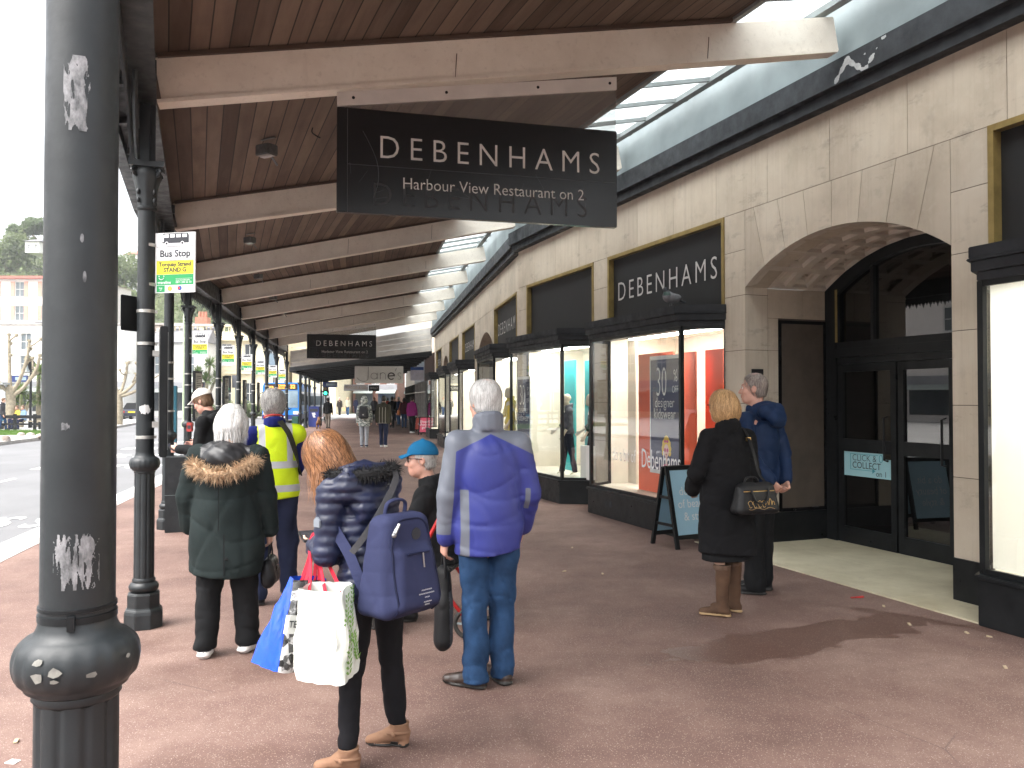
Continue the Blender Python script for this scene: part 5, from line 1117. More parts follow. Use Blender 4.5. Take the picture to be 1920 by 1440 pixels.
m = MB(); rr_ = random.Random(5)
def onside(u, v, out=.013): 
    a = cw[1].lerp(cx_[1], v); b_ = cw[2].lerp(cx_[2], v); n = (cw[2] - cw[1]).cross(cx_[1] - cw[1]).normalized(); return a.lerp(b_, u) + n * out * (1 if n.dot(Vector((1, -.5, 0))) > 0 else -1)
for st in ((.25, .08, .45, .5), (.75, .15, .6, .45), (.5, .55, .75, .95), (.2, .5, .35, .9)):
    for k in range(9):
        t_ = k / 8; u, v = st[0] + (st[2] - st[0]) * t_, st[1] + (st[3] - st[1]) * t_
        for sg in (-1, 1):
            L_ = .10 + .10 * rr_.random(); vs = [onside(u, v), onside(u + sg * L_ * .5, v + .006), onside(u + sg * L_, v + .045), onside(u + sg * L_ * .35, v + .04)]; m.add(vs, [(0, 1, 2, 3)])
m.build('herb_print', HERB, ow)
m = MB()
for P_, mt in (((cx_[0].lerp(cx_[1], .3), cx_[0].lerp(cx_[1], .75)), 0), ((cx_[3].lerp(cx_[2], .3), cx_[3].lerp(cx_[2], .75)), 0)):
    h2 = hang + LW.to_3x3() @ Vector((0, .03, 0)); strap(m, [P_[0] - Vector((0, 0, .05)), P_[0].lerp(h2, .5) + Vector((0, -.02, 0)), h2 + Vector((-.01, -.05, .0)), h2 + Vector((0, 0, .06)), h2 + Vector((.02, .05, 0)), P_[1].lerp(h2, .5), P_[1] - Vector((0, 0, .05))], .016, .003, lambda q: (-.3, -1, .1))
m.build('handle', REDS, rw_)

# 5 seated man with the blue cap, on a wheeled walker
sx_, sy_ = fx(822, 5.85), 5.85
p = Fig('seated man in a blue cap, dark rimmed glasses and black jacket', (sx_, sy_, 0), 78, 1.70, ((-.1, .25), (.1, .3)), (0, 0), 0, (0, .12), ((-.15, .35, -1), (.1, 1, -.25)), ((.15, .35, -1), (-.1, 1, -.25)), (12, -2, 0), .03, hips=(0, 0, .545), knees=((-.13, .42, .50), (.13, .42, .50)), ankles=((-.11, .34, .085), (.12, .26, .085)), skinm=SKR)
p.body(1.12); p.top('jacket', BLK, .45, (.175, .188, .20, .205), .78, (.075, .068, .055), .96, fold=(.009, 22), seed=21)
p.trousers('trousers', BLK, (.105, .085, .078, .072), .07, (.007, 24), 22)
for i in (0, 1): p.shoe(i, [LEA, SOLED], .29, .047, .10)
p.hair('crop', HGREY, .006, 300, 5, .006, .003, 8)
cap_on(p, cloth('blue cap cotton', (.010, .12, .26), .8), .017, .085, zc=.038)
m = MB(); gl = []
for q in (-1, 1):
    m.tube([p.H(.033 * q + .026 * cos(a), .103 - .018 * abs(.033 * q + .026 * cos(a)) / .06, .006 + .019 * sin(a)) for a in np.linspace(0, 2 * pi, 20)], .0026, 6); m.tube([p.H(.060 * q, .092, .012), p.H(.080 * q, .04, .012), p.H(.084 * q, -.01, .006)], .0028, 6)
m.tube([p.H(-.008, .106, .012), p.H(.008, .106, .012)], .0025, 6); m.build('glasses', M_BOARD, p.root, smooth=True)
wk = root('wheeled_walker', 'red framed wheeled walker the man in the blue cap sits on', 'walking aid', (sx_, sy_, 0), radians(78))
m = MB(); m.box((-.21, -.16, .435), (.21, .2, .465)); m.build('seat', LEA, wk, bevel=.01)
m = MB(); REDF = sm('red enamel tube', (.42, .02, .02), .3)
for q in (-1, 1): m.tube([(.24 * q, .30, .12), (.24 * q, .05, .55), (.24 * q, -.12, .88), (.24 * q, -.24, .90)], .014, 8); m.tube([(.24 * q, -.28, .12), (.24 * q, .0, .45)], .014, 8)
m.tube([(-.24, 0, .42), (.24, 0, .42)], .012, 8); m.build('walker_frame', REDF, wk, smooth=True)
def wheel(parent, c, r, wd, tm, rm, spokes=5):
    c = Vector(c); m = MB(); m.tube([c + Vector((0, r * cos(a), r * sin(a))) for a in np.linspace(0, 2 * pi, 25)], wd, 8, False); o = m.build('wheel', tm, parent, smooth=True)
    m = MB(); m.tube([c - Vector((wd * .8, 0, 0)), c + Vector((wd * .8, 0, 0))], r * .22, 12)
    for i in range(spokes): a = 2 * pi * i / spokes; m.bar(c, c + Vector((0, r * cos(a), r * sin(a))), wd * .7, r * .14, (1, 0, 0))
    m.build('rim', rm, o)
for q in (-1, 1): wheel(wk, (.24 * q, .30, .105), .088, .016, SOLED, M_GREY); wheel(wk, (.24 * q, -.28, .105), .088, .016, SOLED, M_GREY)

# 6 man in the blue and grey jacket
p = Fig('white haired man in a blue and grey rain jacket and jeans', gp(916, 1284), 14, 1.69, ((-.085, -.02), (.085, .03)), (52, 16), .01, (0, .03), ((-.20, -.03, -1), (-.06, .14, -1)), ((.23, .02, -1), (-.02, .55, -.9)), (16, -3, 0), .02, skinm=SKR)
p.body(); JB = cloth('violet blue rain shell', (.036, .045, .30), .5, 60, .06, .10, .45); JG = cloth('grey rain shell', (.15, .165, .20), .5, 60, .06, .10, .45)
JT = two_tone('blue and grey rain shell', (.030, .040, .225), (.14, .155, .19), rough=.5, weave=60, var=.08, bump=.12, spec=.45)
def jm(P):
    x, y, z = P[:, 0], P[:, 1], P[:, 2]; g = z - (1.405 - .48 * abs(x)); ux, uz = x + .172, z - 1.345
    g = np.maximum(g, np.minimum(-.196 - .05 * (1.34 - z) - x, z - .85)); g = np.maximum(g, np.minimum(np.minimum(-.128 - x, x + .172), 1.10 - z))
    g = np.maximum(g, np.minimum(np.minimum(x - .200, .228 - x), np.minimum(1.10 - z, z - .98))); return g
p.top('jacket', JT, .745, (.178, .180, .184, .192), .74, (.078, .070, .058), .97, fold=(.009, 15), seed=31, mask=jm, collar=.05, shr=.064)
p.trousers('jeans', DENIM, (.096, .078, .074, .072), .03, (.009, 26), 32, seat=.132)
for i in (0, 1): p.shoe(i, [cloth('dark brown leather', (.028, .016, .012), .4, 60, .2, .05, .5), SOLED], .285, .045, .08)
p.hair('short', HSCALP, .015, 3600, 7, .007, .002, 12, jit=.25, lift=.003, mask=lambda P: .052 - np.linalg.norm((P - np.array(p.H(0, -.05, .12))) * np.array([1, 1, .8]), axis=1))
b = hold('soft_case', 'tall black and grey soft bag in the hand of the man in blue', 'bag', p)
c0 = p.wr[0] + p.fd[0] * .09; f = SDF((c0.x - .15, c0.y - .25, c0.z - .62), (c0.x + .15, c0.y + .25, c0.z + .05), .007)
f.cap(c0 + Vector((0, .02, -.12)), c0 + Vector((0, .0, -.46)), .05, .075, .02, (.75, 1.4, 1)); f.cap(c0 + Vector((-.01, -.04, -.28)), c0 + Vector((-.015, -.06, -.46)), .05, .06, .04, (.8, 1, 1)); f.off(waves(77, .007, 18)); CASE = cloth('black nylon', (.012, .012, .013), .55, 120)
sdf_obj('bag_body', f, [CASE, cloth('grey nylon', (.05, .053, .06), .6)], b, lambda P: ((P[:, 0] > c0.x + .018) & (P[:, 2] < c0.z - .2)).astype(int))
m = MB(); m.tube(catmull([c0 + Vector((0, .06, -.13)), c0 + Vector((0, .04, -.05)), c0 + Vector((0, 0, .0)), c0 + Vector((0, -.04, -.05)), c0 + Vector((0, -.05, -.13))]), .009, 6); m.build('bag_handle', CASE, b, smooth=True)

# 7 woman in the black coat
p = Fig('woman with short strawberry blond hair in a long black coat and tall brown boots', gp(1363, 1151), 20, 1.645, ((-.075, -.05), (.085, .04)), (48, 40), .01, (0, .01), ((-.34, .12, -1), (.35, .75, -.55)), ((.20, .02, -1), (-.15, .7, -.7)), (22, 0, 0), .015)
p.body()
def colr(f, s): f.cap(s.nb + Vector((-.05, -.035, .0)), s.nb + Vector((.05, -.035, .0)), .05, None, .02, (1, .9, 1.1))
p.top('coat', BLKW, .455, (.170, .178, .192, .245), .74, (.075, .070, .062), .98, fold=(.010, 17), seed=41, extra=colr, collar=.02, skirt=(0, .0))
f = p.grid(.01, lo=np.array([-.3, -.3, .35]), hi=np.array([.3, .3, .7])); f.cap((0, 0, .65), (0, 0, .36), .19, .205, 0, (1, .72, 1)); f.off(waves(42, .008, 20)); f.cut(lambda X, Y, Z: .405 - Z + 0 * X + 0 * Y); sdf_obj('skirt', f, BLK, p.root)
for i in (0, 1):
    p.shoe(i, [BROWNL, SOLET], .26, .043, .10, boot=.375, rb=.062, name='boot', solez=.026)
    m = MB(); a_ = Vector((p.an[i].x, p.an[i].y, .375)); m.lathe([(.060, -.03), (.064, -.02), (.064, .0), (.058, .005)], 20, a_, 0, lambda a, z: 1 + .03 * sin(11 * a)); m.build('boot_cuff', cloth('brown knit', (.11, .07, .05), .95, 90, .4, .4), p.root)
p.hair('bob', HGING, .014, 4200, 9, .009, .0026, 14, jit=.28, lift=.008)
m = MB(); m.tube([p.H(-.085, .0, .012), p.H(-.082, .06, .014), p.H(-.06, .10, .014)], .003, 6); m.build('glasses', M_BOARD, p.root)
b = hold('handbag', 'black handbag with gold zip and embroidery on the coat woman\'s shoulder strap', 'handbag', p)
cb0 = Vector((.07, -.26, .895)); f = SDF(cb0 - Vector((.24, .12, .17)), cb0 + Vector((.24, .14, .17)), .006)
f.rbox(cb0 + Vector((0, .01, -.01)), (.168, .06, .115), .045, .13, .25)
f.cut(lambda X, Y, Z: np.maximum(cb0.z - .12 - Z, Z - cb0.z - .105) + 0 * X + 0 * Y); f.off(waves(12, .002, 40)); sdf_obj('bag_body', f, LEA, b); GOLDM = sm('gilt metal', (.62, .40, .16), .3, .05, metal=.9)
sf = lambda x, z, o=.0: Vector((x, on(f, x, z).y - o, z))
m = MB(); m.tube([sf(cb0.x + x, cb0.z + .045, .002) for x in np.linspace(-.13, .13, 12)], .0035, 6); m.build('zip', GOLDM, b)
m = MB(); LGT = ((-.07, -.035, 'curl'), (.02, -.04, 'arch'))
for sx0 in (-.085, -.045, -.005, .03):
    m.tube([sf(cb0.x + sx0 + .016 * cos(a) * (1 + .3 * sin(3 * a)), cb0.z - .045 + .024 * sin(a), .002) for a in np.linspace(0, 5.5, 16)], .0019, 5)
for sx0 in (.055, .085, .11): m.tube([sf(cb0.x + sx0 + .012 * cos(a), cb0.z - .055 + .045 * sin(a) * (1 if sx0 == .085 else .6), .002) for a in np.linspace(0, pi, 10)], .002, 5)
m.tube([sf(cb0.x + x, cb0.z - .078 - .006 * sin(60 * x), .002) for x in np.linspace(-.10, .12, 20)], .0018, 5); m.build('embroidery', GOLDM, b)
m = MB()
for q in (-1, 1): m.tube(catmull([cb0 + Vector((-.07, -.05, .05)), cb0 + Vector((-.068, -.062, .02)), cb0 + Vector((-.04, -.068, -.03)), cb0 + Vector((.03, -.066, -.035)), cb0 + Vector((.065, -.062, .02)), cb0 + Vector((.07, -.05, .06))]) if q < 0 else catmull([cb0 + Vector((-.07, .05, .06)), cb0 + Vector((-.04, .055, .13)), cb0 + Vector((.04, .055, .13)), cb0 + Vector((.07, .05, .06))]), .008, 6)
m.build('bag_handle', LEA, b, smooth=True)
m = MB(); strap(m, [p.sh[1] + Vector((-.045, .06, .045)), p.sh[1] + Vector((-.05, -.01, .078)), p.sh[1] + Vector((-.045, -.07, .03)), (.12, -.165, 1.2), (.145, -.19, 1.06), (.185, -.22, .985)], .028, .005, lambda q: (q.x * .3, q.y - .05, .25)); m.build('shoulder_strap', LEA, b)
m = MB(); qv = p.sh[1] + Vector((-.043, -.088, -.005)); m.box(qv - Vector((.018, .008, .014)), qv + Vector((.018, .006, .014))); m.tube([(.185, -.225, .985), (.195, -.235, .955)], .011, 8); m.build('buckle', GOLDM, b)

# 8 man in the navy coat
p = Fig('man with thinning hair in a navy hooded coat, hands clasped behind him', gp(1424, 1110), 38, 1.80, ((-.09, -.03), (.10, .04)), (34, 20), .01, (0, 0), ((-.22, -.22, -1), (.42, -.5, -.75)), ((.24, -.22, -1), (-.45, -.38, -.8)), (26, 2, 0), .01, skinm=SKR, curl=(.8, .8))
p.body(); NAVY = cloth('navy technical shell', (.010, .024, .066), .6, 90, .12, .12)
def nhood(f, s): f.cap(s.nb + Vector((-.085, -.115, -.02)), s.nb + Vector((.085, -.115, -.02)), .07, None, .03, (1, .8, 1)); f.cap(s.nb + Vector((-.03, -.17, -.07)), s.nb + Vector((.05, -.17, -.08)), .06, None, .03, (1, .75, 1.1)); f.cap(s.nb + Vector((-.06, .05, .01)), s.nb + Vector((-.02, .085, -.05)), .03, None, .01); f.cap(s.nb + Vector((.06, .05, .01)), s.nb + Vector((.02, .085, -.05)), .03, None, .01)
o = p.top('coat', NAVY, .80, (.170, .178, .18, .185), .72, (.074, .067, .056), .97, fold=(.011, 19), seed=51, extra=nhood, collar=.02)
m = MB(); q = p.nb + Vector((0, .088, -.04)); m.prism([(-.03, 0), (.03, 0), (.018, -.1), (-.018, -.1)], lambda u, v: q + Vector((u, 0, v)), lambda u, v: q + Vector((u, .012, v))); m.build('tie', sm('striped blue tie', (.12, .2, .42), .5, .5, 60), p.root)
p.trousers('trousers', BLK, (.102, .086, .08, .076), .03, (.006, 22), 52, seat=.145)
for i in (0, 1): p.shoe(i, [LEA, SOLED], .29, .045, .085)
p.hair('crop', HTHIN, .005, 500, 6, .006, .0025, 16, mask=lambda P: .055 - np.linalg.norm((P - np.array(p.H(0, -.0, .13))) * np.array([1, 1, .8]), axis=1))
# ------------------------------------------------------------------ signs and things fixed to the columns
WHT = sm('white enamel', (.74, .75, .76), .35, .03); YEL = sm('yellow enamel', (.72, .62, .02), .4, .03); GRN = sm('green enamel', (.012, .30, .085), .4, .03); ORG = sm('orange enamel', (.75, .36, .06), .4, .03); BLU = sm('blue enamel', (.02, .09, .36), .4, .03); STEEL = sm('steel band', (.50, .49, .46), .35, .15, 20, metal=.7)
MON = {}
def rect(m, F, x0, x1, z0, z1, d): m.add([F @ Vector(q) for q in ((x0, z0, d), (x1, z0, d), (x1, z1, d), (x0, z1, d))], [(0, 1, 2, 3)])
def disc(m, F, x, z, r, d, n=20): m.add([F @ Vector((x + r * cos(2 * pi * i / n), z + r * sin(2 * pi * i / n), d)) for i in range(n)], [tuple(range(n))])
def flag(i, letter, label):
    """bus stop flag bolted to column i; local x to the right, z out of the sign"""
    c = COLS[i]; r = root('bus_stop_flag', label, 'bus stop sign', (c.x + .05, c.y, 2.35), radians(-12), 'bus stop flags on the columns'); F = frame((0, 0, 0), (1, 0, 0), (0, 0, 1)); W_, H_ = .315, .425
    m = MB(); m.box((0.015, -.0, 0), (W_ + .015, .010, H_)); m.build('plate', WHT, r); F = frame((.015, 0, 0), (1, 0, 0), (0, 0, 1))
    m = MB(); rect(m, F, .012, W_ - .012, .13, .205 + .02, .0015); m.build('yellow_panel', YEL, r)
    m = MB(); rect(m, F, .012, W_ - .012, .055, .128, .0015); m.build('green_panel', GRN, r)
    m = MB()
    rect(m, F, .012, W_ - .012, .325, .328, .0015); rect(m, F, .012, W_ - .012, .226, .229, .0022)
    # bus pictogram
    px, pz = .055, .345; m.add([F @ Vector((px + a * .21, pz + b * .075, .0015)) for a, b in ((0, .08), (1, .08), (1, .75), (.96, 1), (.04, 1), (0, .8))], [tuple(range(6))])
    text_mb(m, 'Bus Stop', F @ frame((W_ / 2, .275, .0), (1, 0, 0), (0, 1, 0)), .068, bold=.024, depth=.0018); text_mb(m, 'Torquay Strand', F @ frame((W_ / 2, .200, 0), (1, 0, 0), (0, 1, 0)), .040, bold=.026, depth=.003); text_mb(m, 'STAND ' + letter, F @ frame((W_ / 2, .160, 0), (1, 0, 0), (0, 1, 0)), .042, bold=.026, depth=.003)
    m.build('black_print', M_INK, r); m = MB()
    for a in (.08, .30, .53, .76): rect(m, F, px + a * .21, px + (a + .17) * .21, pz + .045, pz + .068, .0022)
    rect(m, F, px + .01 * .21, px + .06 * .21, pz + .015, pz + .066, .0024)
    for a in (.17, .76): disc(m, F, px + a * .21, pz + .004, .0135, .0024)
    text_mb(m, 'traveline', F @ frame((.022, .072, 0), (1, 0, 0), (0, 1, 0)), .030, 'LEFT', .01, depth=.0028); text_mb(m, '0871 200 22 33', F @ frame((.165, .072, 0), (1, 0, 0), (0, 1, 0)), .0195, 'LEFT', .006, depth=.0028); text_mb(m, 'www.traveline.info', F @ frame((.165, .088, 0), (1, 0, 0), (0, 1, 0)), .0145, 'LEFT', .004, depth=.0028)
    rect(m, F, .165, W_ - .02, .098, .0995, .0028); m.tube([F @ Vector((.052 + .02 * cos(a), .113 + .020 * sin(a), .003)) for a in np.linspace(pi * 1.1, pi * 1.9, 10)], .0025, 5); disc(m, F, .033, .118, .004, .003); disc(m, F, .071, .118, .004, .003)
    m.build('white_print', WHT, r)
    m = MB()
    for a in (.17, .76): disc(m, F, px + a * .21, pz + .004, .008, .003)
    m.build('wheel_print', M_INK, r)
    if i == 1 or i > 4:
        m = MB(); rect(m, F, .014, .078, .006, .052, .0015); disc(m, F, .046, .029, .020, .0022); m.build('green_emblem', GRN, r)
        m = MB(); text_mb(m, 'hop', F @ frame((.046, .034, 0), (1, 0, 0), (0, 1, 0)), .017, bold=.01, depth=.003); text_mb(m, 'on', F @ frame((.046, .021, 0), (1, 0, 0), (0, 1, 0)), .014, bold=.01, depth=.003); m.build('emblem_print', WHT, r)
        m = MB(); disc(m, F, .118, .029, .018, .0018); m.build('orange_emblem', ORG, r); m = MB(); disc(m, F, .195, .031, .017, .0018); m.build('blue_emblem', BLU, r); m = MB(); disc(m, F, .189, .031, .010, .0026); m.build('red_emblem', sm('red enamel', (.55, .04, .03), .4), r)
    m = MB()
    for z in (.06, .34): m.lathe([(.064, z - .012), (.066, z - .01), (.066, z + .01), (.064, z + .012)], 24, (-.05, 0, 0)); m.box((-.02, -.012, z - .010), (.02, .014, z + .010))
    m.build('fixing_band', STEEL, r, smooth=50)
flag(1, 'G', 'bus stop flag reading stand G, nearest and largest of the row'); flag(3, 'F', 'bus stop flag reading stand F, on the column with the timetable case')
for i, L, d in ((4, 'E', 'bus stop flag reading stand E, third of the row of flags'), (5, 'D', 'bus stop flag reading stand D, right after the stand E flag'), (6, 'C', 'bus stop flag reading stand C, third from the far end of the row'), (7, 'B', 'bus stop flag reading stand B, second from the far end'), (8, 'A', 'bus stop flag reading stand A, farthest of the row beside the gable')): flag(i, L, d)
# steel bands on the shafts
for i in range(1, 10):
    r = iron_cols[i]; m = MB()
    for z in ((2.22, 1.99, 1.33) if i == 1 else (2.05, 1.85, 1.45)): m.lathe([(.060, z - .012), (.063, z - .01), (.063, z + .01), (.060, z + .012)], 24); m.box((.055, -.014, z - .01), (.075, .014, z + .01))
    m.build('steel_band', STEEL, r, smooth=50)
def scrape(colr, ang, z0, z1, halfw, seed, thr, mat, name='bare_patch', rad=.0598):
    """ragged patch of bare metal or torn sticker on a shaft"""
    m = MB(); wf = waves(seed, 1.0, 75, 12, (1, 1, .8)); n1, n2 = 70, 90
    for i in range(n1):
        for j in range(n2):
            u, v = (i + .5) / n1 * 2 - 1, (j + .5) / n2 * 2 - 1; a = ang + u * halfw; z = z0 + (z1 - z0) * (v + 1) / 2
            if 1 - (u * u + v * v) + thr * float(wf(np.float64(a * .35), np.float64(z * 1.0), np.float64(seed))) < .35: continue
            rr = rad
            q = [(ang + (2 * (i + e) / n1 - 1) * halfw, z0 + (z1 - z0) * (j + g) / n2) for e, g in ((0, 0), (1, 0), (1, 1), (0, 1))]; rr = .0605 - .003 * (z - 1.21) / 1.77 + .0007
            m.add([(rr * cos(a_), rr * sin(a_), z_) for a_, z_ in q], [(0, 1, 2, 3)])
    return m.build(name, mat, colr)
t = NT('scraped metal'); c = t.co(); t.set(Base_Color=t.ramp(t.noise(t.map(c, scale=(1, 1, .5)), 60, 5, .7), [(.35, (.05, .053, .056)), (.65, (.27, .27, .28))]), Roughness=.5); M_SCR = t.m
c1 = iron_cols[0]; toc = radians(-90 + 27 - 20.7)
scrape(c1, toc - .05, 1.275, 1.37, .62, 3, .95, M_SCR); scrape(c1, toc - .15, 2.06, 2.19, .36, 8, .9, M_SCR); scrape(c1, toc + .35, 1.33, 1.37, .10, 5, .5, M_SCR); scrape(c1, toc + .02, 1.865, 1.885, .06, 2, .5, M_SCR); scrape(c1, toc + .1, 1.80, 1.82, .05, 4, .5, M_SCR); scrape(c1, toc - .35, 1.545, 1.56, .12, 6, .9, M_SCR)
STK = sm('torn white sticker', (.68, .68, .67), .6, .1); scrape(iron_cols[1], radians(-90 + 23 - 20.7), 1.49, 1.565, .75, 5, .35, STK, 'sticker', .0602)
m = MB(); m.lathe([(.0605, 1.215), (.0640, 1.216), (.0640, 1.227), (.0605, 1.228)], 40); m.lathe([(.0605, 1.234), (.0635, 1.235), (.0635, 1.241), (.0605, 1.242)], 40); q = Vector((cos(toc - .15), sin(toc - .15), 0)) * .066; m.box(q + Vector((-.006, -.005, 1.208)), q + Vector((.006, .005, 1.232))); m.build('cable_tie', M_BLK, c1, smooth=50)
m = MB()
wf = np.random.default_rng(4)
for k in range(7):                                   # chipped paint on the near collar
    a = toc + wf.normal() * .9; x = .9 + wf.random() * 1.2; rr = .0725 + .0295 * sin(x); z = 1.145 - .045 * cos(x); s_ = .003 + .006 * wf.random(); n_ = 7
    ctr = Vector((rr * cos(a), rr * sin(a), z)); nn = Vector((sin(x) * cos(a), sin(x) * sin(a), -cos(x))).normalized(); e1 = Vector((-sin(a), cos(a), 0)); e2 = nn.cross(e1)
    m.add([ctr + nn * .0028 + (e1 * cos(2 * pi * j / n_) * 1.4 + e2 * sin(2 * pi * j / n_)) * s_ * (.6 + .6 * wf.random()) for j in range(n_)], [tuple(range(n_))])
m.build('paint_chips', sm('chipped primer', (.20, .195, .175), .7, .3, 60), c1)

def panel(name, label, cat, c, rz, w_, h_, d_, mats, extra=None, group=None):
    r = root(name, label, cat, c, rz, group); m = MB(); m.box((-w_ / 2, -d_ / 2, 0), (w_ / 2, d_ / 2, h_)); m.build('case', mats, r, bevel=.006)
    if extra: extra(r)
    return r
# edge-on plate, timetable cases, cabinets, ticket box
q = dp(250, 590, 5.9); panel('notice_plate', 'small black plate seen edge-on left of the stand G column', 'sign', (q.x - .0, q.y, 2.08), radians(72), .24, .25, .012, M_BLK, lambda r: MB().box((-.02, .006, .1), (.02, .05, .14)).build('bracket', STEEL, r))
def tcase(r):
    m = MB(); m.box((-.19, -.028, .05), (.19, -.022, .86)); m.build('paper_panel', sm('timetable paper', (.45, .47, .45), .3, .05), r); m = MB(); rs = random.Random(2)
    for k in range(22): z = .80 - k * .033; m.box((-.16, -.0295, z), (-.16 + .1 + .2 * rs.random(), -.0285, z + .012))
    m.box((-.17, -.0296, .40), (.17, -.0286, .46)); m.build('print', M_INK, r); [MB().box((-.04, .03, z), (.04, .07, z + .04)).build('bracket', STEEL, r) for z in (.2, .7)]
CASEL = {1: 'tall black timetable case seen edge-on beside the stand G column', 3: 'timetable case with pale printed panels on the stand F column', 4: 'dark timetable case on the column right of the white cap', 5: 'dark timetable case on the column left of the grey haired man', 6: 'far timetable case behind the grey haired man, before the blue bus'}
for i in CASEL:
    c = COLS[i]; rz = radians({1: 114, 3: 94, 4: 97, 5: 100, 6: 102}[i]); off = {1: .125, 3: .15, 4: .14, 5: .14, 6: .14}[i]
    panel('timetable_case', CASEL[i], 'timetable', (c.x + off, c.y + .05 if i > 1 else c.y, 1.20), rz, .42, .90, .05, M_BLK, tcase, 'timetable cases on the columns')
q = gp(311, 1000); cab = panel('cabinet', 'black steel cabinet standing behind the stand G column', 'cabinet', (q.x + .02, q.y + .25, 0), radians(20), .24, .90, .42, black_paint('grey black steel', (.02, .022, .024), .45, .3), lambda r: (MB().box((.121, -.20, .02), (.125, .20, .88)).build('door', M_GREY, r), MB().box((-.09, -.214, .60), (-.02, -.2105, .68)).build('label', M_FASC, r), MB().box((-.121, -.2125, .445), (.121, -.2105, .449)).build('seam', M_GREY, r)))
q = COLS[3]; panel('ticket_box', 'small red box strapped to the column beside the man in the white cap', 'box', (q.x + .07, q.y - .08, 1.02), 0, .09, .16, .08, sm('red box paint', (.36, .03, .025), .4), lambda r: MB().box((-.03, -.045, .05), (.03, -.041, .11)).build('slot_plate', M_INK, r))
q = dp(329, 742, 15.5); panel('shelter_panel', 'teal framed board seen edge-on behind the third column', 'board', (q.x, q.y, .78), radians(111), .9, 1.06, .06, sm('teal frame', (.02, .12, .17), .5))

# ------------------------------------------------------------------ hanging signs
def hanging(name, label, L, R, zt, zb, beamz, face, txt, mats, sheet=True, cat='hanging sign'):
    L, R = Vector((*L, 0)), Vector((*R, 0)); u = (R - L).normalized(); Wd = (R - L).length; r = root(name, label, cat, (*((L + R) / 2).xy, zb), world=True); n = Vector((u.y, -u.x, 0))
    P = lambda x, z, d=0: L + u * x + n * d + Vector((0, 0, z)); bz = lambda x: beamz[0] + (beamz[1] - beamz[0]) * x / Wd
    m = MB(); m.prism([(0, zb), (Wd, zb), (Wd, zt), (0, zt)], lambda x, z: P(x, z, -.05), lambda x, z: P(x, z, .01)); b = m.build('board', mats[0], r, bevel=.004)
    F = frame(P(0, 0, .0125), u, (0, 0, 1)); txt(F, Wd, r)
    if sheet:
        m = MB(); m.prism([(0, zt + .002), (Wd, zt + .002), (Wd, bz(Wd) - .06), (0, bz(0) - .06)], lambda x, z: P(x, z, -.02), lambda x, z: P(x, z, -.014)); m.build('clear_sheet', M_SHEET, r)
        m = MB(); m.prism([(0, bz(0) - .085), (Wd, bz(Wd) - .085), (Wd, bz(Wd) + .02), (0, bz(0) + .02)], lambda x, z: P(x, z, -.012), lambda x, z: P(x, z, .006)); k = m.build('top_strip', M_STRIP, r)
        m = MB()
        for x in (.12, Wd * .37, Wd * .7, Wd - .06): m.prism([(x + .012 * cos(a), bz(x) - .03 + .012 * sin(a)) for a in np.linspace(0, 2 * pi, 10)[:-1]], lambda a, z: P(a, z, .004), lambda a, z: P(a, z, .010))
        m.build('bolt', M_BLK, k)
    return r
t = NT('clear acrylic'); t.N.remove(t.b); g_ = t.N.new('ShaderNodeBsdfGlossy'); g_.inputs['Roughness'].default_value = .15; g_.inputs[0].default_value = (.8, .8, .8, 1); tr = t.N.new('ShaderNodeBsdfTransparent'); tr.inputs[0].default_value = (.85, .85, .84, 1); df = t.N.new('ShaderNodeBsdfDiffuse'); df.inputs[0].default_value = (.4, .4, .4, 1)
mx = t.N.new('ShaderNodeMixShader'); mx2 = t.N.new('ShaderNodeMixShader'); mx.inputs[0].default_value = .12; mx2.inputs[0].default_value = .12; t.lk(tr.outputs[0], mx.inputs[1]); t.lk(g_.outputs[0], mx.inputs[2]); t.lk(mx.outputs[0], mx2.inputs[1]); t.lk(df.outputs[0], mx2.inputs[2]); t.lk(mx2.outputs[0], t.out.inputs[0]); M_SHEET = t.m
M_STRIP = sm('white strip', (.60, .555, .52), .6, .08); M_SIGNB = sm('black gloss sign face', (.008, .0085, .010), .24, .3, 1.5)
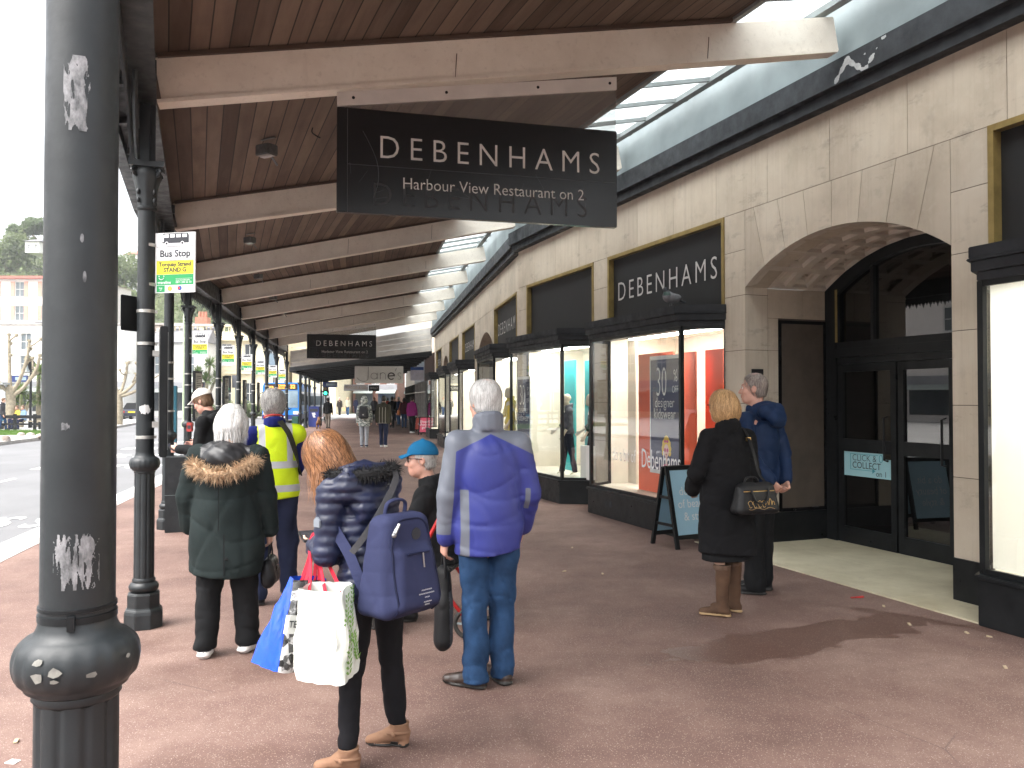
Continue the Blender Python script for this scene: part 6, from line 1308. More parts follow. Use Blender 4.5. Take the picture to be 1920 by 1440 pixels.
def deb(F, Wd, r):
    m = MB(); text_mb(m, 'DEBENHAMS', F @ frame((Wd * .535, zmid, 0), (1, 0, 0), (0, 1, 0)), .25, bold=-.008, sx=.92, space=1.52); text_mb(m, 'Harbour View Restaurant on 2', F @ frame((Wd * .545, zmid - .26, 0), (1, 0, 0), (0, 1, 0)), .126, bold=-.006, sx=.93); m.build('lettering', M_LET, r)
    m = MB(); m.add([F @ Vector(q) for q in ((.075, zmid - .135, .0), (Wd - .01, zmid - .135, .0), (Wd - .01, zmid - .139, .0), (.075, zmid - .139, .0))], [(0, 1, 2, 3)]); m.add([F @ Vector(q) for q in ((.075, zmid + .28, .0), (.079, zmid + .28, .0), (.079, zmid - .5, .0), (.075, zmid - .5, .0))], [(0, 1, 2, 3)])
    gm = MB(); text_mb(gm, 'DEBENHAMS', F @ frame((Wd * .50, zmid - .36, 0), (1, 0, 0), (0, 1, 0)), .25, bold=-.008, sx=.9, space=1.5, depth=-.0005); gm.build('ghost_lettering', sm('ghost of old lettering', (.016, .016, .018), .45), r)
    wv = np.random.default_rng(3)
    for k in range(14):
        x, z, a, l = .1 + 2 * wv.random(), zmid - .45 + .25 * wv.random(), wv.normal() * .5 + (1.4 if k % 3 else 0), .05 + .1 * wv.random(); d_ = Vector((cos(a), sin(a), 0)); s_ = Vector((-sin(a), cos(a), 0)) * .0008; c_ = Vector((x, z, .0004)); m.add([F @ (c_ + s_), F @ (c_ + d_ * l + s_), F @ (c_ + d_ * l - s_), F @ (c_ - s_)], [(0, 1, 2, 3)])
    m.tube([F @ Vector((.19 + .12 * sin(x) , zmid + .12 - .5 * x / 2.4, .001)) for x in np.linspace(0, 2.4, 12)], .0022, 4); m.build('scratches', sm('scratch', (.05, .05, .055), .4), r)
M_LET = sm('pale lettering', (.56, .535, .51), .5, .04)
d0, d1 = 6.2, 6.78; zmid = 3.50
hanging('hanging_sign', 'large black hanging shop sign with pale lettering, under the nearest beam', (fx(630, d0), d0), (fx(1157, d1), d1), 3.79, 3.0, (3.88, 4.22), 0, deb, [M_SIGNB])
d0 = 26.6; zmid = 3.38
hanging('hanging_sign', 'distant black hanging sign repeating the shop name, under a far beam', (fx(575, d0), d0), (fx(705, d0 + .5), d0 + .5), 3.68, 2.90, (3.72, 4.06), 0, deb, [M_SIGNB])
def script(body, mat, size, wx, z, bold=0, sx=1, sp=1):
    def f(F, Wd, r): m = MB(); text_mb(m, body, F @ frame((Wd * wx, z, 0), (1, 0, 0), (0, 1, 0)), size, bold=bold, sx=sx, space=sp); m.build('lettering', mat, r)
    return f
def janes(F, Wd, r):
    m = MB(); z0 = 2.44; S = lambda pts, w_=.030: m.tube([F @ Vector((x, z, .002)) for x, z in [(p.x, p.y) for p in catmull([(a, b, 0) for a, b in pts], 6)]], w_, 5, flat=.3)
    S([(.58, z0 + .56), (.58, z0 + .1), (.55, z0 - .02), (.44, z0 - .08), (.30, z0 - .07), (.18, z0 - .01), (.10, z0 + .08)])
    circ = lambda cx_, cz, r_, a0, a1: [(cx_ + r_ * cos(a), cz + r_ * sin(a)) for a in np.linspace(a0, a1, 14)]
    S(circ(.83, z0 + .15, .135, 0, 2 * pi)); S([(.965, z0 + .29), (.965, z0 + .01)]); S([(1.10, z0 + .29), (1.10, z0 + .01)]); S([(1.10, z0 + .18)] + circ(1.21, z0 + .19, .11, pi, 0) + [(1.32, z0 + .01)])
    S([(1.44, z0 + .15), (1.70, z0 + .17)] + circ(1.57, z0 + .15, .135, .15, 5.5)); S([(1.79, z0 + .5), (1.75, z0 + .38)]); S([(1.98, z0 + .27), (1.92, z0 + .30), (1.85, z0 + .25), (1.90, z0 + .17), (1.98, z0 + .10), (1.95, z0 + .02), (1.84, z0 + .03)])
    m.build('lettering', sm('dark brown lettering', (.035, .028, .022), .5), r)
d0 = 36.0; hanging('hanging_sign', 'pale hanging sign with flowing dark script, under the far canopy', (fx(665, d0), d0), (fx(756, d0 + .2), d0 + .2), 3.02, 2.28, (3, 3), 0, janes, [sm('pale sign face', (.52, .51, .48), .5, .05)], False)
d0 = 46.0; hanging('hanging_sign', 'small white sign board beyond the script sign', (fx(645, d0), d0), (fx(690, d0), d0), 2.40, 2.05, (3, 3), 0, script('MAGGIE & CO', sm('faded gold lettering', (.55, .48, .33), .5), .20, .5, 2.22, sx=.9), [WHT], False)
hanging('hanging_sign', 'small black sign board touching the right end of the white one', (fx(691.5, d0), d0), (fx(711, d0), d0), 2.36, 2.03, (3, 3), 0, script('DOLLY', WHT, .17, .5, 2.2, sx=.8), [M_BLK], False)

# ------------------------------------------------------------------ lamps under the canopy
def flood(c, label, k=1):
    r = root('floodlight', label, 'floodlight', c, radians(-30), 'floodlights under the canopy'); m = MB(); m.box((-.07 * k, -.05 * k, -.13 * k), (.07 * k, .05 * k, -.05 * k)); h = m.build('lamp_housing', M_FLO, r, bevel=.01)
    m = MB(); m.quad((-.06 * k, -.02, -.133 * k), (.06 * k, -.02, -.133 * k), (.06 * k, .045, -.133 * k), (-.06 * k, .045, -.133 * k)); m.build('lens', M_LENS, h)
    m = MB(); m.bar((-.085 * k, 0, -.09 * k), (-.085 * k, 0, 0), .02, .006); m.bar((.085 * k, 0, -.09 * k), (.085 * k, 0, 0), .02, .006); m.bar((-.085 * k, 0, -.004), (.085 * k, 0, -.004), .03, .008, (0, 0, 1)); m.bar((0.02, .05, -.13 * k), (.05, .10, -.19 * k), .05, .006); m.build('bracket', M_FLO, r); return r
M_FLO = sm('weathered grey lamp', (.10, .10, .098), .5, .25, 20); M_LENS = sm('lamp lens', (.38, .40, .40), .1)
FL = ['largest grey floodlight on the boards, left of the big black sign', 'second floodlight under the canopy, above the bus stop flag\'s right side', 'third floodlight under the canopy boards', 'fourth, small floodlight under the canopy boards', 'fifth, tiny floodlight under the canopy boards']
for i in range(5):
    pxs = [(500, 268), (468, 443), (485, 519), (512, 557), (531, 588)]; a = ray(*pxs[i]); best = None
    for k in np.linspace(.03, .6, 200):
        for jf in (.5, .45, .55, .4, .6):
            p_ = roofpt(i + 1, k).lerp(roofpt(i + 2, k), jf); e = abs(p_.x / p_.y - a.x / a.y) + abs((p_.z + .0 - CAM_H) / p_.y - a.z / a.y) * .5
            if best is None or e < best[0]: best = (e, p_)
    flood(best[1] + Vector((0, 0, .018)), FL[i], 1.35 if i == 0 else 1.2)
q = roofpt(1, .28).lerp(roofpt(2, .28), .45); m = MB(); m.tube(catmull([q + Vector((-.18, .05, -.10)), q + Vector((-.25, .0, -.06)), q + Vector((-.22, -.1, .0)), q + Vector((-.2, -.5, .0)), q + Vector((.3, -.6, .07)), roofpt(1, .5).lerp(roofpt(2, .5), .3) + Vector((0, 0, .012))]), .007, 6); m.build('cable', M_BLK, None, smooth=True, label='loose black cable running along the boards to the nearest floodlight', cat='cable')

# ------------------------------------------------------------------ window displays
def sA(px, q): r = ray(px, 720); t = q / (r.x * cos(TA) + r.y * sin(TA)); return -r.x * t * sin(TA) + r.y * t * cos(TA)
def zA(px, py, q): r = ray(px, py); t = q / (r.x * cos(TA) + r.y * sin(TA)); return CAM_H + r.z * t
def upright(name, label, cat, px0, px1, py0, py1, o, mat, th=.03, group=None, W=WA, z0=None):
    q = QA - o; s0_, s1_ = sorted((sA(px0, q), sA(px1, q))); pm = (px0 + px1) / 2; zt, zb = zA(pm, py0, q), (zA(pm, py1, q) if z0 is None else z0); m = MB(); m.prism([(s0_, zb), (s1_, zb), (s1_, zt), (s0_, zt)], lambda s, z: WA(s, o - th, z), lambda s, z: WA(s, o, z)); o_ = m.build(name, mat, None, label=label, cat=cat, group=group, bevel=.004); return o_, s0_, s1_, zb, zt
CORAL = sm('coral board', (.78, .13, .055), .6, .04); TEALB = sm('teal board', (.02, .40, .42), .5, .04); PEACH = sm('peach board', (.74, .46, .33), .6, .04); NAVP = sm('navy poster', (.028, .034, .10), .5, .05); PALEB = sm('warm grey display board', (.52, .47, .40), .7, .05); DW = sm('display white', (.78, .77, .73), .6, .03)
upright('display_panel', 'coral red display board behind the navy sale poster', 'display board', 1197, 1262, 662, 950, .02, CORAL, z0=.375)
upright('display_panel', 'coral red display board at the right end of the nearest full shop window', 'display board', 1322, 1356, 655, 960, -.12, CORAL, z0=.375)
upright('display_panel', 'narrow coral board just right of the sale poster', 'display board', 1282, 1303, 660, 960, .06, CORAL, z0=.375)
upright('display_panel', 'tall slim teal board in the nearest full shop window', 'display board', 1150, 1160, 672, 950, -.2, TEALB, z0=.375)
upright('display_panel', 'peach board left of the slim teal board', 'display board', 1132, 1149, 668, 950, -.15, PEACH, z0=.375)
upright('display_panel', 'warm grey board between the teal and coral boards', 'display board', 1163, 1192, 640, 950, -.3, PALEB, z0=.375)
def poster(px0, px1, py0, py1, o, label):
    ob, s0_, s1_, zb, zt = upright('sale_poster', label, 'poster', px0, px1, py0, py1, o, WHT, .02); w_, h_ = s1_ - s0_, zt - zb
    F = frame(WA(s1_, o + .001, zb), -WA.u, (0, 0, 1)); m = MB(); rect(m, F, .03, w_ - .03, .05, h_ - .05, .001); fc = m.build('printed_face', NAVP, ob); k = h_ / 1.65
    m = MB(); tx = lambda b, x, z, sz, sxx=1, al='CENTER', bo=0: text_mb(m, b, F @ frame((x, z, 0), (1, 0, 0), (0, 1, 0)), sz * k, al, bo, sxx * .8, .003)
    tx('30', w_ * .40, h_ * .765, .60, .62, bo=-.015); tx('%', w_ * .85, h_ * .82, .24, .8, bo=-.01); tx('OFF', w_ * .84, h_ * .71, .14, .8, bo=-.01); tx('designer', w_ * .5, h_ * .60, .20, .95, bo=-.008); tx('kidswear', w_ * .5, h_ * .505, .21, .95, bo=-.004); m.build('lettering', WHT, ob)
    cx_, sk_ = w_ * .56, sm('print skin', (.78, .50, .40), .5)
    el = lambda m, x, z, a, b, d: m.add([F @ Vector((x + a * cos(t_), z + b * sin(t_), d)) for t_ in np.linspace(0, 2 * pi, 22)[:-1]], [tuple(range(21))])
    m = MB()
    for dx, dz, r_ in ((-.075, .36, .05), (.075, .36, .05), (0, .455, .075), (-.05, .42, .06), (.05, .42, .06), (-.085, .30, .035), (.085, .30, .035)): el(m, cx_ + dx * k, dz * k, r_ * k, r_ * k * 1.15, .002 + .0001 * (dx * 10 + dz))
    m.build('printed_hair', sm('print yellow', (.80, .52, .03), .5), ob)
    m = MB(); el(m, cx_, .33 * k, .062 * k, .095 * k, .004); rect(m, F, cx_ - .025 * k, cx_ + .025 * k, .10 * k, .26 * k, .0038); m.build('printed_face_figure', sk_, ob)
    m = MB(); el(m, cx_ - .03 * k, .34 * k, .024 * k, .028 * k, .005); el(m, cx_ + .03 * k, .34 * k, .024 * k, .028 * k, .005); el(m, cx_, .28 * k, .016 * k, .009 * k, .005); m.add([F @ Vector((cx_ + a * k, b * k, .0045)) for a, b in ((-.10, .055), (.10, .055), (.085, .13), (.03, .15), (-.03, .15), (-.085, .13))], [tuple(range(6))]); el(m, cx_ - .03 * k, .46 * k, .03 * k, .02 * k, .005); el(m, cx_ + .03 * k, .46 * k, .03 * k, .02 * k, .005); m.build('printed_glasses', sm('print magenta', (.55, .05, .14), .5), ob)
poster(1218, 1276, 666, 890, .20, 'navy sale poster with white figures and a yellow haired figure, in the nearest full window')
poster(970, 994, 706, 862, .20, 'navy sale poster at the left of the second shop window, mostly behind reflections')
r = root('window_lettering', 'white lettering stuck across the lower glass of the nearest full window', 'lettering', WA(9.6, .46, .7), world=True); m = MB(); sa, sb = sA(1148, QA - .436), sA(1276, QA - .436)
text_mb(m, 'do a bit of', frame(WA(sa, .436, zA(1160, 853, QA - .43)), -WA.u, (0, 0, 1)), .24, 'LEFT', -.006, .62, depth=.0); text_mb(m, 'Debenhams', frame(WA(sb, .436, zA(1245, 866, QA - .43)), -WA.u, (0, 0, 1)), .34, 'RIGHT', 0, .56, depth=.0); m.build('lettering', WHT, r)
# second window: boy mannequin, teal boards, plinth, yellow dressed figure
upright('display_panel', 'teal board behind the child mannequin', 'display board', 1058, 1078, 676, 885, -.35, TEALB, z0=.375)
upright('display_panel', 'teal board at the right edge of the second shop window', 'display board', 1096, 1109, 676, 885, -.30, TEALB, z0=.375)
o_, a_, b_, z0_, z1_ = upright('plinth', 'white display plinth in the second shop window', 'plinth', 1088, 1106, 836, 890, .10, DW, .3, z0=.375)
t = NT('backlit blind'); t.N.remove(t.b); d_ = t.N.new('ShaderNodeBsdfDiffuse'); d_.inputs[0].default_value = (.85, .85, .84, 1); tl = t.N.new('ShaderNodeBsdfTranslucent'); tl.inputs[0].default_value = (.85, .86, .85, 1); mx = t.N.new('ShaderNodeMixShader'); t.put(mx.inputs[0], t.ramp(t.noise(t.co(), 2, 3), [(.3, .5), (.7, .6)])); t.lk(d_.outputs[0], mx.inputs[1]); t.lk(tl.outputs[0], mx.inputs[2]); t.lk(mx.outputs[0], t.out.inputs[0])
m = MB(); bp = [(4.57, -.03), (4.57, .01), (4.335, .345), (2.03, .345)]
for p_, q_ in zip(bp, bp[1:]): m.add([WA(*p_, .40), WA(*q_, .40), WA(*q_, 2.42), WA(*p_, 2.42)], [(0, 1, 2, 3)])
m.build('window_blind', t.m, None, label='blank white blind filling the shop window at the right edge of the picture', cat='blind')
MAN = sm('mannequin ivory', (.62, .56, .44), .4, .03)
def mannequin(label, s_, o_, yaw, H, topc, legc, z=.375):
    p = Fig(label, WA(s_, o_, z), yaw, H, ((-.09, -.08), (.10, .10)), (10, -10), .01, (0, 0), ((-.2, .1, -1), (.05, .5, -.9)), ((.2, .25, -1), (-.1, .8, -.6)), (0, 0, 0), .01, res=.011, skinm=MAN, cat='mannequin'); p.root['category'] = 'mannequin'; p.root.name = 'mannequin'
    p.body(face=False); p.top('shirt', topc, .86 * p.k, (.14, .14, .138, .142), .68, (.056, .052, .05), .35, fold=(.004, 25), collar=.02, seed=int(s_ * 7)); p.trousers('trousers', legc, (.088, .07, .064, .058), .05, (.004, 26), 4, seat=.12); return p
mannequin('ivory child mannequin in a dark patterned shirt and dark trousers, second window', sA(1067, QA - .02), .02, 95, 1.30, cloth('patterned grey shirt', (.10, .105, .125), .8, 260, .6), cloth('dark chinos', (.012, .015, .03), .8))
mannequin('ivory mannequin in a yellow dress behind the man in the blue jacket', sA(958, QA + .1), -.1, 110, 1.45, cloth('yellow cotton', (.62, .48, .08), .8), cloth('yellow cotton', (0, 0, 0)))
mannequin('mannequin in dark green print at the right of the second window', sA(1112, QA + .05), -.05, 80, 1.30, cloth('dark green print', (.03, .06, .05), .8, 260, .7), cloth('dark chinos', (0, 0, 0)))

# ------------------------------------------------------------------ A-boards, pigeon, litter
M_ABLUE = sm('pale blue board print', (.34, .55, .68), .5, .06, 2)
def aboard(label, foot, spread, wdir, wlen, H, face, txts, tcol, fw=.045):
    foot, spread, wdir = Vector((*foot, 0)), Vector((*spread, 0)), Vector((*wdir, 0)).normalized(); r = root('a_board', label, 'sign board', foot + spread / 2 + wdir * wlen / 2, world=True); ap = foot + spread / 2 + Vector((0, 0, H)); m = MB()
    for b in (foot, foot + spread):
        top_ = ap + (b - foot - spread / 2) * .12
        for w_ in (0, wlen): m.bar(b + wdir * w_, top_ + wdir * w_, fw, .03, spread.normalized())
        for f in (.14, .985): m.bar(b.lerp(top_, f) + wdir * .02, b.lerp(top_, f) + wdir * (wlen - .02), .03, fw, (0, 0, 1))
    m.bar((foot).lerp(ap, .62), (foot + spread).lerp(ap, .62), .02, .03); m.bar((foot).lerp(ap, .28), (foot + spread).lerp(ap, .28), .015, .03); m.build('wooden_frame', M_BLK, r)
    for b, sg in ((foot, 1), (foot + spread, -1)):
        top_ = ap + (b - foot - spread / 2) * .12; A0, A1 = b.lerp(top_, .15) + wdir * .03, b.lerp(top_, .97) + wdir * .03; wv = wdir * (wlen - .06); n = wv.cross(A1 - A0).normalized(); n = n if n.dot(b - foot - spread / 2) > 0 else -n
        m = MB(); m.add([A0 + n * .004, A0 + wv + n * .004, A1 + wv + n * .004, A1 + n * .004, A0 - n * .004, A0 + wv - n * .004, A1 + wv - n * .004, A1 - n * .004], [(0, 1, 2, 3), (7, 6, 5, 4), (0, 4, 5, 1), (1, 5, 6, 2), (2, 6, 7, 3), (3, 7, 4, 0)]); pn = m.build('printed_panel', face, r)
        m = MB(); up = (A1 - A0).normalized(); x = wdir if wdir.cross(up).dot(n) > 0 else -wdir; org = A0 if x == wdir else A0 + wv; F = frame(org + n * .0055, x, up)
        for b_, fx_, fz_, sz in txts: text_mb(m, b_, F @ frame((wv.length * fx_, (A1 - A0).length * fz_, 0), (1, 0, 0), (0, 1, 0)), sz, bold=.0, sx=.9)
        for fz_ in (.82, .78): pass
        m.build('lettering', tcol, pn)
    return r
aboard('black framed A-board with a pale blue poster beside the woman in the long black coat', (1.76, 8.86), (-.20, .39), (.88, .47), .60, .86, M_ABLUE, [('do a bit', .5, .66, .13), ('of beauty', .5, .47, .13), ('& style', .5, .28, .13)], WHT)
PINK = sm('pink board print', (.60, .065, .14), .5, .15, 9)
aboard('pink A-board with white lettering standing by the far shop doorway', (fx(785, 36.8), 36.8), (.06, .5), (1, .1), .62, .80, PINK, [('Shop our', .5, .72, .17), ('chocolate', .5, .52, .17), ('gelato', .5, .33, .17)], WHT)
aboard('red A-board half hidden behind the pink one', (fx(777, 40.5), 40.5), (.06, .5), (1, .1), .55, .70, sm('red board print', (.60, .10, .07), .5, .1), [('sale', .5, .5, .2)], WHT)
f = SDF((-.2, -.12, -.02), (.22, .12, .28), .006)
f.ell((0, 0, .105), (.105, .065, .062), k=.02); f.ell((.06, 0, .14), (.05, .048, .055), k=.04); f.ell((.085, 0, .205), (.030, .027, .030), k=.02); f.cap((.108, 0, .20), (.128, 0, .194), .008, .004, .005); f.cap((-.08, 0, .09), (-.175, 0, .06), .028, .020, .03, (1, 1, .5)); f.cap((.01, .02, .06), (.015, .022, .0), .007, .005, .005); f.cap((.01, -.02, .06), (.015, -.022, .0), .007, .005, .005); f.cap((.015, .022, .004), (.05, .025, .004), .005); f.cap((.015, -.022, .004), (.05, -.025, .004), .005)
PG = [sm('pigeon grey', (.17, .175, .19), .7, .2, 20), sm('pigeon dark', (.05, .055, .065), .6, .2), sm('pigeon neck', (.05, .09, .08), .35)]
q = WA(sA(1260, QA - .40), .40, 2.683); pg = root('pigeon', 'grey pigeon standing on the ledge under the nearest shop name', 'pigeon', q, radians(200)); sdf_obj('body', f, PG, pg, lambda P: np.where(P[:, 2] > .175, 1, np.where((P[:, 0] > .05) & (P[:, 2] > .13), 2, np.where((P[:, 0] < -.09), 1, 0))))
m = MB()
for y in (-1, 1): m.ball((-.02, .048 * y, .112), (.085, .022, .042), 12, 8)
m.build('wing', PG[0], pg, smooth=True)
rs = random.Random(11)
def litter(px, py, L, mat, label, rz, group=None):
    q = gp(px, py); m = MB(); m.prism([(-L / 2, -.008), (L / 2, -.010), (L / 2, .008), (-L / 2, .009)], lambda x, y: (x, y, .002), lambda x, y: (x, y, .010 + .004 * sin(40 * x))); o = m.build('wrapper' if 'red' in label else 'cigarette_end', mat, None, label=label, cat='litter', group=group); o.location = (q.x, q.y, 0); o.rotation_euler = (0, 0, rz)
litter(1607, 1121, .11, sm('red wrapper', (.45, .03, .03), .4, .4, 40), 'scrap of red wrapper by the threshold slabs', .2)
BUTT = sm('cigarette paper', (.42, .33, .22), .8, .2, 40)
for px, py in ((1885, 1253), (1813, 1188), (1855, 1195), (1657, 1138), (1073, 1028), (1130, 1077), (1058, 1072), (1705, 1172), (30, 1392)): litter(px, py, .034, BUTT, 'pale cigarette end lying on the red pavement', rs.random() * 3, 'cigarette ends on the pavement')
m = MB(); q = gp(8, 1432); m.prism([(0, 0), (.05, -.01), (.055, .03), (.01, .04)], lambda x, y: (q.x + x, q.y + y, .001), lambda x, y: (q.x + x, q.y + y, .004)); m.build('paper_scrap', STK, None, label='scrap of white paper at the lower left corner', cat='litter')
# ------------------------------------------------------------------ second canopy, gable, far shops
ga, gb = CB[9], wallpt(9)
def gpt(k, z, d=0): p_ = ga.lerp(gb, k); return Vector((p_.x, p_.y + d, z))
gl = lambda k: 3.02 + .72 * k
tops = lambda k: ZL + (ZR - ZL) * k - .3
m = MB()
for i in range(4):
    f0, f1 = i / 4, (i + 1) / 4 - .012
    q = [(0.02, gl(.02) + (tops(.02) - gl(.02)) * f0), (1, gl(1) + (tops(1) - gl(1)) * f0), (1, gl(1) + (tops(1) - gl(1)) * f1), (.02, gl(.02) + (tops(.02) - gl(.02)) * f1)]
    m.prism(q, lambda k, z: gpt(k, z, .10), lambda k, z: gpt(k, z, .14 + .003 * i))
m.build('gable_boards', sm('white gable boards', (.58, .55, .51), .7, .12, 3), canopy)
low = root('canopy', 'low dark canopy continuing beyond the timber one, over the far shops', 'canopy', (-9, 44, 0), world=True)
C2 = [Vector((fx(545, 37.6), 37.6, 0)), Vector((fx(563, 41.5), 41.5, 0)), Vector((fx(573, 46), 46, 0)), Vector((fx(580, 50.5), 50.5, 0)), Vector((fx(590, 58), 58, 0)), Vector((fx(598, 68), 68, 0))]
W2 = [WB(37.3, .1, 0), WB(41, .1, 0), WB(45.5, .1, 0), WB(50, .1, 0), WB(58, .1, 0), WB(68, .1, 0)]
m = MB(); me_ = MB(); M_DK = sm('dark grey canopy boards', (.06, .06, .062), .7, .15, 3)
for i in range(5):
    a, b, c, d = C2[i], W2[i], W2[i + 1], C2[i + 1]; z = lambda v, q: Vector((v.x, v.y, q))
    m.add([z(a, 3.0), z(b, 3.70), z(c, 3.70), z(d, 3.0), z(a, 3.14), z(b, 3.84), z(c, 3.84), z(d, 3.14)], [(0, 1, 2, 3), (7, 6, 5, 4), (0, 4, 5, 1), (2, 6, 7, 3), (0, 3, 7, 4), (1, 5, 6, 2)])
    me_.bar(z(a, 2.93), z(d, 2.93), .14, .22)
    for f in (.0, .5): p0, p1 = a.lerp(d, f), b.lerp(c, f); me_.bar(z(p0, 2.93), z(p1, 3.62), .12, .16)
m.build('roof', M_DK, low); me_.build('edge_girder', M_IRON, low)
L2 = ['short black column right behind the green cabinet', 'second short black column beyond the green cabinet', 'third short black column, left of the blue litter bin', 'fourth short black column, far down the low canopy']
for i in range(4):
    c = C2[i + 1] if i < 3 else C2[4]; o = dup(col0, c, radians(10), L2[i]); o.scale = (1.15, 1.15, .74); o['group'] = 'short columns of the low canopy'
    for ch in list(o.children):
        if ch.name.split('.')[0] in ('bare_patch', 'cable_tie', 'paint_chips'): bpy.data.objects.remove(ch)
def pane(name, tint): return sm(name, tint, .08, .25, .5, spec=.8)
P_DK = pane('dark window', (.05, .06, .07)); P_MID = pane('grey window', (.16, .19, .21)); WFR = sm('white window frame', (.72, .71, .68), .5)
def shopfront(label, s0_, s1_, n, h, fmat, top, tmat, letters=None, lm=None):
    r = root('shop', label, 'shop building', WB((s0_ + s1_) / 2, 0, 0), world=True); m = MB(); m.prism([(s0_, 2.55), (s1_, 2.55), (s1_, h), (s0_, h)], lambda s, z: WB(s, -.3, z), lambda s, z: WB(s, .02, z)); m.build('fascia', tmat, r); m = MB(); m.prism([(s0_, h), (s1_, h), (s1_, 9), (s0_, 9)], lambda s, z: WB(s, -.4, z), lambda s, z: WB(s, -.05, z)); m.build('wall', M_STONE, r)
    m = MB(); w_ = (s1_ - s0_) / n
    for i in range(n + 1): m.prism([(s0_ + w_ * i - .04, 0), (s0_ + w_ * i + .04, 0), (s0_ + w_ * i + .04, 2.55), (s0_ + w_ * i - .04, 2.55)], lambda s, z: WB(s, -.1, z), lambda s, z: WB(s, .0, z))
    for z0, z1 in ((0, .3), (1.95, 2.02)): m.prism([(s0_ + .05, z0), (s1_ - .05, z0), (s1_ - .05, z1), (s0_ + .05, z1)], lambda s, z: WB(s, -.09, z), lambda s, z: WB(s, -.01, z))
    m.build('shopfront_frame', fmat, r)
    m = MB(); m.quad(WB(s0_, -.05, .3), WB(s1_, -.05, .3), WB(s1_, -.05, 2.55), WB(s0_, -.05, 2.55)); m.build('glass_pane', M_GLASS, r); m = MB(); m.prism([(s0_, .02), (s1_, .02), (s1_, 2.5), (s0_, 2.5)], lambda s, z: WB(s, -2.2, z), lambda s, z: WB(s, -2.0, z)); m.prism([(s0_, -2.0), (s1_, -2.0), (s1_, -.3), (s0_, -.3)], lambda s, o: WB(s, o, 2.52), lambda s, o: WB(s, o, 2.54)); m.build('interior', sm('shop interior', (.38, .36, .33), .8, .3, 2), r)
    return r
shopfront('shop with a slim grey framed glass front under the low canopy', 37.6, 44, 6, 3.7, sm('grey shopfront paint', (.32, .33, .33), .5), 0, sm('brown shop fascia', (.09, .05, .04), .6))
shopfront('far shop with a pale glass front, next along under the low canopy', 44.2, 54, 6, 3.7, WFR, 0, sm('pale blue fascia', (.42, .50, .58), .5)); shopfront('farthest glass fronted shop under the low canopy', 54.2, 70, 8, 3.7, M_BLK, 0, WHT)
panel('shop_sign', 'white sign with a blue band hanging by the brown shop fascia', 'sign', (fx(782, 38.4), 38.4, 2.45), radians(5), .60, .62, .05, sm('lilac sign face', (.50, .52, .62), .4), lambda r: MB().box((-.30, -.03, .48), (.30, -.026, .62)).build('blue_band', BLU, r))

# ------------------------------------------------------------------ plaza, hill
M_PLAZA = sm('pale plaza paving', (.50, .49, .47), .8, .12, .6); PLZ = [(-15.6, 8), (-17.4, 24), (-19.0, 31), (-19.7, 35), (-22.2, 45), (-25.6, 57), (-27.5, 64), (-36, 66), (-120, 66), (-120, 8)]
m = MB(); m.prism(PLZ, lambda x, y: (x, y, -.2), lambda x, y: (x, y, .0)); m.build('plaza', M_PLAZA, kind='structure')
m = MB()
for a, b in zip(PLZ[:6], PLZ[1:7]): m.bar(Vector((*a, -.05)), Vector((*b, -.05)), .16, .13)
m.build('plaza_kerb', M_KERB, kind='structure')
m = MB(); m.prism([(-40, 76), (-13.5, 78), (-13.5, 100), (-60, 100), (-60, 76)], lambda x, y: (x, y, -.2), lambda x, y: (x, y, .01)); m.build('far_pavement', M_PLAZA, kind='structure')
def hz(X, Y):
    rid = 21 + .20 * np.maximum(-60 - X, -80) + 2.5 * np.sin(X * .09) + 1.5 * np.sin(X * .21 + 1); t = np.clip((Y - 92) / 62, 0, 1); return (rid * (t ** .85) + 1.2 * np.sin(X * .17 + Y * .11) * t)
GX, GY = np.meshgrid(np.linspace(-260, 40, 90), np.linspace(86, 240, 40), indexing='ij'); Z = np.where(GX > -62, hz(GX, GY) * np.clip((-GX + 5) / 67, .05, 1), hz(GX, GY))
m = MB(); n1, n2 = GX.shape; m.add([(GX[i, j], GY[i, j], Z[i, j]) for i in range(n1) for j in range(n2)], [(i * n2 + j, (i + 1) * n2 + j, (i + 1) * n2 + j + 1, i * n2 + j + 1) for i in range(n1 - 1) for j in range(n2 - 1)])
m.build('hill', sm('scrubby hillside', (.10, .12, .055), .95, .4, .3), kind='structure', smooth=True)
def hzf(x, y): z = float(hz(np.float64(x), np.float64(y))); return z * min(1, max(.05, (-x + 5) / 67)) if x > -62 else z
def leafmat(name, c0, c1, c2):
    t = NT(name); c = t.co(); n = t.noise(c, .35, 3); n2 = t.noise(c, 3, 4, .7); t.set(Base_Color=t.ramp(t.math('MULTIPLY_ADD', n2, .5, t.math('MULTIPLY', n, .5)), [(.32, c0), (.5, c1), (.68, c2)]), Roughness=.7)
    tl = t.N.new('ShaderNodeBsdfTranslucent'); t.lk(t.b.inputs['Base Color'].links[0].from_socket, tl.inputs[0]); mx = t.N.new('ShaderNodeMixShader'); mx.inputs[0].default_value = .45; t.lk(t.b.outputs[0], mx.inputs[1]); t.lk(tl.outputs[0], mx.inputs[2]); t.lk(mx.outputs[0], t.out.inputs[0]); return t.m
LEAF = leafmat('hill foliage', (.10, .14, .07), (.17, .215, .10), (.25, .28, .14)); PINE = leafmat('pine foliage', (.08, .12, .06), (.12, .17, .08), (.17, .22, .10)); BARK = sm('grey bark', (.30, .26, .19), .9, .3, 8, .4, 30); PALM = leafmat('strap leaves', (.06, .10, .03), (.13, .19, .06), (.26, .28, .12))
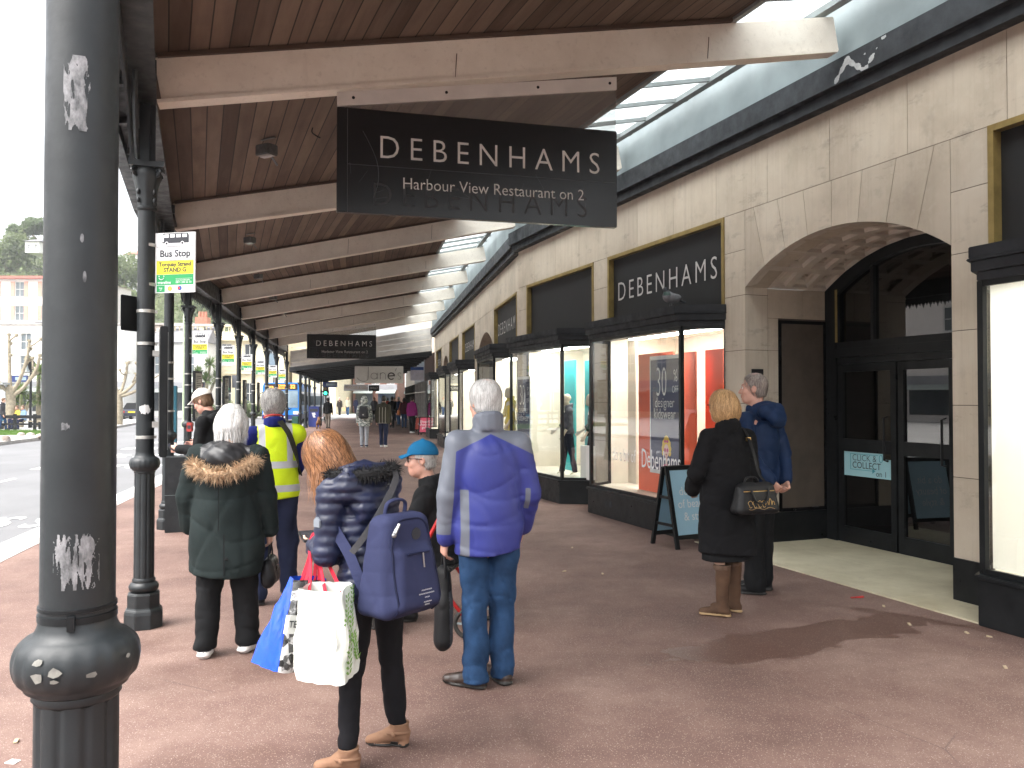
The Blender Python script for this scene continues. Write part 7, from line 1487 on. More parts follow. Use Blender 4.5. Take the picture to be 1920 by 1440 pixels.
def clumps(m, rng, c, r, n, s):
    for _ in range(n):
        d = rng.normal(size=3); d /= np.linalg.norm(d); q = np.array(c) + d * np.array(r) * (rng.random() ** .4) * (1 + .15 * np.sin(7 * d[0] + 5 * d[1])); a, b = rng.normal(size=3), rng.normal(size=3); a /= np.linalg.norm(a); b = b - a * (a @ b); b /= np.linalg.norm(b); u = s * (.5 + rng.random())
        m.add([tuple(q - a * u), tuple(q + b * u * .6), tuple(q + a * u), tuple(q - b * u * .6)], [(0, 1, 2, 3)])
rg = np.random.default_rng(21); m = MB()
for _ in range(900):
    x, y = rg.uniform(-150, -25), rg.uniform(93, 165); r_ = rg.uniform(1.2, 3.2); clumps(m, rg, (x, y, hzf(x, y) + r_ * .3), (r_ * 1.3, r_ * 1.3, r_), 60, .32)
m.build('hillside_scrub', LEAF, kind='stuff', label='green scrub and bushes covering the hillside above the town', cat='scrub')
def tree(name, label, base, h, limbs, crowns, mat, tw=.3, s=.4, seed=1, group=None, cat='tree'):
    r = root(name, label, cat, base, 0, group); m = MB(); g = np.random.default_rng(seed)
    for L_ in limbs: m.tube(catmull(L_[0], 4), np.linspace(L_[1], L_[2], (len(L_[0]) - 1) * 4 + 1), 8)
    m.build('trunk', BARK, r, smooth=True); m = MB()
    for c, rr, n in crowns: clumps(m, g, c, rr, n, s)
    if crowns: m.build('crown', mat, r)
    return r
px_, d_ = 88, 150; b = Vector((fx(px_, d_), d_, hzf(fx(px_, d_), d_) - 1)); zt = CAM_H + (748 - 414) / FPX * d_ - b.z
tree('umbrella_pine', 'umbrella pine with a flat spreading crown on top of the hill', b, 9, [([(0, 0, 0), (-.6, 0, zt * .35), (-1.6, 0, zt * .62), (-3.2, 0, zt * .8)], .5, .16), ([(-.6, 0, zt * .35), (.6, .4, zt * .6), (1.8, 0, zt * .82)], .35, .12), ([(-1.2, 0, zt * .5), (-3.2, -.5, zt * .68), (-5.4, 0, zt * .82)], .3, .1)],
     [((-4.6, 0, zt * .85), (3.2, 2.5, .95), 1100), ((-1.5, 0, zt * .95), (3.4, 2.6, 1.1), 1300), ((2.0, 0, zt * .88), (3.2, 2.4, 1.0), 1100)], PINE, s=.30, seed=4)
for i, (px, py, r_) in enumerate(((8, 470, 3.6), (30, 455, 3.0), (232, 500, 3.4), (380, 572, 3.2))):
    d_ = 148 if px < 100 else 140; x = fx(px, d_); zb = hzf(x, d_) - .5; h = CAM_H + (748 - py) / FPX * d_ - zb + r_ * .5
    tree('hill_tree', ['dark bushy tree at the left edge of the hill', 'bushy tree just left of the umbrella pine', 'grey green tree on the hill between the two nearest columns', 'bushy tree on the hill right of the stand G flag'][i], (x, d_, zb), h, [([(0, 0, 0), (.1, 0, h * .4), (0, 0, h * .7)], .35, .15)], [((0, 0, h - r_ * .6), (r_, r_, r_ * .8), 1300), ((r_ * .6, 0, h - r_), (r_ * .7, r_ * .7, r_ * .6), 700), ((-r_ * .6, 0, h - r_ * 1.1), (r_ * .7, r_ * .7, r_ * .6), 700)], LEAF, s=.28, seed=30 + i, group='trees on the hill')

# ------------------------------------------------------------------ buildings across the street
def building(label, x0, x1, y, z0, H, depth, wall, cols, rows, ww, wh, zs, rz=0, roof=None, frame_m=WFR, extra=None, pane_m=P_MID, door=False, shut=None, xs=None, name='building', parapet=None, group=None):
    """front face looks towards -Y before turning by rz about its left corner"""
    r = root(name, label, 'building', (x0, y, z0), rz, group); W_ = x1 - x0
    xs = xs or [W_ * (i + .5) / cols for i in range(cols)]; m = MB(); m.box((0, .3, 0), (W_, depth, H)); ops = [(x - ww / 2, x + ww / 2, z, z + wh) for z in zs for x in xs]   # wall front pierced by the windows
    zcuts = sorted({0, H, *[q for o in ops for q in o[2:]]}); 
    for za, zb in zip(zcuts, zcuts[1:]):
        row = [o for o in ops if o[2] <= za + 1e-6 and o[3] >= zb - 1e-6]; x = 0
        for o in sorted(row): m.box((x, 0, za), (o[0], .3, zb)); x = o[1]
        m.box((x, 0, za), (W_, .3, zb))
    m.build('wall', wall, r)
    for o in ops:
        m = MB(); t_ = .07
        for q in ((o[0], o[0] + t_, o[2], o[3]), (o[1] - t_, o[1], o[2], o[3]), (o[0] + t_, o[1] - t_, o[2], o[2] + t_), (o[0] + t_, o[1] - t_, o[3] - t_, o[3]), ((o[0] + o[1]) / 2 - .025, (o[0] + o[1]) / 2 + .025, o[2] + t_, o[3] - t_), (o[0] + t_, o[1] - t_, (o[2] + o[3]) / 2 - .03, (o[2] + o[3]) / 2 + .03)): m.box((q[0], .10, q[2]), (q[1], .16, q[3]))
        m.box((o[0] - .08, -.06, o[2] - .1), (o[1] + .08, .1, o[2] - .002)); w_ = m.build('window', frame_m, r); m = MB(); m.quad((o[0] + .01, .14, o[2]), (o[1] - .01, .14, o[2]), (o[1] - .01, .14, o[3]), (o[0] + .01, .14, o[3])); m.build('window_pane', pane_m, w_)
        if shut:
            for sg in (-1, 1): m = MB(); xa = (o[0] - .52, o[0] - .02) if sg < 0 else (o[1] + .02, o[1] + .52); m.box((xa[0], -.05, o[2]), (xa[1], -.002, o[3])); m.build('shutter', shut, r)
    if roof: m = MB(); e = .35; m.add([(-e, -e, H), (W_ + e, -e, H), (W_ + e, depth + e, H), (-e, depth + e, H), (W_ * .15, depth * .5, H + roof[0]), (W_ * .85, depth * .5, H + roof[0])], [(0, 1, 5, 4), (2, 3, 4, 5), (1, 2, 5), (3, 0, 4), (3, 2, 1, 0)]); m.build('roof', roof[1], r)
    if parapet: m = MB(); m.box((-.15, -.2, H), (W_ + .15, .12, H + .25)); m.box((-.1, -.1, H + .252), (W_ + .1, .3, H + .252 + parapet)); m.build('cornice', wall, r)
    if extra: extra(r, W_)
    return r
SLATE = sm('slate roof', (.16, .16, .17), .7, .2, 2); TILE = sm('red brown roof', (.30, .12, .085), .8, .2, 2); WHW = sm('white render', (.80, .79, .76), .85, .05, 1); CRW = sm('cream render', (.74, .66, .47), .85, .07, 1); PKW = sm('pinkish render', (.80, .74, .70), .85, .05, 1); SHUT = sm('salmon shutter', (.62, .34, .26), .7); RUB = NT('rubble stone'); c = RUB.co(); RUB.set(Base_Color=RUB.ramp(RUB.math('ADD', RUB.math('MULTIPLY', RUB.sep(RUB.voro(RUB.map(c, scale=(1, 1, 1.8)), 1.6, 'Color'))[0], .6), RUB.math('MULTIPLY', RUB.noise(c, 2.5, 4), .4)), [(.25, (.16, .12, .105)), (.5, (.30, .25, .22)), (.8, (.44, .40, .37))]), Roughness=.9); M_RUB = RUB.m
def shops(r, W_):
    m = MB(); n = max(2, int(W_ / 4))
    for i in range(n): a, b_ = W_ * i / n + .3, W_ * (i + 1) / n - .3; m.box((a, -.06, .5), (b_, -.02, 2.5))
    m.build('shop_windows', P_DK, r); m = MB(); m.box((.1, -.12, 2.6), (W_ - .1, -.003, 3.2)); m.build('shop_fascia', sm('shop fascia', (.30, .30, .32), .5, .3, .3), r)
    m = MB()
    for i in range(n): a, b_ = W_ * i / n + .2, W_ * (i + 1) / n - .2; m.add([(a, -.13, 2.55), (b_, -.13, 2.55), (b_, -1.2, 2.2), (a, -1.2, 2.2), (a, -.13, 2.6), (b_, -.13, 2.6), (b_, -1.2, 2.25), (a, -1.2, 2.25)], [(0, 1, 2, 3), (4, 5, 6, 7), (2, 3, 7, 6), (0, 3, 7, 4), (1, 2, 6, 5)])
    m.build('awning', sm('grey green awning', (.30, .34, .32), .7, .2, 9), r)
building('long white fronted building behind the plaza trees', -52, -35.0, 75, 0, 8.2, 12, WHW, 5, 2, 1.0, 1.55, (4.0, 6.0), extra=shops, xs=[1.5, 5, 8.1, 11.6, 15.2])
building('white building with a slate roof seen between the two nearest columns', -34.6, -28.8, 78, 0, 6.9, 10, WHW, 2, 1, .9, 1.9, (3.9,), roof=(2.2, SLATE), extra=shops)
r = root('retaining_wall', 'rough stone retaining wall below the pinkish hotel', 'wall', (-70, 96, 9.6)); m = MB(); m.box((-14, 0, -6), (34, .8, .55)); m.build('wall', M_RUB, r); m = MB(); m.box((-14, -.12, .56), (34, .9, .78)); m.build('coping', M_KERB, r)
building('pinkish hotel with salmon shutters and red roof edge, on the stone terrace', -77, -53.2, 104, 10.2, 6.6, 12, PKW, 7, 2, 1.15, 1.9, (1.2, 4.2), roof=(1.0, sm('pale roof', (.66, .60, .57), .7)), shut=SHUT, extra=lambda r, W_: (MB().box((-.5, -.5, 6.45), (W_ + .5, .0, 6.75)).build('roof_edge', sm('red roof edge', (.48, .14, .11), .6), r), [MB().box((W_ * (i + .5) / 7 - .9, -1.0, .7), (W_ * (i + .5) / 7 + .9, -.01, .95)).build('awning', SLATE if i % 2 else WHW, r) for i in range(7)]))
building('white villa with a red brown roof on the hill crest between the two nearest columns', -70, -58, 150, 24.5, 3.2, 9, WHW, 4, 1, 1.0, 1.2, (1.2,), roof=(1.8, TILE)); building('tall white flats on the hill crest behind the villa', -76, -60, 170, 26, 11, 10, WHW, 5, 3, 1.4, 1.3, (3.0, 6.0, 9.0)); building('small white house among the hill trees under the umbrella pine', -82.2, -79.8, 140, 26.3, 1.9, 4, WHW, 2, 1, .5, .7, (.7,), roof=(.7, SLATE))
building('white house with a grey pitched roof behind the stand F flag', -36.5, -29.2, 118, 9.0, 4.2, 9, WHW, 3, 1, .9, 1.3, (1.4,), roof=(3.0, SLATE), extra=lambda r, W_: MB().box((4.6, 3, 4.5), (5.8, 4.2, 7.6)).build('chimney', M_RUB, r))
def classical(r, W_):
    m = MB()
    for z, d, h in ((4.05, .35, .25), (4.35, .2, .2), (7.3, .5, .25), (7.58, .3, .22), (8.7, .25, .18)): m.box((-.2, -d, z), (W_ + .2, .31, z + h))
    m.build('cornice', CRW, r); m = MB(); k = int(W_ / .42)
    for i in range(k): x = (i + .5) * W_ / k; m.lathe([(.06, 0), (.10, .25), (.06, .55), (.08, .88)], 8, (x, 0.02, 7.81)) if i % 7 else m.box((x - .22, -.12, 7.81), (x + .22, .25, 8.69))
    m.build('balustrade', CRW, r)
    for x in (W_ * .2, W_ * .6, W_ * .9): m = MB(); m.box((x - .6, 3, 8.2), (x + .6, 4.2, 9.9)); [m.lathe([(.16, 0), (.13, .6)], 10, (x + q, 3.6, 9.9)) for q in (-.3, 0, .3)]; m.build('chimney', sm('brick chimney', (.40, .17, .11), .8, .2), r)
    m = MB()
    for i in range(6): x = W_ * i / 5; m.box((min(max(x - .3, 0), W_ - .6), -.12, 0), (min(max(x - .3, 0), W_ - .6) + .6, -.003, 4.04))
    m.build('pilaster', CRW, r)
building('cream classical building with a balustrade and tall windows, behind the bus stop columns', -33.5, -22.4, 81, 0, 8.2, 14, CRW, 5, 2, 1.0, 2.1, (1.1, 4.9), rz=radians(4), extra=classical, pane_m=P_DK)
building('plain cream block right of the classical building, behind the bus', -22.2, -17.8, 84, 0, 6.2, 10, CRW, 2, 2, 1.0, 1.5, (1.0, 3.6), parapet=.4, pane_m=P_DK); building('brown and white shop building right of the bus roof', -17.6, -12.6, 92, 0, 5.2, 8, sm('brown brick', (.22, .11, .08), .8, .2), 3, 1, .9, 1.4, (3.2,), extra=shops)
building('low white building closing the far end of the arcade', -13.2, -2.5, 98, 0, 5.0, 8, WHW, 5, 1, 1.3, 1.5, (2.9,), extra=shops)
# the terrace opposite, mirrored in the shop windows
for i, (y0, wd, H, mt, lb) in enumerate(((53.5, 13, 11, WHW, 'white terrace house opposite, mirrored in the second shop window'), (40, 14, 10.5, CRW, 'cream terrace house opposite, mirrored in the sale poster window'), (25.5, 15, 11.5, PKW, 'pinkish terrace house opposite, across the street'), (10, 16, 10, CRW, 'cream terrace house opposite, nearest to the camera'), (-7, 16, 11, WHW, 'white terrace house opposite, behind the camera side'))):
    building(lb, -47, -47 + wd, y0, 0, H, 10, mt, 4, 3, 1.1, 1.7, (3.9, 6.2, 8.2), rz=0, extra=shops, pane_m=P_DK, parapet=.5, group=None).rotation_euler = (0, 0, radians(90))

# ------------------------------------------------------------------ plaza furniture and planting
GRASS = leafmat('lawn', (.06, .12, .02), (.10, .20, .03), (.15, .26, .05)); m = MB(); m.prism([(-28.5, 36.6), (-19.9, 36.9), (-20.4, 39.4), (-29.5, 39.8)], lambda x, y: (x, y, .0), lambda x, y: (x, y, .10)); g = np.random.default_rng(3)
for _ in range(5000): x, y = g.uniform(-28.6, -20.2), g.uniform(36.8, 39.4); h = g.uniform(.04, .10); m.add([(x - .01, y, .1), (x + .01, y, .1), (x + g.normal() * .03, y, .1 + h)], [(0, 1, 2)])
m.build('lawn', GRASS, kind='stuff', label='strip of green lawn at the edge of the plaza', cat='grass')
def rock(px, d, s, seed, label):
    f = SDF((-s * 1.4, -s, -.05), (s * 1.4, s, s), s * .08); f.ell((0, 0, s * .2), (s, s * .7, s * .55)); f.ell((s * .5, .1 * s, s * .2), (s * .6, s * .5, s * .4)); f.off(waves(seed, s * .09, 5 / s)); r = root('boulder', label, 'boulder', (fx(px, d), d, 0), seed, 'boulders on the plaza'); sdf_obj('stone', f, M_RUB, r)
rock(6, 31.6, .30, 3, 'rounded boulder at the left edge, on the plaza kerb'); rock(76, 34.5, .22, 5, 'boulder right beside the nearest column\'s left side'); rock(40, 36.2, .22, 8, 'boulder among the row edging the lawn'); rock(58, 36.3, .2, 9, 'boulder at the right end of the row edging the lawn')
r = root('railing', 'low dark timber railing behind the lawn', 'railing', (fx(45, 42), 42, 0)); m = MB(); m.box((-4.6, -.04, .62), (1.6, .04, .78)); m.box((-4.6, -.03, .28), (1.6, .03, .38)); m.build('rail', M_BLK, r)
for i in range(7): m = MB(); m.box((-4.5 + i, -.06, 0), (-4.38 + i, .06, .84)); m.build('post', M_BLK, r)
def strapleaves(m, g, c, R, n):
    for _ in range(n):
        a, e = g.uniform(0, 2 * pi), g.uniform(-.35, 1.35); L = R * g.uniform(.7, 1.1); d = Vector((cos(a) * cos(e), sin(a) * cos(e), sin(e))); s_ = d.cross(Vector((0, 0, 1))).normalized() * R * .035; c = Vector(c); p1 = c + d * L * .55; p2 = c + d * L + Vector((0, 0, -L * .28 * (1 - sin(e) * .6)))
        m.add([c - s_ * .6, c + s_ * .6, p1 + s_, p1 - s_, p2], [(0, 1, 2, 3), (3, 2, 4)])
def cordyline(label, base, heads, seed, group='palm like trees'):
    r = root('cordyline', label, 'palm tree', base, 0, group); g = np.random.default_rng(seed); m = MB(); ml = MB()
    for (x, y, z, R) in heads: m.tube(catmull([(0, 0, 0), (x * .25, y * .25, z * .45), (x * .8, y * .8, z * .85), (x, y, z)], 4), np.linspace(.14, .08, 13), 7); strapleaves(ml, g, (x, y, z), R, 150)
    m.build('trunk', BARK, r, smooth=True); ml.build('crown', PALM, r)
cordyline('spiky palm like tree left on the plaza, under the blue display', (fx(40, 47), 47, 0), [(0, 0, 1.9, .9), (-.5, .2, 1.4, .8), (.5, 0, 1.5, .7)], 1); cordyline('spiky palm like tree touching the nearest column\'s left edge', (fx(72, 48), 48, 0), [(0, 0, 3.0, 1.0), (.5, 0, 2.3, .9), (.1, .2, 1.5, .9)], 2)
cordyline('tall spiky palm like tree right of the timetable case', (fx(384, 66), 66, 0), [(.4, 0, 4.3, 1.0), (-.5, 0, 3.6, 1.0), (.1, 0, 3.0, 1.1), (.8, .2, 3.3, .9)], 3)
def pollard(label, base, H, seed, lim):
    r = root('pollarded_tree', label, 'tree', base, 0, 'pollarded trees'); g = np.random.default_rng(seed); m = MB(); tips = []
    m.tube(catmull([(0, 0, 0), (.05, 0, H * .25), (0, 0, H * .45)], 5), np.linspace(.28, .20, 11), 10)
    for (dx, dy, z0, z1) in lim:
        p = [(0, 0, z0 * H), (dx * .45, dy * .5, z0 * H + (z1 - z0) * H * .25), (dx * .85, dy, z0 * H + (z1 - z0) * H * .65), (dx, dy, z1 * H)]; m.tube(catmull(p, 5), np.linspace(.115, .06, 16), 8); tips.append(p[-1])
        q = Vector(p[2]); 
        for b_ in range(3):
            q = Vector(p[1]).lerp(Vector(p[3]), .25 + .25 * b_ + .1 * g.random()); e = q + Vector((dx * .25 + g.normal() * .3, g.normal() * .2, .25 + .4 * g.random())); m.tube([q, q.lerp(e, .5) + Vector((.05 * g.normal(), 0, -.05)), e], [.06, .045, .04], 6); tips.append(tuple(e))
    for t_ in tips: m.ball(t_, .10, 8, 6)
    m.build('trunk', BARK, r, smooth=True); m = MB()
    for t_ in tips:
        for _ in range(34): d = Vector(g.normal(size=3)); d.z = abs(d.z); d.normalize(); e = Vector(t_) + d * g.uniform(.2, .45); s_ = d.cross(Vector((1, .3, 0))).normalized() * .012; m.add([Vector(t_) - s_, Vector(t_) + s_, e], [(0, 1, 2)])
    m.build('twigs', sm('pale twig', (.36, .32, .18), .9), r)
pollard('pollarded tree with knobbly bare branches left of the nearest column', (fx(19, 44), 44, 0), 5.0, 2, ((-1.2, 0, .38, .78), (-.15, .1, .42, 1.0), (1.0, 0, .36, .93), (1.5, .1, .33, .78), (-.9, .2, .34, .62))); pollard('pollarded bare tree seen between the two nearest columns', (fx(222, 52), 52, 0), 4.3, 5, ((-.5, 0, .45, .95), (1.4, 0, .42, .80), (.5, .1, .42, .88), (1.9, .1, .40, .66)))
def post(name, label, cat, px, d, h, rad, mat, extra=None, z=0): r = root(name, label, cat, (fx(px, d), d, z)); m = MB(); m.lathe([(rad * 1.6, 0), (rad * 1.6, .4), (rad, .45), (rad * .8, h)], 12); m.build('post', mat, r, smooth=40); extra and extra(r, h); return r
def victorian(r, h):
    m = MB(); m.lathe([(.10, h), (.12, h + .05), (.19, h + .42), (.20, h + .44), (.05, h + .62), (.02, h + .75)], 12); m.build('lantern', M_BLK, r); m = MB(); m.box((-.35, -.03, h - .15), (.35, .03, h - .10)); m.build('ladder_bar', M_BLK, r)
post('street_lamp', 'black victorian street lamp beside the blue arrivals display', 'street lamp', 57.5, 46, 3.2, .07, M_BLK, victorian)
def display(label, px0, px1, py0, py1, d, pole_px, lab2):
    x0, x1 = fx(px0, d), fx(px1, d); zt, zb = dp(px0, py0, d).z, dp(px0, py1, d).z; r = root('arrivals_display', label, 'display', ((x0 + x1) / 2, d, zb)); W_ = x1 - x0; m = MB(); m.box((-W_ / 2, -.06, 0), (W_ / 2, .06, zt - zb)); m.build('case', sm('navy display case', (.02, .04, .16), .4), r, bevel=.02); m = MB(); m.box((-W_ / 2 + .22, -.066, .09), (W_ / 2 - .06, -.062, zt - zb - .09)); m.build('screen', sm('lit display', (.30, .40, .46), .3), r); m = MB(); xp = fx(pole_px, d) - (x0 + x1) / 2; m.bar((W_ / 2 if xp > 0 else -W_ / 2, 0, .12), (xp, 0, .12), .05, .05); m.bar((W_ / 2 if xp > 0 else -W_ / 2, 0, .32), (xp, 0, .32), .04, .04)
    if lab2: m.tube([(xp, 0, -zb), (xp, 0, .5)], .05, 8)
    m.build('bracket', M_BLK, r)
display('blue arrivals display on a black lamp post at the left edge of the plaza', 22, 52, 704, 716, 46, 57, False); display('blue arrivals display on a dark pole near the blue litter bin', 605, 632, 716, 726, 50, 602, True)
r = root('bus_shelter', 'glass bus shelter with an advert panel at the left edge', 'bus shelter', (fx(2, 44), 44, 0)); m = MB(); [m.box((x, -.05, 0), (x + .09, .05, 2.35)) for x in (-2.4, -.3, .25)]; m.box((-2.6, -.7, 2.36), (.5, .7, 2.44)); m.build('frame', sm('grey shelter frame', (.28, .31, .32), .5), r); m = MB(); m.box((-1.2, -.04, .3), (.24, .02, 2.1)); ad = m.build('advert_panel', WHT, r); m = MB(); m.add([(-.9 + .5 * cos(a), -.045, 1.25 + .25 * sin(a)) for a in np.linspace(0, 2 * pi, 16)[:-1]], [tuple(range(15))]); m.box((-1.1, -.046, .4), (.15, -.041, .85)); m.build('advert_print', sm('cyan print', (.05, .40, .58), .5), ad)
def bin_(name, label, px, d, w_, h, mat, cap=True, rz=0, dp_=.5):
    r = root(name, label, 'bin' if 'bin' in name else 'cabinet', (fx(px, d), d, 0), rz); m = MB(); m.box((-w_ / 2, -dp_ / 2, .04), (w_ / 2, dp_ / 2, h)); m.build('body', mat, r, bevel=.02)
    if cap: m = MB(); m.box((-w_ / 2 + .07, -dp_ / 2 - .004, h - .24), (w_ / 2 - .07, -dp_ / 2 + .002, h - .08)); m.build('slot', M_INK, r); m = MB(); e = MB(); e.add([(x * w_ * .2, -dp_ / 2 - .005, h * .62 + z * .13) for x, z in ((-1, 1), (.6, 1.1), (1, .2), (.4, 0), (.9, -1), (-.2, -1.1), (-.6, -.2))], [tuple(range(7))]); e.build('emblem', WHT, r); m.box((-w_ / 2 - .02, -dp_ / 2 - .02, h + .002), (w_ / 2 + .02, dp_ / 2 + .02, h + .05)); m.build('lid', mat, r)
    return r
NB = sm('dark blue bin paint', (.018, .035, .22), .4, .1); bin_('litter_bin', 'tall dark blue litter bin with a white emblem under the low canopy', 590.5, 46.5, .58, 1.13, NB); bin_('litter_bin', 'blue litter bin behind the railing on the plaza', 23, 45, .45, .85, NB); bin_('green_cabinet', 'slim dark green cabinet in front of a far column', 554.5, 35.4, .27, .86, sm('dark green paint', (.015, .085, .055), .5, .1), False, radians(8), .4)
post('lamp_post', 'pale green slim lamp post behind the timetable case', 'lamp post', 344.5, 46, 7.0, .075, sm('pale green pole', (.36, .44, .30), .5))
def tlight(r, h):
    m = MB(); m.box((-.16, -.1, h - .95), (.16, .1, h)); hd_ = m.build('signal_head', M_BLK, r)
    for i, mt in enumerate((sm('unlit red lens', (.10, .02, .02), .3), sm('unlit amber lens', (.10, .05, .01), .3), emat('green signal', (.02, .9, .45), 2.5))): m = MB(); m.lathe([(.10, 0), (.10, .02)], 16); 
    for i in range(3):
        mt = (MATS['unlit red lens'], MATS['unlit amber lens'], MATS['green signal'])[i]; m = MB(); m.add([(.10 * cos(a), -.105, h - .2 - .29 * i + .10 * sin(a)) for a in np.linspace(0, 2 * pi, 17)[:-1]], [tuple(range(16))]); m.build('lens', mt, hd_)
post('traffic_light', 'traffic light showing green in front of the cream building', 'traffic light', 427, 48, 2.95, .05, M_BLK, tlight); post('traffic_light', 'distant traffic light left of the tall palm like tree', 'traffic light', 379, 60, 2.8, .05, M_BLK, tlight); post('traffic_light', 'traffic light on the dark pole beside the blue litter bin', 'traffic light', 611, 54, 2.75, .05, M_BLK, tlight)
panel('signal_board', 'grey back of a sign board beside the traffic light', 'sign', (fx(441, 48.2), 48.2, 2.25), 0, .36, .72, .04, sm('dark grey sign back', (.10, .105, .12), .5), lambda r: MB().box((-.03, .03, -2.25), (.03, .08, .7)).build('pole', M_GREY, r)); panel('street_sign', 'large grey blue board high above the bus', 'sign', (fx(513, 60), 60, dp(513, 685, 60).z), 0, .62, .86, .05, sm('slate blue board', (.16, .21, .24), .5), lambda r: MB().tube([(0, .06, -3.9), (0, .06, .5)], .05, 8).build('pole', M_BLK, r))
r = root('planter', 'concrete planter with evergreen bushes in front of the cream building', 'planter', (fx(431, 72), 72, 0)); m = MB(); m.box((-.55, -.4, 0), (.55, .4, .85)); m.build('tub', M_KERB, r, bevel=.03); m = MB(); clumps(m, np.random.default_rng(8), (0, 0, 1.05), (.55, .4, .35), 260, .12); m.build('foliage', LEAF, r)
for i, (px, rr) in enumerate(((372, .9), (393, .8), (462, .9), (478, .75))): b_ = root('shrub', ['shrub at the foot of the tall palm like tree', 'shrub left of the planter', 'spiky shrub right of the planter', 'shrub behind the grey haired man\'s column'][i], 'shrub', (fx(px, 73), 73, 0), 0, 'shrubs before the cream building'); m = MB(); clumps(m, np.random.default_rng(40 + i), (0, 0, rr * .7), (rr, .7, rr * .8), 420, .15); m.build('foliage', LEAF, b_)

# ------------------------------------------------------------------ bus, van, car
def vehicle_wheels(r, xs, ys, rad, z=0):
    for x in xs:
        for y in ys:
            m = MB(); m.tube([(x - .11, y, rad + z), (x + .11, y, rad + z)], rad, 20); w_ = m.build('wheel', SOLED, r, smooth=40); m = MB(); m.tube([(x - .12, y, rad + z), (x + .12, y, rad + z)], rad * .55, 14); m.build('rim', STEEL, w_, smooth=40)
BB = sm('bus blue', (.02, .22, .68), .3, .06); BN = sm('bus navy', (.015, .03, .16), .35); LED = emat('amber led', (1.0, .26, .03), 2.2)
bus = root('bus', 'blue single deck bus facing the camera, its sign showing route 32', 'bus', (fx(527, 57.5), 57.5, -.12), radians(9)); W_ = 1.25
m = MB(); m.prism([(-W_, .32), (W_, .32), (W_, 2.55), (W_ - .12, 2.85), (-W_ + .12, 2.85), (-W_, 2.55)], lambda x, z: (x, 0, z), lambda x, z: (x, 10, z)); m.build('body', BB, bus, bevel=.05)
m = MB(); m.box((-W_ - .005, -.02, .30), (W_ + .005, 10, .62)); m.build('skirt', BN, bus); m = MB(); m.box((-W_ + .12, -.03, 1.12), (W_ - .12, .01, 2.30)); ws = m.build('windscreen', sm('windscreen', (.20, .27, .32), .06, .4, 1.2, spec=.9), bus); m = MB(); m.box((-.02, -.036, 1.12), (.02, -.031, 2.3)); m.build('divider', M_BLK, ws)
m = MB(); m.box((-W_ + .15, -.03, 2.36), (W_ - .15, .01, 2.76)); db = m.build('destination_blind', sm('blind glass', (.03, .025, .02), .3), bus); m = MB(); Fb = frame((0, -.034, 2.56), (1, 0, 0), (0, 0, 1)); text_mb(m, '32', Fb @ frame((.78, 0, 0), (1, 0, 0), (0, 1, 0)), .34, bold=.02); text_mb(m, 'TOWN', Fb @ frame((.02, .07, 0), (1, 0, 0), (0, 1, 0)), .20, bold=.02); text_mb(m, 'CENTRE', Fb @ frame((.02, -.10, 0), (1, 0, 0), (0, 1, 0)), .12, bold=.02); text_mb(m, 'VIA', Fb @ frame((-.65, -.03, 0), (1, 0, 0), (0, 1, 0)), .2, bold=.02); m.build('route_lettering', LED, db)
for sx0 in (-1, 1):
    m = MB(); m.box((sx0 * 1.0 - .18, -.03, .66), (sx0 * 1.0 + .18, .01, .86)); m.build('headlight', sm('headlamp', (.75, .75, .72), .15), bus); m = MB(); m.bar((sx0 * 1.2, -.05, 2.2), (sx0 * 1.48, -.15, 2.0), .05, .05); m.box((sx0 * 1.48 - .1, -.2, 1.55), (sx0 * 1.48 + .1, -.1, 2.05)); m.build('mirror', M_BLK, bus); m = MB(); m.box((sx0 * W_ - .03 * sx0 - .16 * (sx0 > 0), -.027, .63), (sx0 * W_ - .03 * sx0 + .16 * (sx0 < 0), -.002, .655)); m.build('orange_stripe', ORG, bus)
    m = MB(); [m.box((sx0 * W_ - .012, .6 + i * 1.55, 1.25), (sx0 * W_ + .012, 1.95 + i * 1.55, 2.25)) for i in range(6)]; m.build('side_windows', P_DK, bus)
m = MB(); m.tube(catmull([(-.7, -.03, 1.05), (-.35, -.03, .95), (.35, -.03, .95), (.7, -.03, 1.05)]), .02, 5); m.build('wiper', M_BLK, bus); m = MB(); m.box((-.28, -.035, .40), (.28, -.022, .53)); m.build('number_plate', WHT, bus); vehicle_wheels(bus, (-1.1, 1.1), (2.2, 7.8), .45)
van = root('van', 'white van parked behind the bus, seen between the far columns', 'van', (fx(588, 66), 66, -.12), radians(8)); m = MB(); m.prism([(-.95, .3), (.95, .3), (.95, 1.9), (.85, 2.25), (-.85, 2.25), (-.95, 1.9)], lambda x, z: (x, 0, z), lambda x, z: (x, 4.8, z)); m.build('body', WHT, van, bevel=.06); m = MB(); m.box((-.8, -.02, 1.25), (.8, .01, 1.95)); m.build('windscreen', P_MID, van); m = MB(); [m.box((q * .75 - .14, -.02, .7), (q * .75 + .14, .01, .95)) for q in (-1, 1)]; m.build('headlights', sm('headlamp', (0, 0, 0)), van); vehicle_wheels(van, (-.85, .85), (.9, 3.8), .34)
car = root('car', 'dark convertible car with a yellow rear plate driving away', 'car', (fx(247, 66), 66, -.12), radians(12)); CB_ = sm('dark navy car paint', (.014, .018, .035), .2, .1)
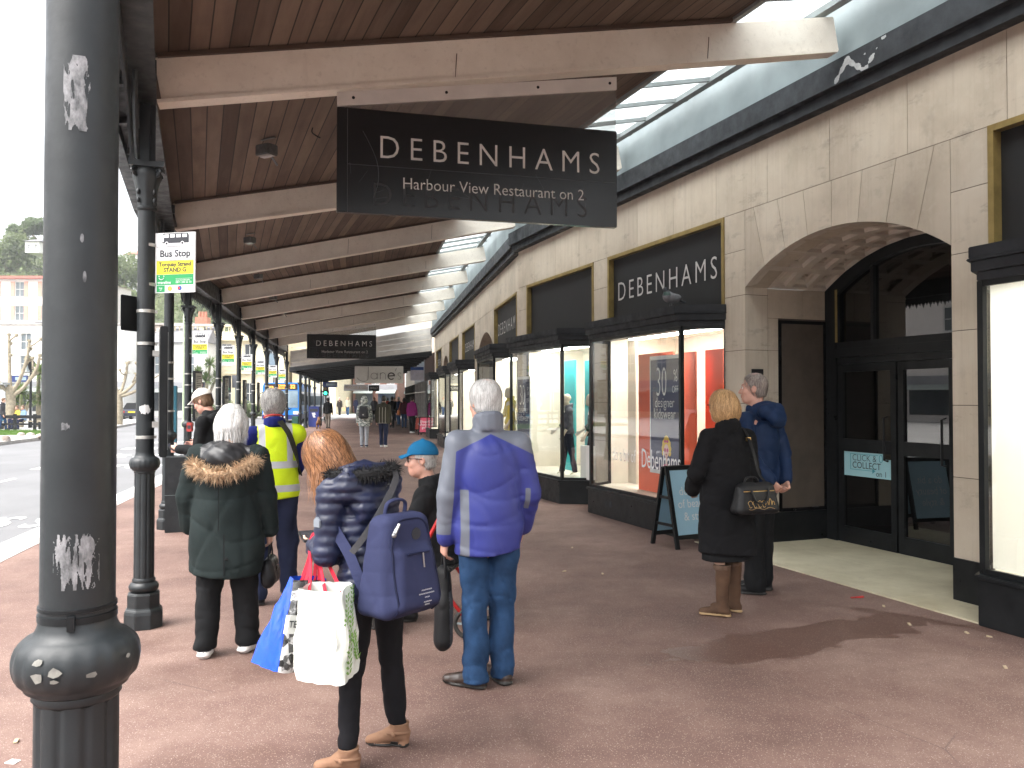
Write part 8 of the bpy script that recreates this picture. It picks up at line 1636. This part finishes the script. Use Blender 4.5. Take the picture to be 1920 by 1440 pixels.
prof = [(0, .35), (0, .72), (.08, .86), (.5, .92), (1.0, .95), (2.9, .95), (3.9, .78), (4.15, .6), (4.15, .35)]; m = MB(); m.prism(prof, lambda y, z: (-.86, y, z), lambda y, z: (.86, y, z)); m.build('body', CB_, car, bevel=.07); m = MB(); m.add([(-.78, .55, .93), (.78, .55, .93), (.62, 1.05, 1.40), (-.62, 1.05, 1.40), (-.62, 2.1, 1.40), (.62, 2.1, 1.40), (.76, 2.9, .95), (-.76, 2.9, .95)], [(0, 1, 2, 3), (3, 2, 5, 4), (4, 5, 6, 7), (0, 3, 4, 7), (1, 6, 5, 2)]); hd_ = m.build('soft_top', BLK, car, bevel=.03); m = MB(); m.add([(-.48, .66, 1.02), (.48, .66, 1.02), (.42, .965, 1.31), (-.42, .965, 1.31)], [(0, 1, 2, 3)]); m.build('rear_window', P_MID, hd_); m = MB(); m.box((-.26, -.025, .62), (.26, -.005, .74)); m.build('number_plate', sm('yellow plate', (.70, .52, .03), .4), car)
for q in (-1, 1): m = MB(); m.box((q * .66 - .14, -.03, .62), (q * .66 + .14, 0, .78)); m.build('tail_light', sm('red lamp', (.40, .02, .02), .2), car); m = MB(); m.box((q * .93 - .08, 2.3, .92), (q * .93 + .08, 2.42, 1.06)); m.build('mirror', CB_, car)
m = MB(); m.box((-.87, -.06, .36), (.87, .05, .52)); m.build('bumper', CB_, car, bevel=.03); vehicle_wheels(car, (-.76, .76), (.75, 3.3), .31)

# ------------------------------------------------------------------ people farther along
def walker(label, px, yf, yaw, H, topc, legc, hairc, hem=.82, stride=.12, hairk='short', shoec=LEA, arms=0, extra=None, coatr=(.16, .165, .17, .18), skinm=SK, d=None):
    d = d or CAM_H * FPX / (yf - 748); fine = d < 30
    p = Fig(label, (fx(px, d), d, 0), yaw, H, ((-.08, stride), (.08, -stride)), (4, -4), .03, (0, .03), ((-.18, -.15, -1), (-.02, .15, -1)), ((.18, .12, -1), (.0, .35 + arms, -1)), (0, 0, 0), .01, res=.012 if fine else .020, skinm=skinm)
    p.body(face=False); p.top('jacket', topc, hem, coatr, .72, fold=(.007, 18), seed=int(px)); p.trousers('trousers', legc, (.092, .074, .066, .060), .06, (.005, 22), int(px) + 1, seat=.13)
    for i in (0, 1): p.shoe(i, [shoec, SOLED] if shoec is LEA else [shoec, SOLE], .27)
    p.hair(hairk, hairc, .010, 0)
    if extra: extra(p)
    return p
def camo():
    t = NT('white and grey camouflage'); c = t.co(); t.set(Base_Color=t.ramp(t.noise(t.map(c, scale=(1, 1, 2)), 14, 3, .6), [(.48, (.60, .62, .58)), (.52, (.15, .18, .17))]), Roughness=.8); return t.m
CAMO = camo(); GRYL = cloth('light grey leggings', (.34, .36, .40), .85); OLIVE = cloth('olive jacket', (.045, .042, .030), .8)
def smallpack(p):
    b = hold('backpack', 'grey backpack on the walker in the white camouflage jacket', 'backpack', p); f = SDF((-.2, -.4, .8), (.2, 0, 1.5), .012); f.rbox((0, -.21, 1.16), (.145, .085, .21), .05, .1, .1); f.rbox((0, -.28, 1.07), (.115, .05, .10), .03); sdf_obj('pack_body', f, cloth('charcoal canvas', (.045, .045, .05), .8), b); m = MB(); m.box((-.025, -.335, 1.06), (.025, -.328, 1.10)); m.build('patch', STEEL, b)
def hoodup(p):
    f = p.hairfield('bob', .022); f.ell(p.H(0, -.02, -.02), (.115, .115, .14), p.hn, .02); sdf_obj('hood', f, CAMO, p.root)
walker('walker in a white camouflage hooded jacket and pale grey leggings', 683, 838, 4, 1.68, CAMO, GRYL, HDK, .70, .05, 'bob', NAVYT, coatr=(.17, .18, .185, .20), extra=lambda p: (hoodup(p), smallpack(p)))
def stripes(p):
    m = MB(); [m.tube([(x, -.135 - .03 * (z < 1.2), z) for z in np.linspace(.8, 1.32, 8)], .007, 4) for x in (-.10, .0, .10)]; m.tube([(x, -.16, .80) for x in np.linspace(-.14, .14, 6)], .006, 4); m.build('piping', sm('pale piping', (.42, .40, .35), .7), p.root)
walker('walker in an olive jacket with pale piping and dark jeans', 719, 838, -4, 1.70, OLIVE, NAVYT, HDK, .78, .06, 'short', sm('white trainers', (.65, .65, .63), .6), extra=stripes, coatr=(.18, .185, .19, .20))
MAG = cloth('magenta coat', (.22, .012, .13), .7); MAR = cloth('maroon coat', (.075, .012, .022), .8)
walker('person in a magenta coat and black trousers looking into the shop', 772, 812, -25, 1.70, MAG, BLK, HDK, .80, .05, 'short', sm('white trainers', (0, 0, 0)), coatr=(.18, .19, .2, .21)); pm_ = walker('person in a maroon coat with an orange shoulder bag', 758, 803, 5, 1.65, MAR, DENIM, HDK, .78, .07, 'bob')
b = hold('shoulder_bag', 'orange bag on the shoulder of the person in the maroon coat', 'bag', pm_); f = SDF((-.5, -.3, .6), (-.1, .3, 1.1), .014); f.rbox((-.30, -.05, .86), (.08, .19, .14), .05, .1, .2); sdf_obj('bag_body', f, sm('orange leather', (.55, .17, .04), .5), b); m = MB(); m.tube(catmull([(-.30, .10, .95), (-.25, .05, 1.2), (-.20, .0, 1.40), (-.25, -.1, 1.2), (-.30, -.2, .95)]), .012, 5); m.build('bag_strap', sm('orange leather', (0, 0, 0)), b)
walker('walker all in black just right of the olive jacket', 735, 802, 0, 1.72, BLK, BLK, HDK, .80, .1); walker('white haired person in a navy jacket beside the maroon coat', 748, 798, 150, 1.70, NAVY, DENIM, HWHITE, .80, .05); walker('far walker with grey hair in a brown coat, behind the black clothed one', 740, 790, 180, 1.70, cloth('brown coat', (.07, .045, .035), .8), NAVYT, HGREY, .7); walker('far walker in red beyond the olive jacket', 727, 786, 0, 1.68, cloth('red coat', (.42, .06, .03), .8), BLK, HDK, .8); walker('far walker in grey left of the olive jacket', 702, 788, 180, 1.70, cloth('mid grey coat', (.12, .12, .13), .8), BLKD, HBRN, .75)
walker('far walker in dark blue behind the camouflage jacket', 667, 776, 0, 1.72, cloth('dark blue coat', (.015, .02, .05), .8), NAVYT, HDK, .8); walker('far person in a dark coat standing left of the white sign board', 637, 779, 175, 1.72, cloth('dark brown coat', (.03, .024, .02), .8), BLK, HGREY, .75)
pb = walker('far person in a pale jacket and jeans carrying a paper bag', 652, 779, 180, 1.74, cloth('pale yellow jacket', (.36, .34, .25), .8), DENIM, HGING, .8); b = hold('paper_bag', 'brown paper bag carried by the far person in the pale jacket', 'bag', pb); m = MB(); m.prism([(-.15, .42), (.15, .42), (.16, .80), (-.16, .80)], lambda x, z: (x + .32, -.08, z), lambda x, z: (x + .32, .08, z)); m.build('bag_body', sm('brown paper', (.50, .34, .17), .8), b); m = MB(); m.tube([(.24, 0, .80), (.26, 0, .90), (.38, 0, .90), (.40, 0, .80)], .008, 5); m.build('bag_handle', sm('brown paper', (0, 0, 0)), b)
pd_ = walker('man in a black jacket and beige trousers walking a brown dog', 615, 803, 0, 1.66, BLK, cloth('beige trousers', (.17, .145, .12), .85), HDK, .80, .08)
d_ = 2496 / (804.5 - 748); dog = root('dog', 'small brown dog seen from behind next to the blue litter bin', 'dog', (fx(597.5, d_), d_, 0), radians(10)); f = SDF((-.25, -.5, -.02), (.25, .6, .75), .012)
f.ell((0, .12, .36), (.125, .16, .135), k=.05); f.ell((0, -.10, .36), (.105, .17, .11), k=.06); f.ell((0, -.22, .36), (.105, .10, .11), k=.05); f.cap((0, .22, .42), (0, .32, .54), .08, .065, .04); f.ell((0, .36, .57), (.072, .085, .07), k=.03); f.cap((0, .42, .55), (0, .50, .53), .04, .03, .02)
for q in (-1, 1): f.cap((.07 * q, .17, .30), (.075 * q, .16, .16), .045, .028, .02); f.cap((.075 * q, .16, .16), (.075 * q, .17, .02), .025, .022, .01); f.cap((.075 * q, .17, .015), (.075 * q, .21, .012), .022, None, .01); f.cap((.07 * q, -.22, .32), (.08 * q, -.16, .19), .065, .038, .03); f.cap((.08 * q, -.16, .19), (.08 * q, -.27, .12), .034, .024, .015); f.cap((.08 * q, -.27, .12), (.08 * q, -.25, .02), .022, .02, .01); f.cap((.08 * q, -.25, .015), (.08 * q, -.20, .012), .022, None, .01); f.cap((.055 * q, .33, .63), (.085 * q, .34, .58), .022, .016, .01)
f.cap((0, -.30, .42), (0, -.38, .54), .026, .016, .02); f.off(waves(5, .006, 50)); sdf_obj('body', f, sm('brown dog fur', (.20, .10, .045), .9, .35, 8), dog)
m = MB(); a = dog.matrix_basis.inverted() @ (pd_.root.matrix_basis @ (pd_.wr[0] + pd_.fd[0] * .1)); m.tube([(0, .28, .56), tuple(Vector((0, .28, .56)).lerp(a, .5) + Vector((0, 0, -.06))), tuple(a)], .008, 5); m.build('lead', sm('red lead', (.4, .05, .03), .7), dog)
pl_ = walker('person in a dark coat walking past the shelter at the left edge', 5, 793, -80, 1.65, cloth('dark grey coat', (.035, .035, .04), .8), DENIM, HBRN, .70, .14, d=42)
for i, (px, c_) in enumerate(((33, (.55, .40, .08)), (44, (.20, .30, .42)))):
    q = Fig(['person in yellow seated behind the plaza railing', 'person in pale blue seated behind the plaza railing, on the right'][i], (fx(px, 44), 44, 0), 160, 1.68, ((-.1, .3), (.1, .3)), hips=(0, 0, .52), knees=((-.1, .40, .50), (.1, .40, .50)), ankles=((-.1, .38, .085), (.1, .38, .085)), armL=((-.2, .3, -1), (.2, 1, -.3)), armR=((.2, .3, -1), (-.2, 1, -.3)), res=.022); q.body(face=False); q.top('jacket', cloth('seat coat %d' % i, c_, .8), .45, (.17, .18, .19, .2), .75); q.trousers('trousers', NAVYT, hem=.06); q.hair('short', HBRN, .012, 0); [q.shoe(j, [LEA, SOLED]) for j in (0, 1)]
r = root('bench', 'long bench behind the plaza railing', 'bench', (fx(40, 44), 44.05, 0)); m = MB(); m.box((-1.2, -.25, .40), (1.2, .25, .45)); m.build('seat', BARK, r); m = MB(); [m.box((x, -.2, 0), (x + .08, .2, .40)) for x in (-1.1, 1.0)]; m.build('legs', M_BLK, r)

# ------------------------------------------------------------------ moist air
m = MB(); m.box((-330, -125, -2.5), (310, 430, 60)); hzm = bpy.data.materials.new('moist air'); hzm.use_nodes = True; nt_ = hzm.node_tree; nt_.nodes.remove(nt_.nodes['Principled BSDF']); pv = nt_.nodes.new('ShaderNodeVolumePrincipled'); pv.inputs['Color'].default_value = (.95, .97, 1, 1); pv.inputs['Density'].default_value = .0006; pv.inputs['Anisotropy'].default_value = .3; nt_.links.new(pv.outputs[0], nt_.nodes['Material Output'].inputs['Volume'])
m.build('haze', hzm, kind='stuff', label='thin pale sea air over the far hillside', cat='haze')
